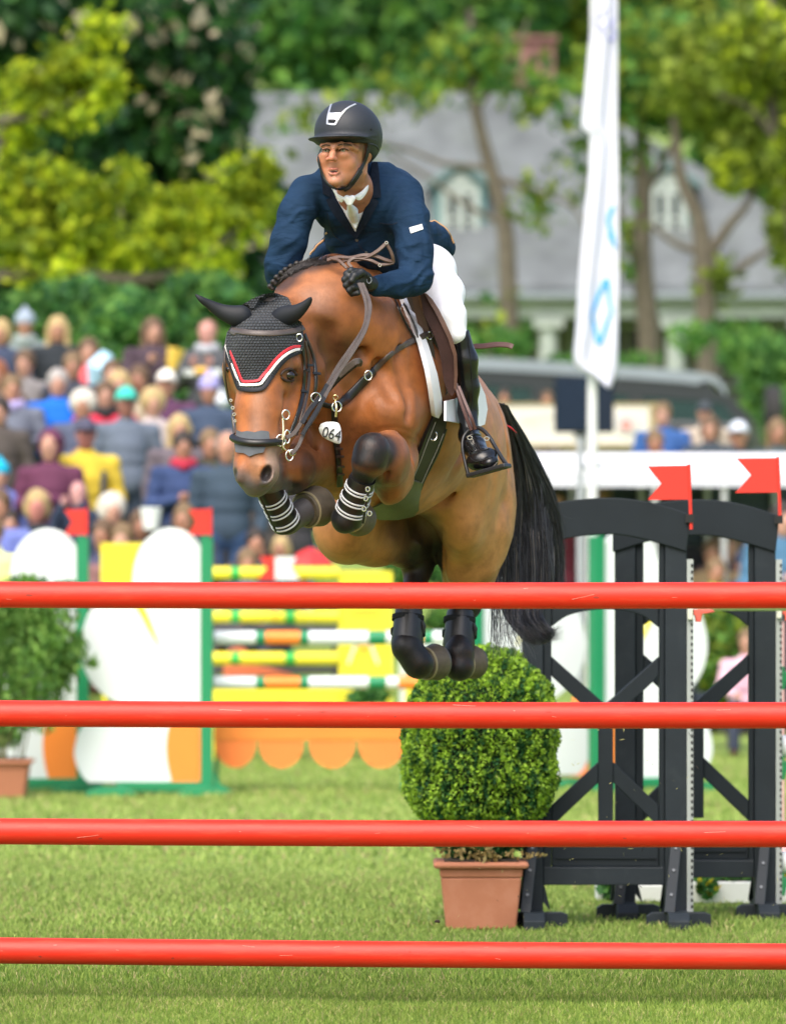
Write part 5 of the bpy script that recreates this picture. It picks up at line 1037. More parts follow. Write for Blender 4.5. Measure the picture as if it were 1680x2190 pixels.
    mixc(.75 * blob(908, 1140, 21.6, 36, 56, .5, .5), (.1, .095, .08)); mixc(.8 * blob(860, 1130, 21.4, 46, 40, .6, .6, -20), (.04, .026, .016))  # grey sheath; shade of the recess beside it painted into the coat
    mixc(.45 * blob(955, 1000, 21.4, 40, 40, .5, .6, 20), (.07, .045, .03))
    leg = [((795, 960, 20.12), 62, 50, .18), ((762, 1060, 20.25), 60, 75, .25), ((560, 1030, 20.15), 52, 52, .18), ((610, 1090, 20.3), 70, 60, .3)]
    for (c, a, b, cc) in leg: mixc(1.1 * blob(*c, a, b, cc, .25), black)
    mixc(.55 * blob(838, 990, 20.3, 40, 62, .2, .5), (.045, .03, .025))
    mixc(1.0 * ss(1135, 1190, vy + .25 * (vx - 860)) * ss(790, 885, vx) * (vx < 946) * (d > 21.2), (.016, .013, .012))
    mixc(1.05 * ss(1262, 1290, vy), black)
    mixc(1.2 * ss(1022, 1040, vy) * ((d < 20.46) & (vx < 805)).astype(float), black)
    # head: greying forehead and muzzle
    hd = (d < 20.45) & (vy > 700) & (vx < 690)
    mixc(hd * .5 * blob(556, 900, 20.0, 26, 75, .5, .4), (.14, .085, .055))
    mixc(hd * .85 * ss(990, 1030, vy - 6 * n2 + .25 * (550 - vx)) * (vx < 625), (.12, .115, .118))
    mixc(hd * .6 * blob(548, 1000, 19.92, 14, 30, .3, .5), (.34, .16, .07))
    mixc(hd * .7 * blob(586, 985, 20.0, 20, 48, .3, .4), (.34, .27, .22))
    mixc(hd * .9 * blob(570, 1013, 19.93, 12, 20, .1, .25, -22), (.012, .012, .015)); mixc(hd * .9 * blob(503, 1014, 19.95, 5, 14, .2, .3), (.02, .02, .024))
    mixc(hd * .8 * ss(1036, 1052, vy), (.11, .1, .1))
    mixc(hd * .6 * blob(622, 800, 20.12, 26, 24, .15, .4), (.06, .035, .025))
    mixc(hd * 1.1 * blob(616, 803, 20.1, 13, 10, .06, .15, -10), (.006, .005, .005))
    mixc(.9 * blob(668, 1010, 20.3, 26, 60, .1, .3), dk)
    # crest and ears
    mixc(.9 * blob(612, 600, 20.5, 38, 22, .4, .5, 42) + .9 * blob(672, 566, 20.6, 60, 17, .4, .5, 12), (.035, .022, .018))
    mixc(.55 * ((n3 > 1.05) & (vx > 800) & (vx < 880) & (vy > 820) & (vy < 900)).astype(float), (.55, .45, .38))
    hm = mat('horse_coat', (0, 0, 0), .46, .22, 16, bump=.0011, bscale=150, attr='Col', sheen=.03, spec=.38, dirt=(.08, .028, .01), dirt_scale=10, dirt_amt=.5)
    ntn = hm.node_tree; bs = [n for n in ntn.nodes if n.type == 'TEX_NOISE' and abs(n.inputs['Scale'].default_value - 150) < 1][0]; mpg = ntn.nodes.new('ShaderNodeMapping'); mpg.inputs['Scale'].default_value = (1, 1, .28); l0 = bs.inputs['Vector'].links[0].from_socket; ntn.links.new(l0, mpg.inputs[0]); ntn.links.new(mpg.outputs[0], bs.inputs['Vector'])
    loc = W(860, 1300, 21.0); root = empty('horse', (loc.x, loc.y, loc.z), 'bay horse with black legs jumping over the red poles with folded forelegs', 'horse')
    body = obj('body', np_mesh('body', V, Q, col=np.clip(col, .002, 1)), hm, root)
    return root, body, Surf(V, Q)
horse, horse_body, SH = build_horse()
def G(vx, vy, d): return W(vx, vy, d)
def gtube(mb, pts, r, n=10, sm=5):
    """tube along grid points (vx, vy, depth), radius in grid units"""
    P = [W(*p[:3]) for p in spline([p[:3] for p in pts], sm)] if sm else [W(*p[:3]) for p in pts]
    rr = r * px(pts[0][2]) if not hasattr(r, '__len__') else [np.interp(i / (len(P) - 1), np.linspace(0, 1, len(r)), r) * px(pts[0][2]) for i in range(len(P))]
    mb.tube(P, rr, n); return mb
def ring(mb, c, r, t, tilt=(0, 0), n=20, m=8, ry=None):
    """metal ring facing the camera: centre c in grid coords, radius r and wire t in grid units"""
    o = W(*c); k = px(c[2]); M = Matrix.Rotation(R(tilt[0]), 3, 'X') @ Matrix.Rotation(R(tilt[1]), 3, 'Z'); ry = ry or r; vs = []
    for i in range(n):
        a = 2 * math.pi * i / n
        for j in range(m):
            b = 2 * math.pi * j / m; vs.append(o + M @ Vector((math.cos(a) * (r + t * math.cos(b)) * k, t * math.sin(b) * k, math.sin(a) * (ry + t * math.cos(b)) * k)))
    mb.add(vs, [(i*m+j, ((i+1) % n)*m+j, ((i+1) % n)*m+(j+1) % m, i*m+(j+1) % m) for i in range(n) for j in range(m)]); return mb
def cuff(mb, a, b, ra, rb, t, n=28, squash=1.0):
    """open sleeve round the axis a-b with outer radii ra, rb and wall t (metres)"""
    ax = (b - a).normalized(); u = ax.cross(Vector((0, 1, 0))).normalized(); v = ax.cross(u); vs = []
    prof = [(0, -t), (0, 0), (.06, t * .25), (.94, t * .25), (1, 0), (1, -t)]
    for s, o in prof:
        c = a.lerp(b, s); r = ra + (rb - ra) * s + o
        for k in range(n): w = 2 * math.pi * k / n; vs.append(c + u * (math.cos(w) * r) + v * (math.sin(w) * r * squash))
    L = len(prof); mb.add(vs, [(i*n+k, i*n+(k+1) % n, ((i+1) % L)*n+(k+1) % n, ((i+1) % L)*n+k) for i in range(L) for k in range(n)]); return mb
LB = mat('leather_black', (.009, .009, .0095), .36, .25, 30, bump=.0006, bscale=300, spec=.6)
LD = mat('leather_dark_brown', (.05, .032, .026), .38, .2, 30, bump=.0006, bscale=300, spec=.55)
LM = mat('leather_brown', (.1, .045, .03), .5, .22, 18, bump=.001, bscale=160, spec=.5)
LG = mat('leather_greyish', (.085, .068, .062), .42, .2, 30, bump=.0006, bscale=300)
SILV = mat('polished_steel', (.75, .74, .7), .18, .04, 20, metal=1.0)
BRAS = mat('polished_brass', (.75, .6, .32), .22, .04, 20, metal=1.0)
WH = mat('clean_white_cloth', (.84, .85, .9), .75, .04, 8, bump=.001, bscale=90)
CR = None
def crochet():
    m = bpy.data.materials.new('crochet_cotton'); m.use_nodes = True; nt = m.node_tree; N = nt.nodes; L = nt.links; b = N['Principled BSDF']; b.inputs['Roughness'].default_value = .85; b.inputs['Sheen Weight'].default_value = .1
    tc = N.new('ShaderNodeTexCoord'); mp = N.new('ShaderNodeMapping'); mp.inputs['Scale'].default_value = (14, 14, 1); L.new(tc.outputs['UV'], mp.inputs[0])
    v = N.new('ShaderNodeTexBrick'); v.inputs['Scale'].default_value = 1; v.inputs['Mortar Size'].default_value = .27; v.inputs['Mortar Smooth'].default_value = 1; v.inputs['Brick Width'].default_value = .9; v.inputs['Row Height'].default_value = .8
    v.inputs['Color1'].default_value = (.034, .044, .054, 1); v.inputs['Color2'].default_value = (.017, .023, .03, 1); v.inputs['Mortar'].default_value = (.001, .0015, .002, 1); L.new(mp.outputs[0], v.inputs[0]); L.new(v.outputs['Color'], b.inputs['Base Color'])
    bp = N.new('ShaderNodeBump'); bp.invert = True; bp.inputs['Distance'].default_value = .006; L.new(v.outputs['Fac'], bp.inputs['Height']); L.new(bp.outputs[0], b.inputs['Normal']); return m
def dress_horse():
    # eye
    h = SH.hit(616, 802); 
    f = Field(tuple(h[0] - Vector((.03,) * 3)), tuple(h[0] + Vector((.03, .03, .03))), .002); f.ell(tuple(h[0] + Vector((0, .0165, 0))), (.025, .022, .0185), rotM(-14)); V, Q = f.mesh(1)
    obj('eye', np_mesh('eye', V, Q), mat('eye_dark', (.012, .009, .008), .06, .1, 9, spec=.8), horse)
    h = SH.hit(487, 790)
    if h:
        f = Field(tuple(h[0] - Vector((.03,) * 3)), tuple(h[0] + Vector((.03, .03, .03))), .002); f.ell(tuple(h[0] + Vector((.004, .008, 0))), (.012, .017, .0125), rotM(0)); V, Q = f.mesh(1); obj('eye', np_mesh('eye', V, Q), mat('eye_dark', (0, 0, 0)), horse)
    # eyelids
    for pts in ([(599, 803), (605, 794), (617, 789), (628, 793), (634, 803)], [(600, 806), (608, 813), (619, 815), (629, 811)]):
        mb = MB(); P, Nn = drape(SH, pts, 5, .002, 20.1); mb.tube(P, [.002] + [.0052] * (len(P) - 2) + [.002], 8); mb.build('eyelid', mat('eyelid_dark', (.04, .02, .013), .6), horse, smooth=True)
    # hooves
    hm = mat('hoof_horn', (.10, .08, .055), .6, .3, 30, bump=.001, bscale=60, dirt=(.12, .09, .05), dirt_scale=20)
    def hoof(c, ax, r, ln, lab=None):
        ax = Vector(ax).normalized(); o = W(*c); k = px(c[2]); a = o - ax * ln * .4; mb = MB()
        mb.tube([a, a + ax * ln * .12, a + ax * ln * .85, a + ax * ln], [r * k * .8, r * k * .88, r * k * 1.05, r * k * 1.0], 28)
        ho = mb.build('hoof', hm, horse, smooth=True); cm = MB(); uu = ax.cross(Vector((0, 1, .2))).normalized(); vv = ax.cross(uu); cm.tube([a + ax * ln * .14 + (uu * math.cos(t) + vv * math.sin(t)) * (r * k * .88) for t in np.linspace(0, 6.28, 30)], .005, 6); cm.build('coronet', mat('coronet_pale', (.3, .25, .15), .7), ho, smooth=True); mb = MB(); b = a + ax * ln; u = ax.cross(Vector((0, 1, .2))).normalized(); v = ax.cross(u)
        P = [b + ax * .006 + (u * math.cos(t) + v * math.sin(t)) * (r * k * .88) for t in np.linspace(.4, 5.9, 26)]; mb.tube(P, .0065, 6); mb.build('horseshoe', mat('shoe_iron', (.14, .13, .12), .5, metal=.6), ho, smooth=True)
    hoof((757, 1106, 20.38), (.42, .88, -.12), 37, .085)
    hoof((664, 1087, 20.40), (.62, .75, .22), 43, .085)
    hoof((918, 1418, 21.66), (.72, .68, .1), 38, .075)
    hoof((998, 1418, 21.84), (.68, .72, .1), 35, .075)
    # mane
    mm = mat('mane_hair', (.02, .016, .014), .45, .3, 60, bump=.002, bscale=260)
    rs = np.random.RandomState(7); mp = [((578, 632), (592, 604)), ((590, 616), (606, 590)), ((606, 602), (624, 575)), ((626, 588), (645, 566)), ((650, 577), (668, 558)), ((676, 570), (694, 556)), ((700, 568), (716, 556)), ((722, 566), (732, 559))]; lo_ = np.array([p[0] for p in mp], float); hi_ = np.array([p[1] for p in mp], float); mb = MB()
    for i in range(1500):
        t = rs.rand() * 6.6; k0_ = int(t); fr_ = t - k0_; u = rs.rand() ** .7; a_ = (lo_[k0_] * (1 - fr_) + lo_[min(k0_ + 1, 7)] * fr_); b_ = (hi_[k0_] * (1 - fr_) + hi_[min(k0_ + 1, 7)] * fr_); p0 = a_ * (1 - u) + b_ * u; dr = (hi_[k0_] - lo_[k0_]); dr = dr / np.linalg.norm(dr); ln_ = rs.uniform(8, 20) * (1 - .3 * t / 7); tg = np.array([.75, -.5]); q = p0 + (dr * .55 + tg * .5 + rs.normal(size=2) * .25) * ln_
        h0, h1 = SH.hit(*p0), SH.hit(*((p0 + q) / 2))
        if not h0: continue
        h2 = SH.hit(*q); A = h0[0] + h0[1] * .001; Bm = (h1[0] + h1[1] * .005) if h1 else W(*((p0 + q) / 2), h0[0].y); Cc = (h2[0] + h2[1] * .004) if h2 else W(*q, h0[0].y + .02)
        if (Cc - A).length > .08: continue
        mb.tube([A, Bm, Cc], [.0011, .001, .0003], 3, caps=False)
    mb.build('mane', mm, horse, smooth=True)
    for (x, y) in ((577, 612), (584, 602), (591, 592), (601, 583), (610, 576), (621, 569), (634, 563)):
        f = Field(tuple(W(x, y, 20.5) - Vector((.03,) * 3)), tuple(W(x, y, 20.5) + Vector((.03,) * 3)), .0025)
        o = W(x, y, 20.5); f.ell(tuple(o), (.011, .012, .009), rotM(30), .006); f.ell(tuple(o + Vector((.008, 0, -.009))), (.009, .01, .008), None, .006); V, Q = f.mesh(1); obj('mane_braid', np_mesh('mane_braid', V, Q), mm, horse)
    # ---- fly bonnet
    cr = crochet(); fb = empty('fly_bonnet', tuple(W(565, 740, 20.05)), 'black crocheted fly bonnet edged in red and white on the jumping horse', 'fly bonnet')
    patch('hood', SH, [(497, 700), (503, 672), (520, 652), (538, 640), (560, 631), (585, 629), (612, 640), (624, 655), (640, 690), (643, 745), (636, 753), (613, 764), (597, 782), (582, 801), (570, 826), (563, 834), (541, 838), (521, 836), (512, 822), (500, 785), (488, 742), (491, 712)], cr, fb, lift=.005, t=.005, step=8, dflt=20.15, smooth_it=4)
    for pts in ([(600, 682, 20.13, 23), (612, 676, 20.11, 22), (634, 667, 20.08, 15.5), (652, 653, 20.06, 9.5), (661, 643, 20.05, 6), (665, 636, 20.04, 1.5)], [(516, 676, 20.14, 23), (500, 675, 20.14, 21), (474, 666, 20.14, 15.5), (448, 651, 20.13, 9.5), (430, 640, 20.12, 6), (418, 630, 20.12, 1.5)]):
        o = W(*pts[2][:3]); f = Field(tuple(o - Vector((.13, .09, .1))), tuple(o + Vector((.13, .12, .1))), .003); P = spline(pts, 4); f.chain([tuple(W(*p[:3])) + (p[3] * px(p[2]),) for p in P], .004, sy=.8)
        V, Q = f.mesh(2); obj('ear_cover', np_mesh('ear_cover', V, Q), mat('stretch_cotton', (.009, .011, .015), .6, .1, 30, spec=.35), fb)
    k = px(20.1)
    def ln(nm, segs, w, m_, lift, t=.003):
        for s_ in segs: strap(nm, SH, s_, w * k, m_, fb, t=t, lift=lift, n=6, dflt=20.08)
    red = mat('trim_red', (.62, .03, .045), .6); wht = mat('trim_white', (.8, .78, .76), .6); blk = mat('trim_black', (.01, .011, .016), .7)
    ln('trim_black', [[(484, 744), (494, 776), (505, 806), (513, 828), (521, 833), (541, 836), (560, 833), (570, 822), (585, 797), (600, 776), (616, 762), (638, 753)]], 9, blk, .010)
    ln('trim_white', [[(489, 741), (499, 770), (510, 800), (518, 821), (524, 825), (541, 826), (557, 824), (563, 817), (579, 791), (594, 771), (610, 757), (626, 749), (639, 747)]], 6, wht, .0125)
    ln('trim_red', [[(494, 738), (504, 765), (515, 795), (522, 813), (527, 818), (541, 819), (553, 817), (558, 812), (574, 787), (589, 767), (605, 752), (622, 743), (639, 741)]], 6, red, .0125)
    # ---- bridle
    br = empty('bridle', tuple(W(560, 860, 20.0)), 'dark leather bridle with padded noseband, metal bit and reins on the jumping horse', 'bridle')
    st = lambda nm, pts, w, m_=LD, t=.004, lift=.008, d=20.08, par=None: strap(nm, SH, pts, w * k, m_, par or br, t=t, lift=lift, n=6, dflt=d)
    st('browband', [(493, 703), (498, 709), (520, 713), (560, 716), (600, 715), (628, 710), (643, 704)], 13, LG, .006, .012)
    hp = SH.hit(571, 645); dh = (hp[0].y if hp else 20.2) - .02; mb = MB(); P = [W(*p) for p in spline([(527, 662, dh + .02), (535, 650, dh), (551, 641, dh - .005), (572, 639, dh - .008), (592, 646, dh - .005), (606, 657, dh), (613, 669, dh + .02)], 6)]; ribbon(mb, P, [Vector((0, -1, .45)).normalized()] * len(P), 13 * k, .006); mb.build('headpiece', LG, br, smooth=True)
    st('cheekpiece', [(640, 700), (643, 740), (647, 790), (645, 840), (634, 885), (622, 915), (612, 940)], 9, LB, .005, .008)
    st('cheekpiece', [(648, 730), (654, 770), (656, 820), (646, 870), (636, 905), (628, 930)], 8, LD, .005, .010)
    st('throatlatch', [(646, 716), (660, 750), (668, 780), (671, 815), (667, 850)], 9, LB, .005, .010, 20.25)
    st('cheekpiece', [(494, 712), (488, 740), (485, 775), (489, 820), (496, 860), (504, 900), (507, 930)], 8, LD, .005, .010, 20.15)
    for (x, y) in ((649, 792), (645, 838), (670, 800), (656, 782)): 
        mb = MB(); P, Nn = drape(SH, [(x - 7, y), (x + 7, y + 1)], 3, .014, 20.1); ribbon(mb, P, Nn, 6 * k, .004); mb.build('keeper', LB, br, smooth=True)
    for (x, y, r) in ((494, 856, 2.5), (498, 872, 3), (501, 886, 3), (503, 900, 2.5)): mb = MB(); ring(mb, (x, y, 20.02), r, 1.6, n=12, m=6); mb.build('buckle', SILV, br, smooth=True)
    mb = MB(); ring(mb, (640, 722, 20.1), 6, 1.4, ry=8); mb.build('buckle', SILV, br, smooth=True)
    mb = MB(); P, Nn = drape(SH, [(503, 936), (510, 941), (525, 946), (545, 949), (570, 948), (588, 945), (598, 942)], 6, .011, 19.98); mb.tube(P, [.007] + [.0135] * (len(P) - 2) + [.009], 12); mb.build('noseband', LB, br, smooth=True)
    mb = MB(); ring(mb, (500, 938, 20.0), 5, 2.2, tilt=(0, 50)); mb.build('buckle', SILV, br, smooth=True)
    pad = mat('pad_grey', (.085, .095, .11), .9, .15, 30, sheen=.2)
    patch('nose_pad', SH, [(510, 921), (520, 925), (532, 923), (545, 926), (558, 922), (573, 924), (574, 940), (574, 952), (567, 955), (562, 968), (548, 971), (535, 977), (524, 970), (508, 968), (506, 950), (509, 940)], pad, br, lift=.003, t=.006, step=6, dflt=19.98)
    mb = MB(); gtube(mb, [(605, 892, 19.99), (606, 920, 19.97), (604, 950, 19.96), (610, 962, 19.96), (622, 968, 19.97)], 2.2, 8); mb.build('bit_cheek', BRAS, br, smooth=True)
    for (x, y, r, ry) in ((611, 887, 8, 10), (600, 942, 10, 12), (619, 974, 8, 11), (614, 934, 6, 14), (625, 968, 6, 6)):
        mb = MB(); ring(mb, (x, y, 19.965), r, 1.7, tilt=(0, 15), ry=ry); mb.build('bit_ring', SILV, br, smooth=True)
    mb = MB(); gtube(mb, [(604, 942, 19.97), (610, 944, 20.0), (600, 960, 20.05)], 4, 8); mb.build('bit', SILV, br, smooth=True)
    # reins from the bit to the hands
    def rein(pts, w, m_):
        mb = MB(); P = [W(*p) for p in spline(pts, 6)]; Nn = [Vector((.25, -1, .1)).normalized()] * len(P); ribbon(mb, P, Nn, w * px(20.1), .005); return mb.build('rein', m_, br, smooth=True)
    rein([(768, 606, 20.3), (781, 640, 20.24), (784, 670, 20.2), (776, 705, 20.16), (748, 748, 20.12), (722, 785, 20.1), (696, 830, 20.06), (668, 866, 20.02), (650, 893, 19.99), (630, 925, 19.97), (612, 936, 19.96)], 9, LG)
    rein([(775, 606, 20.3), (790, 645, 20.22), (789, 675, 20.18), (778, 712, 20.14), (748, 762, 20.1), (722, 800, 20.08), (700, 838, 20.04), (676, 885, 20.0), (652, 922, 19.98), (637, 955, 19.96), (624, 970, 19.95)], 8, LG)
    rein([(700, 822, 20.05), (684, 850, 20.03), (660, 880, 20.0), (646, 905, 19.98)], 10, LB); rein([(694, 850, 20.02), (668, 893, 19.98), (646, 930, 19.96)], 9, LB)
    mb = MB(); ring(mb, (675, 850, 20.02), 11, 1.5, tilt=(0, 20), ry=10); mb.build('martingale_ring', SILV, br, smooth=True)
    # ---- breastplate
    bp = empty('breastplate', tuple(W(720, 880, 20.4)), 'leather breastplate strapped across the horse from saddle to chest ring', 'breastplate'); ks = px(20.5)
    sb = lambda nm, pts, w, m_=LD, t=.005, lift=.004, d=20.5: strap(nm, SH, pts, w * ks, m_, bp, t=t, lift=lift, n=6, dflt=d)
    sb('shoulder_strap', [(884, 727), (850, 745), (820, 770), (788, 802)], 14, LG); sb('shoulder_strap', [(797, 794), (770, 822), (745, 848), (722, 866)], 20, LB, .009)
    sb('neck_strap', [(722, 868), (700, 867), (680, 858), (664, 846)], 11, LB)
    sb('chest_strap', [(713, 872), (714, 900), (717, 940), (721, 990), (726, 1036)], 14, LB, .007, .008)
    for y in (958, 975, 996, 1012): sb('keeper', [(711 + (y - 940) * .07, y), (727 + (y - 940) * .07, y - 1)], 5, LD, .006, .013)
    for pts, w, m_ in (([(699, 832, 20.28), (718, 812, 20.26), (742, 790, 20.24), (764, 773, 20.23)], 17, LB), ([(724, 803, 20.235), (744, 786, 20.22), (758, 775, 20.21), (768, 773, 20.215), (767, 782, 20.235)], 14, LG)):
        mb = MB(); P = [W(*p) for p in spline(pts, 6)]; ribbon(mb, P, [Vector((.2, -1, .1)).normalized()] * len(P), w * ks, .007); mb.build('loop_strap', m_, bp, smooth=True)
    for c, r, ry in (((787, 803, 20.36), 8, 10), ((720, 870, 20.36), 10, 11), ((765, 778, 20.3), 4, 5)): mb = MB(); ring(mb, c, r, 1.8, tilt=(0, 15), ry=ry); mb.build('buckle', SILV, bp, smooth=True)
    mb = MB(); gtube(mb, [(717, 858, 20.33), (719, 872, 20.32), (718, 892, 20.32)], 2.6, 8); ring(mb, (717, 850, 20.33), 5, 1.4); mb.build('snap_hook', BRAS, bp, smooth=True)
    # number disc
    dn = 20.28; pts = spline([(686, 906), (700, 902), (722, 904), (729, 918), (730, 940), (726, 949), (712, 946), (690, 934), (682, 918), (686, 906)], 4)[:-1]
    cx, cy = 706, 925; n = len(pts); vs = []; 
    for (s_, dd) in ((.0, -.010), (.55, -.0095), (.9, -.005), (1, 0), (.97, .004)): vs += [W(cx + (x - cx) * s_, cy + (y - cy) * s_, dn + dd) for x, y in pts]
    fs = [(i*n+k_, i*n+(k_+1) % n, (i+1)*n+(k_+1) % n, (i+1)*n+k_) for i in range(4) for k_ in range(n)] + [tuple(4*n + k_ for k_ in range(n))]
    mb = MB(); mb.add(vs, [tuple(reversed(f)) for f in fs]); nt_ = mb.build('number_tag', mat('tag_white', (.82, .84, .82), .35, .04, 10), bp, smooth=True)
    rot = Matrix.Rotation(R(14), 3, 'Y') @ Matrix.Rotation(R(90), 3, 'X')
    lettering('number', '064', .056, W(709, 929, dn - .012), rot, mat('ink_black', (.01, .01, .012), .5), nt_, ext=.0015, sx=.82)
    # ---- saddle pad, saddle, girth
    sp = empty('saddle_pad', tuple(W(930, 860, 20.9)), 'white saddle pad showing in front of and below the brown saddle', 'saddle pad')
    patchfit('pad', SH, [(853, 637), (866, 632), (889, 690), (909, 745), (926, 800), (936, 850), (937, 878), (930, 891), (923, 889), (916, 835), (908, 790), (893, 733), (872, 682)], WH, sp, lift=.014, t=.016, near=20.85)
    patchfit('pad_rear', SH, [(950, 858), (976, 852), (990, 806), (1022, 818), (1034, 845), (1039, 875), (1033, 908), (1012, 916), (985, 906), (950, 900)], WH, sp, lift=.006, t=.006, near=21.15, pct=20)
    sa = empty('saddle', tuple(W(935, 740, 21.0)), 'brown leather jumping saddle on the white pad of the horse', 'saddle')
    _, SS = patchfit('sweat_flap', SH, [(868, 634), (905, 630), (935, 680), (958, 740), (966, 800), (962, 835), (944, 853), (936, 850), (928, 800), (911, 745), (891, 690)], LD, sa, t=.014, fixd=(20.80, 20.84))
    patchfit('saddle_flap', SH, [(898, 627), (909, 629), (920, 640), (934, 662), (948, 690), (962, 721), (973, 757), (975, 800), (973, 838), (966, 847), (956, 835), (948, 815), (944, 780), (936, 740), (922, 705), (905, 672)], mat('saddle_suede', (.042, .018, .015), .75, .2, 18, bump=.001, bscale=160, spec=.3), sa, t=.016, fixd=(20.69, 20.70), disp=lambda x, y: .012 * np.sin((y - 640) / 45))
    patchfit('flap_edge', SH, [(907, 627), (912, 628), (924, 640), (938, 662), (952, 690), (966, 721), (976, 757), (978, 800), (975, 838), (970, 830), (971, 800), (969, 760), (957, 724), (943, 694), (929, 666), (916, 645)], LM, sa, t=.014, fixd=(20.675, 20.685), step=5, disp=lambda x, y: .012 * np.sin((y - 640) / 45))
    patchfit('knee_roll', SH, [(880, 634), (893, 631), (903, 665), (916, 700), (920, 722), (909, 722), (895, 700), (886, 665)], LM, sa, t=.02, fixd=(20.74, 20.76), step=5)
    patchfit('knee_roll', SH, [(905, 700), (918, 708), (928, 745), (933, 790), (934, 815), (928, 825), (922, 812), (919, 780), (910, 740)], LD, sa, t=.018, fixd=(20.76, 20.78), step=5)
    patchfit('pommel', SH, [(893, 626), (905, 622), (915, 634), (917, 655), (914, 668), (905, 668), (898, 650)], mat('leather_tan', (.2, .085, .05), .5, .2, 20, bump=.001, bscale=120), sa, t=.02, fixd=(20.70, 20.72), step=5)
    k1 = px(21)
    strap('point_strap', SH, [(919, 719), (905, 722), (884, 727)], 13 * k1, LD, bp, t=.006, lift=.03, dflt=20.9)
    strap('dee_strap', SH, [(852, 640), (862, 672), (876, 702), (884, 726)], 8 * k1, LB, bp, t=.006, lift=.02, dflt=20.9)
    strap('dee_strap', SH, [(840, 642), (856, 680), (874, 712), (884, 727)], 6 * k1, LB, bp, t=.006, lift=.008, dflt=20.9)
    for c in ((883, 728, 20.72), (918, 718, 20.74), (862, 660, 20.8)): mb = MB(); ring(mb, c, 7, 1.6, ry=8, tilt=(0, 30)); mb.build('dee_ring', SILV, bp, smooth=True)
    gw = mat('girth_leather', (.028, .026, .022), .55, .2, 20, bump=.0008, bscale=200)
    gi, SGi = patchfit('girth', SH, [(938, 855), (956, 862), (950, 901), (946, 925), (934, 960), (919, 991), (906, 1020), (897, 1045), (890, 1045), (872, 1030), (874, 1012), (889, 973), (905, 930), (922, 892)], gw, sa, lift=.006, t=.012, near=21.12, maxd=.3, pct=8)
    ml, _ = patchfit('belly_guard', SH, [(868, 1020), (900, 1032), (897, 1045), (893, 1069), (893, 1088), (882, 1101), (850, 1108), (812, 1108), (796, 1100), (793, 1086), (825, 1070), (853, 1051)], mat('guard_leather', (.08, .085, .05), .5, .2, 20, bump=.0008, bscale=200), sa, lift=.012, t=.008, step=8, near=21.05, maxd=.3, order=3, pct=6)  # guard is black leather; green bounce light is put into its colour
    for pts in ([(926, 900), (908, 945), (893, 985), (878, 1020)], [(943, 925), (928, 962), (908, 1005), (896, 1032)]): strap('stitching', SGi, pts, 1.8 * k1, mat('thread_grey', (.3, .29, .26), .8), gi, t=.002, lift=.013)
    strap('girth_edge', SGi, [(949, 915), (934, 960), (919, 991), (903, 1022), (895, 1042)], 5 * k1, LB, gi, t=.006, lift=.011); strap('girth_edge', SGi, [(920, 895), (905, 932), (889, 973), (874, 1012)], 4 * k1, LB, gi, t=.006, lift=.011)
    hh = SGi.hit(926, 932); mb = MB(); ring(mb, (926, 932, hh[0].y - .016), 8, 1.8, tilt=(0, 15), ry=10); mb.build('dee_ring', SILV, gi, smooth=True)
    # ---- boots
    wl = mat('boot_stripe', (.68, .7, .74), .6)
    def boot(label, a, b, ra, rb, stripes, d2=None):
        A, B = W(*a), W(*b); ka, kb = px(a[2]), px(b[2]); root = empty('leg_boot', tuple(A.lerp(B, .5)), label, 'leg boot', 'protective boots on the horse legs')
        mb = MB(); cuff(mb, A, B, ra * ka, rb * kb, .008); s0 = mb.build('shell', LB, root, smooth=True)
        for s_ in stripes:
            mb = MB(); c = A.lerp(B, s_); ax = (B - A).normalized(); r = (ra + (rb - ra) * s_) * ka + .0045; cuff(mb, c - ax * .0028, c + ax * .0028, r, r, .002); mb.build('stripe', wl, root, smooth=True)
        return root, A, B
    r1, A, B = boot('black boot with white stripes on the foreleg under the raised knee', (776, 1022, 20.18), (742, 1112, 20.28), 28, 33, (.2, .27, .45, .52, .7, .77))
    mb = MB(); gtube(mb, [(790, 1040, 20.1), (783, 1075, 20.12), (776, 1118, 20.18)], 3, 8); mb.build('clasp_bar', LB, r1, smooth=True)
    for i, (x, y) in enumerate(((786, 1046), (782, 1066), (778, 1088), (790, 1098))): mb = MB(); ring(mb, (x, y, 20.08), 4, 1.6, ry=5, n=12, m=6); mb.build('buckle', SILV, r1, smooth=True)
    r2, A, B = boot('black boot with white stripes on the foreleg below the horse muzzle', (570, 1040, 20.18), (614, 1122, 20.3), 26, 31, (.28, .36, .54, .62, .82, .9))
    mb = MB(); gtube(mb, [(556, 1062, 20.14), (572, 1098, 20.18), (590, 1136, 20.24)], 2.5, 8); mb.build('clasp_bar', LB, r2, smooth=True)
    for nm, lab, x, y, d, sg in (('a', 'black strapped hind boot on the leg hanging at the left', 872, 1340, 21.62, 1), ('b', 'black strapped hind boot on the leg hanging at the right', 982, 1345, 21.84, -1)):
        root, A, B = boot(lab, (x + 2, y - 38, d), (x - 2, y + 40, d - .03), 28, 34, ())
        for yy, w in ((y - 18, 12), (y + 12, 13)):
            mb = MB(); c = W(x, yy, d); ax = (B - A).normalized(); r = 32.5 * px(d) + (yy - y) * .00018; cuff(mb, c - ax * w * .0009, c + ax * w * .0009, r + .006, r + .006, .004); mb.build('strap', mat('neoprene', (.014, .015, .017), .8, spec=.2), root, smooth=True)
        mb = MB(); P = [W(x + sg * 22, y + 20, d - .05), W(x + sg * 24, y + 45, d - .055), W(x + sg * 22, y + 66, d - .05)]; mb.tube(P, [.012, .02, .008], 10, flat=.5); mb.build('tongue', LB, root, smooth=True)
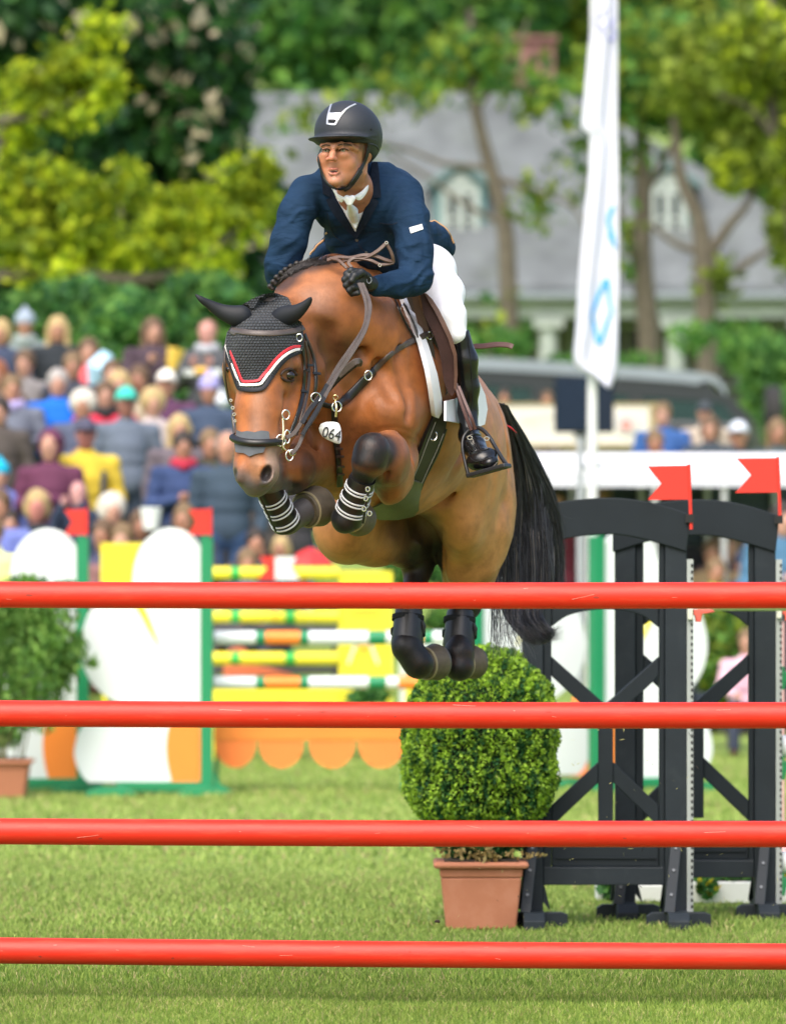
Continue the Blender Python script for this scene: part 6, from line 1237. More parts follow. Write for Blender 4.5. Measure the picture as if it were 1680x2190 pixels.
        mb = MB(); mb.tube([W(x + 30, y - 12, d - .03), W(x + 34, y, d - .03), W(x + 32, y + 14, d - .03)], [.006, .009, .006], 8); mb.build('clasp', LB, root, smooth=True)
    # ---- tail
    rs = np.random.RandomState(4)
    Lp = np.array([(1066, 862, 22.0), (1082, 940, 22.12), (1086, 1050, 22.2), (1072, 1160, 22.22), (1052, 1250, 22.2), (1048, 1310, 22.18)], float); Rp = np.array([(1084, 868, 22.0), (1132, 955, 22.15), (1176, 1050, 22.25), (1198, 1150, 22.3), (1202, 1240, 22.3), (1196, 1320, 22.25)], float)
    Tf = Field((.36, 21.95, 1.25), (.64, 22.4, 2.2), .008); M_ = (Lp + Rp) / 2; Wd = (Rp - Lp)[:, 0] / 2 * .78
    Tf.chain([tuple(W(*M_[i])) + (Wd[i] * px(22.2) * (.85 if i < 4 else .7),) for i in range(5)], .03, sy=.55)
    V, Q = Tf.mesh(2); hairm = mat('tail_hair', (.017, .018, .022), .36, .35, 40, spec=.55)
    tl = obj('tail', np_mesh('tail', V, Q), hairm, horse)
    paths = []
    def interp(P, n=12): return np.array(spline(P.tolist(), 4))
    LL, RR = interp(Lp), interp(Rp)
    for i in range(3600):
        u = rs.rand(); e = rs.uniform(.62, 1.0); m = int(3 + e * (len(LL) - 3)); s0 = 0 if rs.rand() < .75 else rs.randint(0, len(LL) // 2)
        P = LL[s0:m] * (1 - u) + RR[s0:m] * u; ph = rs.rand() * 6.28; t = np.linspace(0, 1, len(P)); dep = rs.uniform(-1, 1)
        P[:, 0] += 5 * np.sin(t * rs.uniform(2, 7) + ph) * t + rs.normal() * 7 * t * t + 4 * np.sin(u * 25 + t * 5); P[:, 0] -= (1 - t) ** 3 * 30 * (u - .35) * (s0 > 0); P[:, 2] += dep * .075 * np.sin(np.pi * np.clip(t * .9 + .1, 0, 1)) * math.sqrt(max(0, 1 - (2*u-1)**2)) - .01
        paths.append((P, rs.uniform(.6, 1.3)))
    for i in range(1500):
        u = rs.rand(); v = rs.rand(); x0 = 1070 + 110 * u
        ys_ = rs.uniform(1010, 1180); P = np.array([(min(x0, np.interp(ys_, RR[:, 1], RR[:, 0]) - 22) + 5 * rs.normal(), ys_, 22.22), (x0 + 4, 1240, 22.2), (1072 + 90 * u, 1305, 22.18), (1100 + 62 * u + 8 * v, 1345 - 22 * u + 14 * v, 22.12), (1140 + 45 * u, 1362 - 20 * u + 22 * v, 22.1), (1170 + 40 * rs.rand(), 1352 + rs.normal() * 8 + 18 * v - 12 * u, 22.08)]); P = np.array(spline(P.tolist(), 4)); P = P[:rs.randint(14, len(P) + 1)]; P[:, 2] += rs.normal() * .02; paths.append((P, rs.uniform(.6, 1.3)))
    for i in range(170):
        u = rs.rand(); x0 = 1052 + 70 * u; ex = 1042 + 95 * u + rs.normal() * 10; P = np.array([(x0, rs.uniform(1060, 1190), 22.24), (x0 - 4, 1275, 22.16), (x0 - 4 + 4 * rs.normal(), 1350, 22.08), ((x0 + ex) / 2 + 6 * u, 1390, 22.06), (ex, 1400 + 36 * rs.rand() * (.4 + .6 * u), 22.05)]); P = np.array(spline(P.tolist(), 5)); P = P[:rs.randint(12, len(P) + 1)]; paths.append((P, rs.uniform(.5, 1.1)))
    for i in range(110):
        k0 = rs.randint(0, len(RR) - 8); n_ = rs.randint(6, 10); P = RR[k0:k0 + n_].copy(); tt = np.linspace(0, 1, len(P)); P[:, 0] += -16 + 26 * tt * rs.rand() + 3 * np.sin(tt * 5 + i); paths.append((P, .5))
    P = np.array([(1184, 1070, 22.15), (1200, 1100, 22.1), (1225, 1110, 22.1), (1238, 1106, 22.1)]); paths.append((np.array(spline(P.tolist(), 5)), .6))
    VV = []; FF = []; CC = []; b = 0
    for P, w in paths:
        X = np.stack([(P[:, 0] - 840) * P[:, 2] / F, P[:, 2], CH - (P[:, 1] - HY) * P[:, 2] / F], 1); m = len(X); wd = w * .0013 * np.linspace(1, .35, m)[:, None]; a = rs.rand() * 6.28
        sd = np.array([math.cos(a), math.sin(a), 0.]); sd2 = np.array([-math.sin(a), math.cos(a), .1]); v = np.stack([X + sd * wd, X - sd * wd * .5 + sd2 * wd * .8, X - sd * wd * .5 - sd2 * wd * .8], 1).reshape(-1, 3)
        i = np.arange(m - 1)[:, None] * 3 + b; FF += [i + np.array([0, 1, 4, 3]), i + np.array([1, 2, 5, 4]), i + np.array([2, 0, 3, 5])]; VV.append(v); b += m * 3; cv = rs.rand(); CC.append(np.tile(np.array([.012, .0125, .015]) * (1 - cv) + np.array([.06, .066, .085]) * cv if rs.rand() < .93 else np.array([.22, .2, .19]), (m * 3, 1)))
    obj('tail_hair', np_mesh('tail_hair', np.concatenate(VV), [np.concatenate(FF)], col=np.concatenate(CC)), mat('tail_strands', (0, 0, 0), .38, .2, 30, attr='Col', spec=.6), tl)
    mb = MB(); gtube(mb, [(1080, 908, 21.9), (1092, 915, 21.92), (1104, 926, 21.95)], [1.2, 2, .6], 6); mb.build('ribbon', mat('trim_red', (0, 0, 0)), tl, smooth=True)
dress_horse()
# ================================================================ RIDER
def build_rider():
    loc = W(925, 640, 21.0)
    root = empty('person', (loc.x, loc.y, loc.z), 'rider in navy jacket, white breeches and black helmet leaning forward over the bay horse', 'person')
    def mk(lo, hi, h): return Field(lo, hi, h)
    def helpers(f, sh=0.0):
        def E(vx, vy, d, a, b, c, rot=0, yaw=0, k=.03, op='add'): f.ell(tuple(W(vx, vy, d)), (max(a * px(d) - sh, .004), max(c - sh, .004), max(b * px(d) - sh, .004)), rotM(rot, yaw), k, op)
        def C(pts, k=.03, op='add', sy=1.0, k0=None): f.chain([tuple(W(*p[:3])) + (max(p[3] * px(p[2]) - sh, .004),) for p in pts], k, op, sy, k0)
        return E, C
    def torso(E, C):
        E(765, 430, 20.74, 112, 74, .13, rot=-4, k=.05); E(782, 500, 20.86, 88, 80, .15, k=.06)
        E(825, 420, 20.86, 74, 66, .15, k=.05); E(855, 480, 21.02, 62, 78, .17, k=.06)
        C([(700, 372, 20.68, 22), (760, 372, 20.72, 34), (820, 374, 20.76, 28)], .04)
        C([(820, 520, 21.0, 80), (870, 570, 21.2, 62)], .06)
    def arm_l(C): C([(655, 412, 20.66, 37), (634, 458, 20.62, 37), (618, 515, 20.6, 37), (604, 565, 20.62, 36), (604, 588, 20.66, 33), (640, 600, 20.8, 26)], .03, k0=.05)
    def arm_r(C):
        C([(862, 420, 20.74, 44), (876, 470, 20.66, 40), (887, 530, 20.6, 38), (890, 590, 20.56, 36)], .03, k0=.05)
        C([(888, 598, 20.56, 36), (850, 608, 20.5, 29), (802, 612, 20.42, 22)], .02)
    def hand(C, E, s=1.0):
        C([(802, 611, 20.42, 16 * s), (785, 604, 20.38, 17 * s)], .012)
        E(768, 597, 20.36, 21 * s, 21 * s, .026, rot=-20, k=.01)
        for i, (y, r, dx) in enumerate(((582, 7.6, 2), (594, 8, -2), (606, 7.8, 1), (617, 7, 8))):
            C([(764 + dx * .5, y - 1, 20.345, r * s), (748 + dx, y - 3, 20.33, r * s), (739 + dx, y + 4, 20.335, r * .95 * s), (744 + dx, y + 11, 20.345, r * .9 * s), (757 + dx, y + 10, 20.335, r * .85 * s)], .004)
        C([(786, 592, 20.36, 9 * s), (772, 583, 20.335, 8.5 * s), (758, 590, 20.315, 8 * s), (752, 600, 20.31, 7 * s)], .006)   # thumb along the top
    def legs(C, s=1.0):
        C([(868, 560, 21.28, 60), (915, 582, 21.1, 56), (944, 628, 20.9, 45), (961, 678, 20.77, 32), (975, 714, 20.75, 23)], .04)
        C([(820, 590, 21.35, 58), (745, 660, 21.2, 44), (715, 730, 21.15, 30)], .04)
    def shin_far(C): C([(715, 735, 21.15, 27), (708, 850, 21.3, 24), (706, 930, 21.35, 19), (690, 960, 21.2, 20)], .02)
    def shins(C, foot=lambda: None, far=True):
        C([(984, 714, 20.76, 20), (994, 770, 20.78, 26), (999, 830, 20.8, 24.5), (1000, 880, 20.82, 20), (1003, 915, 20.80, 20)], .02)
        C([(1001, 905, 20.84, 18), (1001, 932, 20.8, 19), (1014, 955, 20.69, 23), (1024, 970, 20.62, 22)], .02); foot()
        if far: shin_far(C)
    # ---------------- body: one continuous figure, with the face
    f = mk((-.42, 20.22, 1.78), (.36, 21.5, 3.12), .0065)
    E, C = helpers(f, .012); torso(E, C); arm_l(C); arm_r(C); legs(C); shins(C, lambda: E(1030, 982, 20.57, 33, 24, .055, rot=20, k=.02)); E, C = helpers(f, .0); C([(752, 385, 20.52, 33), (762, 425, 20.66, 40)], .03); V0, Q0 = f.mesh(1)
    f = mk((-.30, 20.26, 2.72), (-.04, 20.72, 3.06), .0024)
    E, C = helpers(f, 0)
    E(746, 312, 20.5, 54, 56, .098, k=.02)
    E(726, 346, 20.445, 41, 52, .078, yaw=-28, k=.02)
    C([(717, 385, 20.385, 16), (745, 377, 20.43, 15), (768, 356, 20.48, 15)], .018); C([(714, 384, 20.385, 15), (698, 362, 20.40, 11), (690, 340, 20.40, 13)], .016)
    E(738, 368, 20.44, 31, 22, .05, k=.025)
    E(694, 342, 20.394, 10, 14, .028, k=.014); E(744, 345, 20.398, 16, 18, .028, k=.02)
    C([(689, 311.5, 20.374, 5.5), (701, 311, 20.361, 5.5), (715, 312, 20.356, 5.5), (730, 309.5, 20.358, 6), (748, 312, 20.376, 6.5), (762, 320, 20.405, 6)], .010)
    E(698, 321.5, 20.350, 8.5, 4.6, .02, k=.008, op='sub'); E(734, 321, 20.346, 10, 5, .02, k=.008, op='sub')
    C([(713.5, 316, 20.354, 4.2), (711, 328, 20.337, 5.6), (708.5, 338, 20.323, 6.6)], .012); E(700.5, 340.5, 20.345, 4.4, 4.6, .011, k=.013); E(716.5, 341, 20.342, 5.4, 5, .012, k=.013)
    E(704, 346, 20.329, 2.4, 1.5, .006, k=.002, op='sub'); E(713.5, 346.4, 20.327, 2.8, 1.6, .006, k=.002, op='sub')
    C([(702, 364, 20.361, 1.6), (707, 361.5, 20.352, 2.2), (712, 362.2, 20.349, 2.1), (718, 361.5, 20.352, 2.2), (725, 365.5, 20.363, 1.5)], .005)
    C([(703, 369, 20.359, 1.5), (708.5, 372, 20.351, 2.5), (717, 372, 20.353, 2.5), (725, 368.5, 20.363, 1.5)], .006)
    E(713, 366.8, 20.346, 7.5, 1.9, .011, k=.002, op='sub')
    E(716, 388, 20.366, 13, 10, .02, k=.014)
    C([(690, 319.2, 20.362, 1.6), (698, 316.6, 20.3555, 1.9), (706, 319.2, 20.357, 1.6)], .003); C([(725, 318.6, 20.3575, 1.7), (734, 316, 20.351, 2.0), (744, 318.8, 20.362, 1.7)], .003); E(697, 331, 20.378, 11, 8, .018, k=.014); E(735, 331, 20.376, 14, 9, .02, k=.016)
    E(788, 331, 20.52, 8, 17, .016, rot=-12, yaw=30, k=.006); E(786, 330, 20.5, 3.5, 9, .010, rot=-12, k=.004, op='sub'); E(784, 340, 20.505, 4, 4, .01, k=.004)
    C([(752, 372, 20.5, 33), (758, 400, 20.58, 36), (764, 428, 20.68, 40)], .02)
    C([(778, 372, 20.47, 4), (768, 392, 20.5, 6), (755, 415, 20.55, 5)], .014)
    V, Q = f.mesh(1); vx, vy, d = vg(V)
    col = np.tile(np.array([.47, .20, .11]), (len(V), 1)) * (1 + .06 * vnoise(V, 45, 2) + .04 * vnoise(V, 140, 4))[:, None]
    def bl(cx, cy, a, b, c, amt, soft=.5, rot=0):
        t = R(rot); x = vx - cx; y = -(vy - cy); u = x * math.cos(t) + y * math.sin(t); w = -x * math.sin(t) + y * math.cos(t)
        m = (amt * (1 - ss(1 - soft, 1 + soft, np.sqrt((u / a) ** 2 + (w / b) ** 2))) * (d < 20.6))[:, None]; col[:] = col * (1 - m) + np.array(c) * m
    bl(708, 340, 12, 9, (.58, .2, .13), .6); bl(742, 350, 18, 13, (.55, .22, .13), .5); bl(692, 347, 8, 12, (.55, .21, .13), .45); bl(786, 332, 10, 16, (.6, .2, .13), .5)
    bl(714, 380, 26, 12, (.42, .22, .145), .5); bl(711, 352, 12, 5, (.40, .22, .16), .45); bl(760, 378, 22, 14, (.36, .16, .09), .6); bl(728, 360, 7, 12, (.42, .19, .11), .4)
    bl(713, 361.5, 12, 2.6, (.42, .12, .09), .8, .35, -4); bl(713.5, 371.5, 11, 3, (.52, .18, .14), .8, .35); bl(713, 378, 12, 3, (.36, .15, .09), .5, .5); bl(710, 349, 9, 2.5, (.36, .15, .09), .5, .5); bl(713, 366.8, 8, 2.1, (.05, .015, .012), .9, .3)  # lip and mouth colours; shadow under the nose painted into the skin
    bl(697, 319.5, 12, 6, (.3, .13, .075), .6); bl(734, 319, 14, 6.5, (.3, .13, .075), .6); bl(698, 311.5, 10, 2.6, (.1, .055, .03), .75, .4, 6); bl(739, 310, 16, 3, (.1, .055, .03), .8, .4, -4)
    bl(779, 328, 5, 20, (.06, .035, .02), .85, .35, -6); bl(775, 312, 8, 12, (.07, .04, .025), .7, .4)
    # join: body below, finely modelled head above, welded into one mesh object
    keep = V0[:, 2] < W(760, 432, 20.6).z + .0; 
    Vall = np.vstack([V0, V]); Qall = np.vstack([Q0[(keep[Q0]).any(1)], Q + len(V0)]); colall = np.vstack([np.tile(np.array([[.47, .20, .11]]), (len(V0), 1)), col])
    skin = mat('skin', (0, 0, 0), .45, .05, 60, bump=.0004, bscale=420, attr='Col', spec=.45); b = skin.node_tree.nodes['Principled BSDF']; b.inputs['Subsurface Weight'].default_value = .18; b.inputs['Subsurface Radius'].default_value = (.012, .005, .003); b.inputs['Subsurface Scale'].default_value = .4
    obj('body', np_mesh('body', Vall, Qall, col=np.clip(colall, .002, 1)), skin, root)
    SF = Surf(V, Q)
    # eyes
    white = mat('eye_white', (.36, .33, .31), .15, .03, 20); iris = mat('iris_blue_grey', (.09, .14, .17), .1, .2, 200); pup = mat('pupil', (.004, .004, .004), .05)
    for (x, y, dd, ix) in ((698, 321.3, 20.3734, 696.3), (734, 320.8, 20.3694, 732.6)):
        o = W(x, y, dd); mb = MB(); n = 20; r = .0120; vs = []; fs = []
        for i in range(n + 1):
            for j in range(n): a = math.pi * i / n; bb = 2 * math.pi * j / n; vs.append(o + Vector((math.sin(a) * math.cos(bb), -math.cos(a), math.sin(a) * math.sin(bb))) * r)
        fs = [(i*n+j, i*n+(j+1) % n, (i+1)*n+(j+1) % n, (i+1)*n+j) for i in range(n) for j in range(n)]; mb.add(vs, fs); eo = mb.build('eye', white, root, smooth=True, auto=180)
        dv = (W(ix, y, dd - .012) - o).normalized(); q = dv.to_track_quat('Z', 'Y').to_matrix()
        for rad, lift, m_, nm in ((.0066, .0, iris, 'iris'), (.003, .0006, pup, 'pupil')):
            mb = MB(); c = o + dv * (math.sqrt(r * r - rad * rad) + lift); vs = [c + dv * .0008] + [c + q @ Vector((math.cos(t) * rad, math.sin(t) * rad, -.0001)) for t in np.linspace(0, 6.283, 17)[:-1]]; mb.add(vs, [(0, 1 + i, 1 + (i + 1) % 16) for i in range(16)]); mb.build(nm, m_, eo, smooth=True)
    lid = mat('lash_dark', (.02, .011, .009), .6)
    for pts in ([(689, 322), (692.5, 319.2), (698, 317.8), (704, 319.4), (706, 322)], [(725, 322), (728, 318.8), (734, 317.3), (741, 319), (745, 322)]):
        P = [W(x, y, 20.3545) for x, y in pts]; 
        P2, _ = drape(SF, pts, 3, .0012, 20.36); P2 = [Vector((p.x, min(p.y, 20.358), p.z)) for p in P2]; mb = MB(); mb.tube(P2, [.0008] + [.0019] * (len(P2) - 2) + [.0008], 6); mb.build('eyelid', lid, root, smooth=True)
    hairb = mat('brow_hair', (.055, .03, .018), .9)
    for pts in ([(687, 313), (693, 310), (700, 309.8), (706, 311.5)], [(722, 311), (731, 308.2), (741, 308), (752, 311.5)]):
        P2, N2 = drape(SF, pts, 3, .0004, 20.36); mb = MB(); ribbon(mb, P2, N2, .0048, .001); mb.build('eyebrow', hairb, root, smooth=True)
    mb = MB(); P = [W(x, y, 20.3505) for x, y in ((706, 365), (710, 364.2), (716, 364.4), (720, 365.5))]; mb.tube(P, [.0006, .0012, .0012, .0006], 6); mb.build('teeth', mat('teeth', (.3, .27, .23), .4), root, smooth=True)
    # ---------------- helmet
    f = mk((-.34, 20.28, 2.78), (0.0, 20.78, 3.24), .003); E, C = helpers(f, 0)
    E(742, 283, 20.5, 70, 68, .135, k=.01); E(757, 300, 20.56, 56, 58, .12, k=.05)
    f.box(tuple(W(712, 353, 20.35)), (72 * px(20.4), .4, 50 * px(20.4)), rotM(0), .006, 'sub'); f.box(tuple(W(770, 390, 20.5)), (.3, .5, 42 * px(20.5)), rotM(-10), .012, 'sub')
    E(746, 330, 20.5, 48, 44, .1, k=.008, op='sub')
    E(724, 297, 20.44, 66, 6.5, .145, rot=1, k=.016)
    V, Q = f.mesh(2); hmt = mat('helmet_matt', (.022, .026, .033), .55, .06, 12, bump=.0002, bscale=900, spec=.4)
    he = empty('riding_helmet', tuple(W(740, 300, 20.5)), 'matt black riding helmet with silver vent frame and chin strap', 'helmet')
    obj('shell', np_mesh('shell', V, Q), hmt, he); SHm = Surf(V, Q); kk = px(20.4)
    sl_ = mat('satin_silver', (.72, .72, .74), .28, .04, 30, metal=.7)
    for pts in ([(708, 224), (704, 238), (701, 252), (700, 264)], [(699, 264), (708, 266), (718, 266)], [(717, 266), (723, 255), (732, 242), (744, 231), (760, 223)]): strap('vent_frame', SHm, pts, 4.5 * kk, sl_, he, t=.003, lift=.001, dflt=20.4)
    patch('vent_cover', SHm, [(705, 242), (728, 242), (722, 256), (703, 256)], sl_, he, lift=.001, t=.0025, step=4, dflt=20.4)
    strap('vent_slot', SHm, [(704, 257.5), (711, 259), (719, 257.5)], 3 * kk, mat('slot_black', (.005, .005, .005), .6), he, t=.002, lift=.002, dflt=20.4)
    mb = MB(); P, _ = drape(SHm, [(782, 309), (795, 308), (806, 314), (811, 325)], 5, .0, 20.6); mb.tube(P, .0035, 8); mb.build('rim', hmt, he, smooth=True)
    mb = MB(); h = SHm.hit(793, 277); mb.tube([h[0], h[0] + h[1] * .002], .004, 10); mb.build('rivet', mat('slot_black', (0, 0, 0)), he, smooth=True)
    web = mat('webbing_black', (.012, .012, .014), .6, .2, 60, bump=.0005, bscale=500)
    def hs(pts, w, t=.003): mb = MB(); P, N2 = drape(SF, pts, 5, .006, 20.42); ribbon(mb, P, N2, w * kk, t); mb.build('chin_strap', web, he, smooth=True)
    hs([(680, 305), (681, 325), (685, 350), (692, 372), (703, 391), (716, 400), (730, 403), (742, 399)], 6); hs([(786, 306), (784, 325), (776, 348), (765, 368), (754, 384), (742, 399)], 10); hs([(768, 364), (758, 380), (746, 396), (736, 402)], 14, .006)
    mb = MB(); mb.tube([W(800, 312, 20.54), W(795, 330, 20.54), W(780, 348, 20.48), W(770, 362, 20.44)], .004, 8); mb.build('chin_strap', web, he, smooth=True)
    # ---------------- jacket
    f = mk((-.50, 20.34, 2.3), (.26, 21.45, 2.98), .0055); E, C = helpers(f, 0); torso(E, C); arm_l(C); arm_r(C)
    C([(690, 540, 20.98, 24), (720, 530, 21.0, 30), (760, 540, 21.02, 34)], .03); C([(672, 550, 20.98, 10), (700, 545, 20.99, 22)], .02)   # skirt, far side
    C([(890, 500, 21.12, 40), (925, 512, 21.25, 32), (948, 522, 21.32, 18), (962, 528, 21.34, 8)], .03); C([(935, 535, 21.28, 22), (950, 532, 21.32, 20)], .03)
    E(752, 395, 20.6, 30, 40, .09, k=.012, op='sub')                    # neck opening
    def wr(P):
        x, y, dd = vg(P); a = vnoise(P * [1, .5, 1], 22, 3); w = .0012 * a + .0008 * vnoise(P, 60, 6)
        armr = np.clip(1 - np.abs((x - 885) / 50), 0, 1) * (y > 470) + np.clip(1 - np.abs(y - 610) / 45, 0, 1) * (x > 790)
        rg = lambda q: 1 - 2 * np.abs(np.sin(q)); w += .0062 * np.clip(armr, 0, 1) * rg((y * .8 + x * .5 * np.sign(y - 560)) * .1 + 1.6 * a) * (.6 + .4 * vnoise(P, 12, 9))
        arml = np.clip(1 - np.abs((x - (640 - (y - 430) * .25)) / 48), 0, 1) * (y > 440) * (x < 680); w += .006 * arml * rg((y * .8 + x * .5) * .1 + 1.5 * a) * (.6 + .4 * vnoise(P, 12, 10))
        w += .005 * np.clip(1 - np.hypot((x - 690) / 40, (y - 470) / 60), 0, 1) * np.sin((x * 1.0 - y * .4) * .22 + a) + .005 * np.clip(1 - np.hypot((x - 845) / 45, (y - 450) / 70), 0, 1) * np.sin((x + .5 * y) * .2 + a)
        w += .0035 * (x > 905) * (y < 560) * np.sin((x - y * .2) * .25 + a) + .003 * (x < 780) * (y > 505) * (dd > 20.7) * np.sin((x * .6 + y) * .18 + a); return w
    f.warp(wr); V, Q = f.mesh(1); jm = mat('jacket_navy', (.010, .031, .07), .8, .16, 12, bump=.0012, bscale=320, spec=.15)
    ntj = jm.node_tree; n5 = ntj.nodes.new('ShaderNodeTexNoise'); n5.inputs['Scale'].default_value = 17; n5.inputs['Detail'].default_value = 2.5; n5.inputs['Distortion'].default_value = .6; mp5 = ntj.nodes.new('ShaderNodeMapping'); mp5.inputs['Scale'].default_value = (.45, .5, 1.25); mp5.inputs['Rotation'].default_value = (0, R(24), 0); tc5 = [n for n in ntj.nodes if n.type == 'TEX_COORD'][0]
    ntj.links.new(tc5.outputs['Object'], mp5.inputs[0]); ntj.links.new(mp5.outputs[0], n5.inputs['Vector']); b5 = ntj.nodes.new('ShaderNodeBump'); b5.inputs['Distance'].default_value = .018; b5.inputs['Strength'].default_value = .8; ntj.links.new(n5.outputs[0], b5.inputs['Height']); ob5 = [n for n in ntj.nodes if n.type == 'BUMP' and n is not b5 and n.name != b5.name][0]; ntj.links.new(b5.outputs[0], ob5.inputs['Normal'])
    ja = empty('riding_jacket', tuple(W(770, 560, 20.8)), 'navy blue tailored riding jacket with darker lapels worn by the rider', 'jacket'); 
    obj('cloth', np_mesh('cloth', V, Q), jm, ja); SJ = Surf(V, Q); kj = px(20.6)
    den = mat('lapel_denim', (.012, .017, .03), .9, .25, 60, bump=.0012, bscale=400, spec=.1)
    shirt = mat('shirt_white', (.78, .78, .8), .7, .05, 20, bump=.0006, bscale=90); tie = mat('tie_white', (.82, .83, .88), .6, .05, 20, bump=.0008, bscale=300)
    sh_ = empty('shirt', tuple(W(755, 440, 20.55)), 'white shirt collar under the navy jacket of the rider', 'shirt'); tn = empty('tie', tuple(W(752, 450, 20.5)), 'white knotted tie at the collar of the rider', 'tie')
    patch('shirt_front', SJ, [(712, 404), (733, 416), (752, 420), (770, 412), (786, 395), (789, 420), (776, 455), (760, 494), (742, 466), (722, 434)], shirt, sh_, lift=.0, t=.004, step=6, dflt=20.56, smooth_it=6)
    # collar stands up round the neck
    mb = MB()
    for pts in (([(706, 398, 20.50), (714, 408, 20.475), (726, 417, 20.465), (739, 423, 20.46)], [(714, 412, 20.487), (721, 425, 20.476), (730, 433, 20.47), (738, 424, 20.462)]), ([(790, 376, 20.56), (784, 396, 20.52), (770, 411, 20.49), (752, 421, 20.46)], [(790, 390, 20.545), (785, 410, 20.515), (770, 428, 20.49), (754, 422, 20.47)])):
        A = [W(*p) for p in spline(pts[0], 4)]; B = [W(*p) for p in spline(pts[1], 4)]; n = len(A); mm_ = 5; vs = [a.lerp(b_, j / mm_) + Vector((0, -.006 * math.sin(math.pi * j / mm_), 0)) for a, b_ in zip(A, B) for j in range(mm_ + 1)]
        nn = len(vs); vs += [v + Vector((0, .004, 0)) for v in vs]; g_ = lambda i, j: i * (mm_ + 1) + j
        for i in range(n - 1):
            for j in range(mm_): pass
        fs = [(g_(i, j), g_(i+1, j), g_(i+1, j+1), g_(i, j+1)) for i in range(n - 1) for j in range(mm_)]; fs += [tuple(nn + q for q in reversed(q4)) for q4 in fs]
        bd = [g_(i, 0) for i in range(n)] + [g_(n-1, j) for j in range(1, mm_+1)] + [g_(i, mm_) for i in range(n-2, -1, -1)] + [g_(0, j) for j in range(mm_-1, 0, -1)]; fs += [(bd[i], bd[(i+1) % len(bd)], bd[(i+1) % len(bd)] + nn, bd[i] + nn) for i in range(len(bd))]; mb.add(vs, fs)
    co = mb.build('collar', shirt, sh_, smooth=True)
    f = mk(tuple(W(715, 510, 20.4) - Vector((0, .05, 0))), tuple(W(790, 405, 20.4) + Vector((0, .3, 0))), .0022); E, C = helpers(f, 0)
    C([(742, 425, 20.455, 8), (746, 434, 20.457, 6)], .004, sy=.8); C([(753, 424, 20.455, 7), (748, 434, 20.457, 6)], .004, sy=.8)
    h = SJ.hit(756, 470); dd = h[0].y - .012
    C([(747, 438, 20.464, 5), (753, 452, (20.47 + dd) / 2, 12), (758, 470, dd, 10), (760, 486, dd + .002, 3)], .004, sy=.45); V, Q = f.mesh(1); obj('knot', np_mesh('knot', V, Q), tie, tn)
    pl = lambda nm, poly, lift, m_=den, t=.005: patch(nm, SJ, poly, m_, ja, lift=lift, t=t, step=6, dflt=20.56, smooth_it=4)
    pl('lapel', [(700, 392), (708, 402), (717, 420), (731, 443), (745, 468), (760, 492), (760, 504), (742, 487), (718, 459), (703, 437), (697, 426), (709, 422), (702, 405)], .008)
    pl('collar', [(686, 372), (697, 378), (704, 398), (709, 424), (698, 419), (689, 415), (687, 392)], .010)
    pl('lapel', [(792, 398), (796, 424), (808, 430), (800, 446), (786, 472), (762, 506), (760, 492), (770, 468), (781, 440), (787, 415)], .008)
    pl('collar', [(792, 352), (803, 352), (808, 380), (812, 423), (796, 425), (790, 400), (790, 375)], .010)
    for (x, y) in ((763, 513), (783, 540)):
        h = SJ.hit(x, y); mb = MB(); mb.tube([h[0], h[0] + h[1] * .004], [.0065, .0055], 14); mb.build('button', mat('button_metal', (.25, .3, .3), .3, metal=.7), ja, smooth=True)
    patch('sleeve_badge', SJ, [(875, 488), (901, 480), (904, 491), (878, 500)], mat('badge_white', (.75, .76, .78), .6), ja, lift=.002, t=.002, step=5, dflt=20.56)
    strap('badge_mark', SJ, [(881, 494), (888, 491), (894, 489), (899, 487)], 1.5 * kj, mat('badge_grey', (.3, .32, .4), .6), ja, t=.0015, lift=.0045, dflt=20.5)
    for pts in ([(812, 477), (835, 480), (850, 476)], [(700, 455), (712, 500), (738, 520)], [(762, 506), (768, 525), (785, 545), (800, 570)]): strap('seam', SJ, pts, 2.5 * kj, mat('seam_navy', (.005, .014, .036), .8), ja, t=.002, lift=.0005, dflt=20.7)
    tan = mat('lining_tan', (.5, .27, .12), .7)
    strap('lining', SJ, [(913, 456), (928, 462), (945, 474), (958, 496), (968, 520)], 6 * kj, tan, ja, t=.004, lift=.003, dflt=21.25); strap('lining', SJ, [(700, 497), (684, 508), (672, 526), (664, 545)], 5 * kj, tan, ja, t=.004, lift=.002, dflt=20.95)
    # ---------------- gloves
    gm = mat('glove_black', (.009, .011, .013), .5, .2, 40, bump=.0006, bscale=260, spec=.5)
    f = mk(tuple(W(725, 640, 20.25) + Vector((0, -.02, 0))), tuple(W(820, 560, 20.55)), .0024); E, C = helpers(f, 0); hand(C, E)
    V, Q = f.mesh(1); gl = empty('riding_glove', tuple(W(768, 600, 20.36)), 'black leather glove gripping the reins beside the mane', 'glove'); obj('leather', np_mesh('leather', V, Q), gm, gl); SG = Surf(V, Q)
    strap('cuff_band', SG, [(786, 586), (792, 600), (790, 618)], 10 * kj, gm, gl, t=.003, lift=.002, dflt=20.38)
    mb = MB(); h = SG.hit(789, 600) or (W(789, 600, 20.37), Vector((0, -1, 0))); ring(mb, (789, 599, h[0].y - .006), 5, .8, ry=7, n=14, m=5); mb.build('piping', mat('glove_grey', (.2, .22, .25), .5), gl, smooth=True)
    # ---------------- breeches and boots
    f = mk((-.26, 20.7, 2.2), (.30, 21.55, 2.75), .006); E, C = helpers(f, 0); legs(C); f.warp(lambda P: .0009 * np.sin(vnoise(P, 14, 8) * 3 + P[:, 2] * 60)); V, Q = f.mesh(1)
    br = empty('breeches', tuple(W(940, 640, 21.0)), 'white riding breeches on the thigh of the rider', 'breeches'); obj('cloth', np_mesh('cloth', V, Q), WH, br)
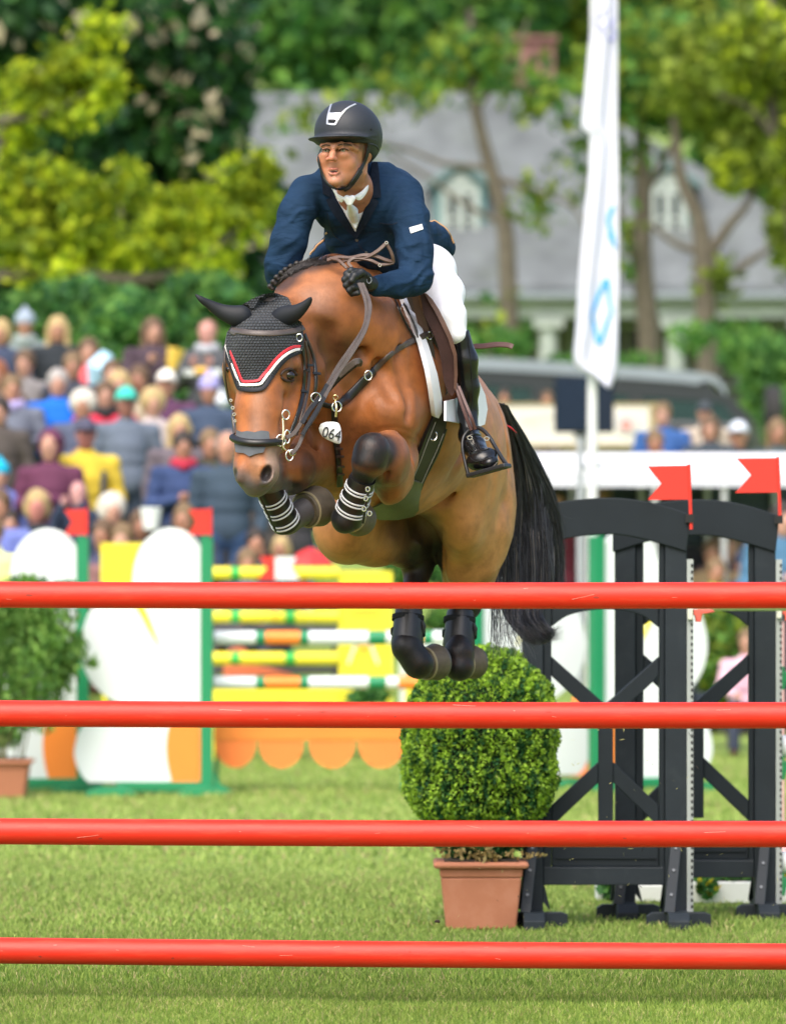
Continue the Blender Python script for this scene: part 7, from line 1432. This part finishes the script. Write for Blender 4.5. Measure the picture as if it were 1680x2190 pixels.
    f = mk((-.26, 20.36, 1.72), (.40, 21.5, 2.45), .0045); E, C = helpers(f, 0); shins(C, far=False, foot=lambda: (E(1030, 982, 20.57, 35, 24, .06, rot=20, k=.02), E(1046, 990, 20.53, 20, 15, .045, rot=20, k=.015)))
    f.box(tuple(W(966, 690, 20.8)), (.12, .3, .058), rotM(40), .004, 'sub'); f.box(tuple(W(730, 690, 21.15)), (.09, .3, .05), rotM(0), .004, 'sub')
    f.warp(lambda P: .0015 * np.sin(vnoise(P, 26, 8) * 2.5 + P[:, 2] * 60 + P[:, 0] * 40) * ss(1.93, 1.98, P[:, 2]) * ss(2.1, 2.02, P[:, 2]) + .0005 * vnoise(P, 20, 2)); V, Q = f.mesh(1)
    f2 = mk((-.26, 20.9, 1.72), (-.04, 21.6, 2.45), .008); E2, C2 = helpers(f2, 0); shin_far(C2); V2, Q2 = f2.mesh(1)
    b2 = empty('riding_boot', tuple(W(690, 975, 21.2)), 'riding boot on the far leg, hidden behind the horse shoulder', 'boot')
    bt = empty('riding_boot', tuple(W(1010, 1000, 20.8)), 'tall polished black riding boot standing in the stirrup', 'boot'); obj('leather', np_mesh('leather', V, Q), mat('boot_leather', (.006, .0065, .0075), .26, .15, 12, bump=.0004, bscale=120, spec=.5), bt); obj('leather', np_mesh('leather', V2, Q2), _mats['boot_leather'], b2); SB = Surf(V, Q); kb = px(20.8)
    sm = mat('boot_seam', (.004, .004, .005), .5)
    for pts in ([(1000, 720), (1006, 780), (1010, 840), (1008, 880)], [(1002, 968), (1010, 985), (1030, 985), (1052, 978)], [(1000, 955), (1012, 965), (1020, 950)], [(1022, 950), (1030, 963), (1045, 960)]): strap('seam', SB, pts, 2.4 * kb, sm, bt, t=.002, lift=.001, dflt=20.8)
    strap('sole', SB, [(1004, 1006), (1015, 1010), (1032, 1006), (1050, 1000), (1062, 990)], 5 * kb, mat('sole_brown', (.05, .04, .03), .6), bt, t=.004, lift=.001, dflt=20.65)
    mb = MB(); P, N2 = drape(SB, [(996, 938), (1004, 933), (1016, 930), (1030, 932), (1041, 939), (1046, 946)], 5, .004, 20.8); ribbon(mb, P, N2, 8 * kb, .004); mb.build('spur_strap', LB, bt, smooth=True)
    for (x, y) in ((1004, 936), (1040, 938)):
        h = SB.hit(x, y); mb = MB(); ring(mb, (x, y, (h[0].y if h else 20.6) - .012), 5, 1.4, ry=4, n=14, m=6); mb.build('buckle', SILV, bt, smooth=True)
    # ---------------- stirrup
    st = empty('stirrup', tuple(W(1045, 1010, 20.480)), 'black stirrup iron on its brown leather holding the toe of the boot', 'stirrup'); sb = mat('stirrup_black', (.012, .013, .015), .35, .1, 20, spec=.6)
    mb = MB(); gtube(mb, [(1001, 1016, 20.580), (993, 985, 20.620), (988, 955, 20.660), (992, 932, 20.680), (1008, 917, 20.680), (1026, 916, 20.660), (1044, 932, 20.620), (1058, 955, 20.580), (1074, 982, 20.520), (1084, 996, 20.480)], [4.2, 3.6, 3.4, 3.6, 4.5, 4.5, 4.2, 4.2, 4.5, 5], 10, 5); mb.build('arch', sb, st, smooth=True)
    mb = MB(); a = W(1003, 1018, 20.540); b_ = W(1086, 995, 20.460); mb.bar(a, b_, .055, .016); mb.build('tread', sb, st, bevel=.004)
    for pts, w in (([(974, 820, 20.700), (982, 850, 20.680), (996, 890, 20.670), (1008, 920, 20.670)], 8), ([(980, 826, 20.690), (992, 856, 20.670), (1006, 890, 20.650), (1016, 918, 20.660)], 7)):
        mb = MB(); P = [W(*p) for p in spline(pts, 5)]; ribbon(mb, P, [Vector((.2, -1, 0)).normalized()] * len(P), w * kb, .005); mb.build('stirrup_leather', mat('strap_brown', (.085, .035, .028), .4, .2, 30), st, smooth=True)
    mb = MB(); P = [W(*p) for p in spline([(1008, 741, 21.02), (1035, 740, 21.05), (1060, 737, 21.07), (1085, 738, 21.08), (1096, 742, 21.08)], 5)]; ribbon(mb, P, [Vector((0, -1, .3)).normalized()] * len(P), 12 * kb, .005); mb.build('leather_end', mat('strap_brown', (0, 0, 0)), st, smooth=True)
    # ---------------- bight of the reins in front of the jacket
    bg_ = bpy.data.objects['bridle']
    for pts, w in (([(728, 564, 20.42), (742, 556, 20.4), (765, 556, 20.38), (788, 548, 20.36), (808, 536, 20.35), (826, 520, 20.35)], 8), ([(700, 556, 20.44), (722, 550, 20.42), (750, 551, 20.39), (775, 546, 20.37), (800, 547, 20.36), (825, 556, 20.36), (841, 560, 20.37)], 8), ([(841, 561, 20.37), (839, 548, 20.36), (833, 533, 20.355), (824, 518, 20.35)], 7), ([(742, 574, 20.38), (732, 564, 20.39), (722, 556, 20.41), (705, 552, 20.44)], 7), ([(752, 572, 20.36), (745, 562, 20.37), (758, 552, 20.38), (790, 556, 20.36), (815, 566, 20.36), (841, 562, 20.37)], 7)):
        mb = MB(); P = [W(*p) for p in spline(pts, 5)]; ribbon(mb, P, [Vector((.1, -1, .5)).normalized()] * len(P), w * kj, .005); mb.build('rein', mat('rein_brown', (.1, .06, .045), .5, .25, 40), bg_, smooth=True)
    for c in ((826, 519, 20.34), (812, 567, 20.35)): mb = MB(); ring(mb, c, 3, 1, n=12, m=6); mb.build('buckle', SILV, bg_, smooth=True)
build_rider()
# ================================================================ SPECTATORS
def spectators():
    cloth = mat('spectator_cloth', (0, 0, 0), .85, .16, 7, bump=.004, bscale=14, objcol=True); skin = mat('spectator_skin', (0, 0, 0), .55, .08, 12, objcol=True); hairm = mat('spectator_hair', (0, 0, 0), .7, .25, 30, objcol=True)
    def fld(h=.014): return Field((-.42, -.62, -.03), (.42, .36, 1.86), h)
    def skel(pose):
        """joint positions; figure faces -Y"""
        if pose == 'sit': hip, sh, nk, hd = .52, .98, 1.06, 1.22; knee = (.13, -.42, .52); foot = (.13, -.46, .06); lean = -.05
        else: hip, sh, nk, hd = .92, 1.38, 1.46, 1.60; knee = (.10, -.02, .5); foot = (.11, 0, .06); lean = 0
        arms = {'stand': ((.21, 0, 0), (.27, .02, -.28), (.25, -.08, -.52)), 'fold': ((.21, 0, 0), (.28, -.02, -.27), (.06, -.26, -.2)), 'hands': ((.21, 0, 0), (.27, -.06, -.26), (.10, -.30, -.06)), 'sit': ((.21, 0, 0), (.27, -.08, -.25), (.12, -.33, -.3)), 'phone': ((.21, 0, 0), (.28, -.12, -.22), (.10, -.24, .12))}[pose]
        return hip, sh, nk, hd, knee, foot, arms, lean
    def body(pose):
        hip, sh, nk, hd, knee, foot, arms, ln = skel(pose); f = fld(.012)
        f.ell((0, ln - .01, hd + .015), (.077, .096, .105), None, .01); f.ell((0, ln - .045, hd - .055), (.056, .055, .07), None, .03); f.ell((0, ln - .112, hd - .01), (.013, .02, .03), None, .02)
        for s in (-1, 1):
            f.ell((s * .078, ln + .005, hd - .005), (.01, .02, .032), None, .006); f.ell((s * .03, ln - .1, hd + .017), (.015, .012, .01), None, .006, 'sub')
        f.ell((0, ln - .107, hd - .06), (.022, .008, .004), None, .004, 'sub')
        f.cone((0, ln + .005, nk - .05), (0, ln, hd - .04), .056, .052, .03); f.cone((0, ln, sh - .06), (0, 0, hip), .12, .12, .05)
        for s in (-1, 1):
            a = [(s * p[0], p[1] + ln, sh - .02 + p[2]) for p in arms]; f.cone((s * .08, ln, sh - .03), a[0], .06, .05, .04); f.cone(a[0], a[1], .045, .038, .02); f.cone(a[1], a[2], .038, .028, .02)
            dr = Vector(a[2]) - Vector(a[1]); dr.normalize(); w = Vector(a[2]); f.ell(tuple(w + dr * .05), (.03, .03, .045), None, .015)
            side = dr.cross(Vector((0, 1, 0))).normalized()
            for j in range(4): b = w + dr * .075 + side * (.017 * (j - 1.5)); e = b + dr * (.055 - .006 * abs(j - 1.2)) + Vector((0, -.012, -.012)); f.cone(tuple(b), tuple(e), .0105, .009, .004)
            t = w + dr * .02 + side * (.03 * s); f.cone(tuple(t), tuple(t + dr * .045 + side * (.02 * s)), .012, .010, .006)
            f.cone((s * .09, 0, hip), (s * knee[0], knee[1], knee[2]), .075, .05, .04); f.cone((s * knee[0], knee[1], knee[2]), (s * foot[0], foot[1], foot[2]), .05, .035, .02); f.cone((s * foot[0], foot[1], foot[2]), (s * foot[0], foot[1] - .14, .035), .035, .03, .02)
        V, Q = f.mesh(1); return np_mesh('body', V, Q)
    def jacket(pose, long=0, hood=False):
        hip, sh, nk, hd, knee, foot, arms, ln = skel(pose); f = fld()
        f.ell((0, ln + .0, sh - .12), (.185, .135, .2), None, .06); f.ell((0, .0, hip + .16), (.18, .14, .22), None, .08); f.ell((0, 0, hip + .02), (.185, .15, .12 + .1 * long), None, .08)
        if long and pose != 'sit': f.cone((0, 0, hip), (0, 0, hip - .2), .17, .18, .06)
        f.cone((-.1, ln, sh - .03), (.1, ln, sh - .03), .075, .075, .05); f.cone((0, ln + .01, nk - .07), (0, ln + .01, nk - .01), .085, .075, .03)
        if hood: f.ell((0, ln + .02, hd + .02), (.115, .13, .14), None, .03); f.ell((0, ln - .1, hd - .005), (.078, .1, .1), None, .02, 'sub')
        for s in (-1, 1):
            a = [(s * p[0], p[1] + ln, sh - .02 + p[2]) for p in arms]; f.cone((s * .1, ln, sh - .03), a[0], .08, .07, .05); f.cone(a[0], a[1], .07, .06, .03); f.cone(a[1], a[2], .06, .045, .02)
        f.warp(lambda P: .006 * vnoise(P, 9, 3) + .004 * np.sin(P[:, 2] * 46 + 2 * vnoise(P, 7, 5)), .03); V, Q = f.mesh(1); return np_mesh('jacket', V, Q)
    def trousers(pose):
        hip, sh, nk, hd, knee, foot, arms, ln = skel(pose); f = fld()
        f.cone((-.06, 0, hip), (.06, 0, hip), .135, .135, .03)
        for s in (-1, 1): f.cone((s * .09, 0, hip - .02), (s * knee[0], knee[1], knee[2]), .1, .075, .03); f.cone((s * knee[0], knee[1], knee[2]), (s * foot[0], foot[1], foot[2] + .04), .075, .062, .02)
        V, Q = f.mesh(1); return np_mesh('trousers', V, Q)
    def shoes(pose):
        hip, sh, nk, hd, knee, foot, arms, ln = skel(pose); out = []
        f = fld(); f.cone((foot[0], foot[1] + .03, .05), (foot[0], foot[1] - .17, .035), .05, .045, .02); V, Q = f.mesh(1); a = np_mesh('shoe', V, Q); V2 = V * [-1, 1, 1]; return a, np_mesh('shoe', V2, Q[:, ::-1])
    def hair(kind, hd, ln):
        f = Field((-.2, -.2 + ln, hd - .34), (.2, .24 + ln, hd + .24), .010)
        f.ell((0, ln + .010, hd + .032), (.092, .112, .110), None, .02)
        if kind == 'long': f.cone((-.05, ln + .06, hd), (-.07, ln + .05, hd - .2), .06, .045, .04); f.cone((.05, ln + .06, hd), (.07, ln + .05, hd - .2), .06, .045, .04); f.cone((.08, ln - .01, hd), (.09, ln - .02, hd - .2), .03, .03, .03); f.cone((-.08, ln - .01, hd), (-.09, ln - .02, hd - .2), .03, .03, .03)
        if kind == 'bob': f.ell((0, ln + .03, hd - .02), (.11, .1, .12), None, .03)
        if kind == 'curly': f.ell((0, ln + .03, hd + .02), (.12, .12, .13), None, .03)
        if kind in ('short', 'curly', 'bob', 'long'):
            f.ell((0, ln - .115, hd - .045), (.060, .07, .078), None, .015, 'sub'); 
            if kind == 'short': f.ell((0, ln - .03, hd - .12), (.12, .11, .11), None, .015, 'sub')
            f.warp(lambda P: .006 * vnoise(P, 26, 4), .03)
        if kind == 'thin': f.ell((0, ln - .05, hd + .06), (.085, .11, .11), None, .01, 'sub'); f.ell((0, ln - .03, hd - .12), (.12, .11, .11), None, .015, 'sub'); f.ell((0, ln - .1, hd - .03), (.075, .1, .1), None, .01, 'sub')
        if kind == 'cap': f.ell((0, ln, hd - .08), (.15, .16, .12), None, .01, 'sub'); f.ell((0, ln - .12, hd + .045), (.07, .07, .012), None, .015)
        if kind == 'beanie': f.ell((0, ln, hd + .05), (.1, .112, .1), None, .02); f.ell((0, ln, hd - .09), (.16, .17, .12), None, .01, 'sub'); f.ell((0, ln, hd + .165), (.03, .03, .03), None, .01)
        V, Q = f.mesh(1); return np_mesh('hair' if kind not in ('cap', 'beanie') else 'hat', V, Q)
    cache = {}
    def get(key, fn):
        if key not in cache: cache[key] = fn()
        return cache[key]
    rr = random.Random(11)
    SK = [(.46, .25, .18), (.42, .21, .14), (.5, .28, .21), (.36, .18, .12)]
    H = {'blond': (.42, .31, .14), 'brown': (.11, .065, .035), 'dark': (.03, .022, .018), 'grey': (.35, .33, .31), 'white': (.55, .52, .45), 'fair': (.17, .11, .055)}
    def person(label, vx, vy, pose, jc, hk, hc, tr=(.03, .04, .07), d=None, jl=0, hood=False, yaw=0, scale=1.0, group='spectators on the bank on the left', skn=None):
        hd = (1.22 if pose == 'sit' else 1.60) * scale; 
        if d is None:
            best = None
            for q in np.arange(45.3, 60, .1):
                p = W(vx, vy, q); e = abs(p.z - hd - float(ground_z(p.x, q)))
                if best is None or e < best[0] - .004: best = (e, q)
            d = best[1]
        p = W(vx, vy, d); z = p.z - hd; g = float(ground_z(p.x, d))
        if abs(z - g) < .35: scale *= (p.z - g) / hd * 1.0; z = g
        root = empty('person', (p.x, d, z), label, 'person', group); root.rotation_euler = (0, 0, R(yaw + rr.uniform(-14, 14))); root.scale = (scale * rr.uniform(.98, 1.06), scale, scale)
        def part(nm, me, m_, c):
            o = bpy.data.objects.new(nm, me); COL.objects.link(o); o.parent = root; o.color = (*c, 1)
            if not me.materials: me.materials.append(m_)
            return o
        ln = -.05 if pose == 'sit' else 0; h0 = 1.22 if pose == 'sit' else 1.60
        part('body', get(('b', pose), lambda: body(pose)), skin, skn or SK[rr.randrange(4)]); part('jacket', get(('j', pose, jl, hood), lambda: jacket(pose, jl, hood)), cloth, jc); part('trousers', get(('t', pose), lambda: trousers(pose)), cloth, tr)
        s = get(('s', pose), lambda: shoes(pose)); part('shoe', s[0], cloth, (.03, .025, .02)); part('shoe', s[1], cloth, (.03, .025, .02))
        if hk and not hood: part('hat' if hk in ('cap', 'beanie') else 'hair', get(('h', hk, h0), lambda: hair(hk, h0, ln)), cloth if hk in ('cap', 'beanie') else hairm, H[hc] if isinstance(hc, str) else hc)
        return root, part, h0, ln
    def scarf(r, c):
        root, part, h0, ln = r
        def mk(): f = Field((-.2, -.2, h0 - .3), (.2, .2, h0), .012); f.chain([(-.07, ln - .03, h0 - .14, .045), (0, ln - .09, h0 - .16, .045), (.07, ln - .03, h0 - .14, .045), (.05, ln + .06, h0 - .14, .045), (-.05, ln + .06, h0 - .14, .045), (-.07, ln - .03, h0 - .14, .045)], .02); V, Q = f.mesh(1); return np_mesh('scarf', V, Q)
        part('scarf', get(('sc', h0), mk), _mats['spectator_cloth'], c)
    P = person
    scarf(P('spectator in grey beanie with pompom and thick grey green scarf in the top row', 54, 695, 'fold', (.16, .2, .2), 'beanie', (.28, .34, .42)), (.26, .31, .3))
    P('woman with long blonde hair and a black top in the top row', 124, 705, 'stand', (.012, .018, .025), 'long', 'blond')
    P('blonde spectator in navy jacket cut by the left edge, top row', 2, 712, 'fold', (.03, .045, .09), 'bob', 'blond')
    P('brown haired spectator in grey brown jacket below the beanie wearer', 54, 778, 'fold', (.2, .19, .19), 'short', 'brown')
    P('spectator in coral red top beside a light blue bag', 190, 752, 'fold', (.68, .1, .12), 'long', 'brown')
    P('short haired spectator in dark navy jacket next to the coral red top', 156, 784, 'stand', (.035, .04, .06), 'short', 'fair')
    scarf(P('pale faced spectator in grey jacket with lavender scarf near the left edge', 26, 832, 'fold', (.13, .15, .2), 'short', 'fair'), (.38, .34, .6))
    P('grey haired spectator in bright blue jacket', 124, 820, 'fold', (.0, .13, .58), 'short', 'grey')
    P('red haired spectator half cut by the left edge above the brown coat', -6, 800, 'stand', (.14, .09, .06), 'bob', (.25, .09, .04))
    P('dark brown haired spectator peeping from behind the coral red top', 240, 800, 'stand', (.05, .05, .05), 'short', 'brown')
    P('white haired spectator in slate blue jacket below the blue jacket', 178, 866, 'fold', (.07, .085, .14), 'curly', 'white')
    scarf(P('brown haired spectator in red jacket with black scarf', 226, 846, 'stand', (.62, .03, .07), 'bob', 'brown'), (.02, .018, .02))
    P('fair haired spectator partly hidden behind the green cap', 256, 822, 'stand', (.5, .42, .3), 'long', 'blond')
    P('broad man in grey sweater with green and white cap', 270, 862, 'stand', (.11, .14, .19), 'cap', (.05, .5, .4), tr=(.02, .035, .06), scale=1.06, skn=(.3, .13, .1))
    P('spectator in maroon hooded coat beside the yellow jacket', 108, 955, 'fold', (.1, .022, .06), None, 'dark', hood=True)
    r = P('man in yellow jacket with dark braces and dark cap', 184, 930, 'stand', (.62, .46, .04), 'cap', (.06, .06, .1), tr=(.05, .05, .05), scale=1.04, skn=(.33, .13, .11))
    mb = MB(); 
    for s in (-1, 1):
        mb = MB(); mb.tube([(s * .15, -.09, 1.30), (s * .14, -.165, 1.15), (s * .14, -.175, 1.0), (s * .16, -.14, .88)], .022, 8); o = mb.build('brace', mat('braces_dark', (.025, .035, .06), .8), None, smooth=True); o.parent = r[0]
    P('spectator in dark brown coat at the left edge', 0, 880, 'stand', (.06, .05, .045), 'short', 'dark', jl=1)
    P('woman in dark maroon jacket at the right end of the top row', 328, 708, 'hands', (.055, .035, .05), 'long', 'brown')
    r = P('short haired man in dark grey jacket and pale fleece holding a white tray', 444, 713, 'hands', (.07, .075, .085), 'thin', 'fair', skn=(.48, .24, .2)); scarf(r, (.36, .38, .42))
    P('brown haired spectator behind the blonde curly one', 298, 812, 'stand', (.07, .06, .06), 'short', 'brown')
    P('spectator in white cap left of the lavender hood', 356, 822, 'stand', (.09, .03, .08), 'cap', (.75, .72, .66))
    P('blonde curly haired spectator in pale beige jacket', 328, 862, 'fold', (.44, .38, .37), 'curly', 'blond')
    P('spectator in lavender hood and navy coat holding a white bag', 448, 836, 'fold', (.035, .06, .11), 'beanie', (.33, .31, .6))
    P('blonde spectator with peach face behind the royal blue coat', 384, 918, 'stand', (.12, .1, .12), 'long', 'blond')
    scarf(P('dark haired spectator in royal navy coat with red scarf', 392, 955, 'fold', (.025, .05, .14), 'short', 'dark'), (.4, .02, .05))
    P('fair haired spectator between the royal navy coat and the slate jacket', 449, 950, 'stand', (.05, .05, .03), 'short', 'fair')
    P('grey haired man in wide dark slate jacket beside the muzzle of the horse', 486, 958, 'stand', (.03, .055, .085), 'thin', 'grey', scale=1.05, tr=(.03, .07, .16))
    P('spectator in brown grey coat hidden behind the muzzle of the horse', 560, 1030, 'stand', (.07, .06, .055), 'short', 'dark', tr=(.02, .03, .05), d=47.5)
    P('spectator in dark coat and blue jeans right of the folded foreleg', 628, 1010, 'stand', (.03, .03, .035), 'short', 'brown', tr=(.02, .08, .26), d=49)
    P('bald pale faced spectator sitting under the maroon coat', 88, 1028, 'sit', (.03, .035, .05), 'thin', 'grey', skn=(.54, .32, .24))
    P('blonde pink faced spectator in black jacket sitting behind the far left wing', 80, 1082, 'sit', (.012, .018, .026), 'bob', 'blond', skn=(.5, .2, .17))
    P('bald man with a hand at his ear sitting behind the left red flag', 168, 1056, 'phone', (.025, .04, .08), None, 'grey', d=46.6, skn=(.52, .27, .25), scale=.72)
    P('white haired spectator in navy coat sitting right of the left red flag', 238, 1092, 'sit', (.03, .05, .09), 'curly', 'white')
    P('small brown haired child above the yellow board', 224, 1145, 'sit', (.05, .05, .1), 'short', 'brown', scale=.9, d=45.8)
    P('small pale child peeping over the yellow board', 264, 1155, 'sit', (.2, .1, .1), 'short', 'fair', scale=.9, d=45.7)
    P('child in lavender blue jacket with turquoise hat at the left edge', 0, 1016, 'stand', (.12, .16, .45), 'beanie', (.0, .36, .55), scale=.85)
    P('child in periwinkle jacket at the left edge below the turquoise hat', 4, 1082, 'sit', (.14, .18, .48), 'short', 'brown')
    P('child in pale yellow jacket at the left edge low down', -10, 1140, 'sit', (.68, .72, .28), 'short', 'fair', scale=.92, d=45.9)
    P('pink faced man in navy jacket sitting between the two white wings', 353, 1042, 'sit', (.02, .03, .05), 'short', 'fair', skn=(.56, .3, .28))
    P('brown haired spectator drinking from a white cup behind the white wing', 300, 1122, 'sit', (.05, .04, .04), 'bob', 'brown', d=46.0, scale=.95)
    P('fair brown haired spectator low beside the second red flag', 396, 1110, 'sit', (.06, .07, .09), 'bob', 'fair', d=46.1)
    P('dark haired spectator sitting low under the striped boots of the horse', 545, 1160, 'sit', (.06, .05, .055), 'short', 'dark', d=45.9, scale=.92)
    P('blonde spectator sitting low between the flags of the yellow jump', 602, 1172, 'sit', (.2, .04, .05), 'bob', 'blond', d=46.2, scale=.92)
    P('pale child beside the topmost yellow pole', 528, 1205, 'sit', (.12, .12, .16), 'short', 'fair', d=45.6, scale=.85)
    P('spectator in dark jacket left of the farther left wing', 22, 1120, 'sit', (.02, .03, .04), 'short', 'dark', d=46.6)
    P('spectator in black coat sitting above the yellow pole on the left', 470, 1085, 'sit', (.03, .035, .045), 'short', 'brown', d=46.8)
    g2 = 'spectators on the right behind the marquee'
    P('spectator in red and blue top right of the hoarding', 1416, 888, 'fold', (.03, .1, .3), 'short', 'fair', d=58.6, group=g2)
    P('spectator with pink bundle low beside the end of the hoarding', 1400, 948, 'sit', (.6, .1, .2), 'short', 'fair', d=57.5, group=g2)
    P('spectator in beige coat and dark hat in front of the car window', 1506, 884, 'stand', (.42, .36, .29), 'cap', (.04, .05, .06), d=58.8, group=g2)
    P('brown haired spectator in dark jacket in front of the beige coat', 1518, 918, 'fold', (.03, .045, .06), 'bob', 'brown', d=57.6, group=g2)
    P('spectator in dark navy with pale cap right of the beige coat', 1578, 932, 'fold', (.02, .035, .06), 'cap', (.5, .55, .62), d=57.8, group=g2)
    P('long haired spectator in green grey jacket at the right edge above the flag', 1662, 924, 'stand', (.04, .07, .08), 'long', 'fair', d=58, group=g2)
    P('dark haired figure seated behind the hoarding at its left end', 1078, 850, 'sit', (.02, .03, .06), 'short', 'dark', d=66, group=g2)
    P('figure with pale face behind the hoarding beside the loudspeaker', 1170, 856, 'sit', (.1, .08, .08), 'short', 'brown', d=66, group=g2)
    g3 = 'spectators standing under the marquee'
    P('light haired spectator under the marquee beside the white mast', 1286, 1062, 'stand', (.05, .06, .08), 'short', 'fair', d=53.6, group=g3, scale=1.25)
    P('spectator in burgundy coat standing left of the white mast behind the tail', 1186, 1075, 'stand', (.16, .02, .04), 'short', 'dark', d=52.3, group=g3, jl=1, scale=1.2)
    for lab, x, y, c, hk, hc, d in (('pale faced spectator under the marquee near the farther wing post', 1586, 1168, (.12, .1, .1), 'short', 'fair', 52.4), ('brown haired spectator under the marquee framed by the arch of the farther wing', 1556, 1170, (.1, .06, .07), 'bob', 'brown', 52), ('spectator in tan jacket under the marquee near the left post of the farther wing', 1524, 1184, (.25, .18, .1), 'short', 'brown', 51.8), ('spectator with dark round hat under the marquee', 1590, 1208, (.04, .05, .1), 'beanie', (.03, .04, .08), 51.2), ('blonde child under the marquee below the dark hat', 1600, 1238, (.5, .5, .1), 'bob', 'blond', 50.8), ('pink faced child in yellow green jacket under the marquee', 1530, 1222, (.4, .42, .04), 'short', 'fair', 50.9), ('dark haired spectator in denim jacket at the right edge beside the farther wing', 1674, 1112, (.05, .14, .24), 'short', 'dark', 50.2), ('spectator in black under the marquee behind the near red flag', 1440, 1120, (.02, .02, .03), 'short', 'dark', 52.6), ('spectator in dark red top under the marquee behind the arch', 1390, 1130, (.14, .03, .04), 'short', 'brown', 52.9), ('brown coated spectator under the marquee right of the far red flag', 1640, 1150, (.1, .07, .05), 'bob', 'dark', 52.7)):
        P(lab, x, y, 'fold', c, hk, hc, d=d, group=g3, scale=(W(0, y, d).z) / 1.6)
    r = P('crouching person in pink checked shirt seen through the farther black wing', 1594, 1372, 'sit', (.68, .42, .52), 'short', 'fair', d=45.5, scale=.75, group=None)
    # things the spectators hold
    def small(name, label, cat, at, build, m_): r_ = empty(name, tuple(at), label, cat); mb = MB(); build(mb, at); mb.build('shape' if name != 'bag' else 'pouch', m_, r_, bevel=.006)
    a = W(432, 797, 53.6); small('tray', 'white food tray with a yellow snack held in the top row', 'tray', a, lambda m, p: m.box(p.x - .18, p.x + .18, p.y - .1, p.y + .1, p.z - .03, p.z + .03), WHT)
    a = W(430, 795, 53.45); small('snack', 'yellow snack on the white food tray', 'snack', a, lambda m, p: m.tube([(p.x - .06, p.y, p.z + .01), (p.x + .06, p.y, p.z + .01)], .035, 10), mat('snack_yellow', (.75, .42, .06), .6))
    a = W(371, 768, 53.4); small('paper_cone', 'yellow paper cone held by the woman in the maroon jacket', 'paper cone', a, lambda m, p: m.tube([(p.x - .03, p.y, p.z - .14), (p.x + .03, p.y, p.z + .1)], [.03, .09], 12), mat('paper_yellow', (.72, .5, .08), .6))
    a = W(323, 1112, 45.6); small('paper_cup', 'white paper cup in front of the brown haired spectator', 'cup', a, lambda m, p: m.tube([(p.x, p.y, p.z - .08), (p.x, p.y, p.z + .1)], [.06, .09], 14), WHT)
    a = W(214, 790, 52.6); small('bag', 'light blue and white bag beside the coral red top', 'bag', a, lambda m, p: m.tube([(p.x - .05, p.y, p.z - .16), (p.x, p.y - .02, p.z), (p.x + .07, p.y, p.z + .15)], [.06, .13, .06], 12), mat('bag_blue', (.42, .68, .85), .7))
    a = W(466, 860, 51.3); small('bag', 'white round bag hanging on the navy coat with the lavender hood', 'bag', a, lambda m, p: m.tube([(p.x, p.y, p.z - .13), (p.x, p.y - .02, p.z), (p.x, p.y, p.z + .12)], [.05, .11, .05], 12), mat('bag_pale', (.6, .65, .7), .7))
spectators()
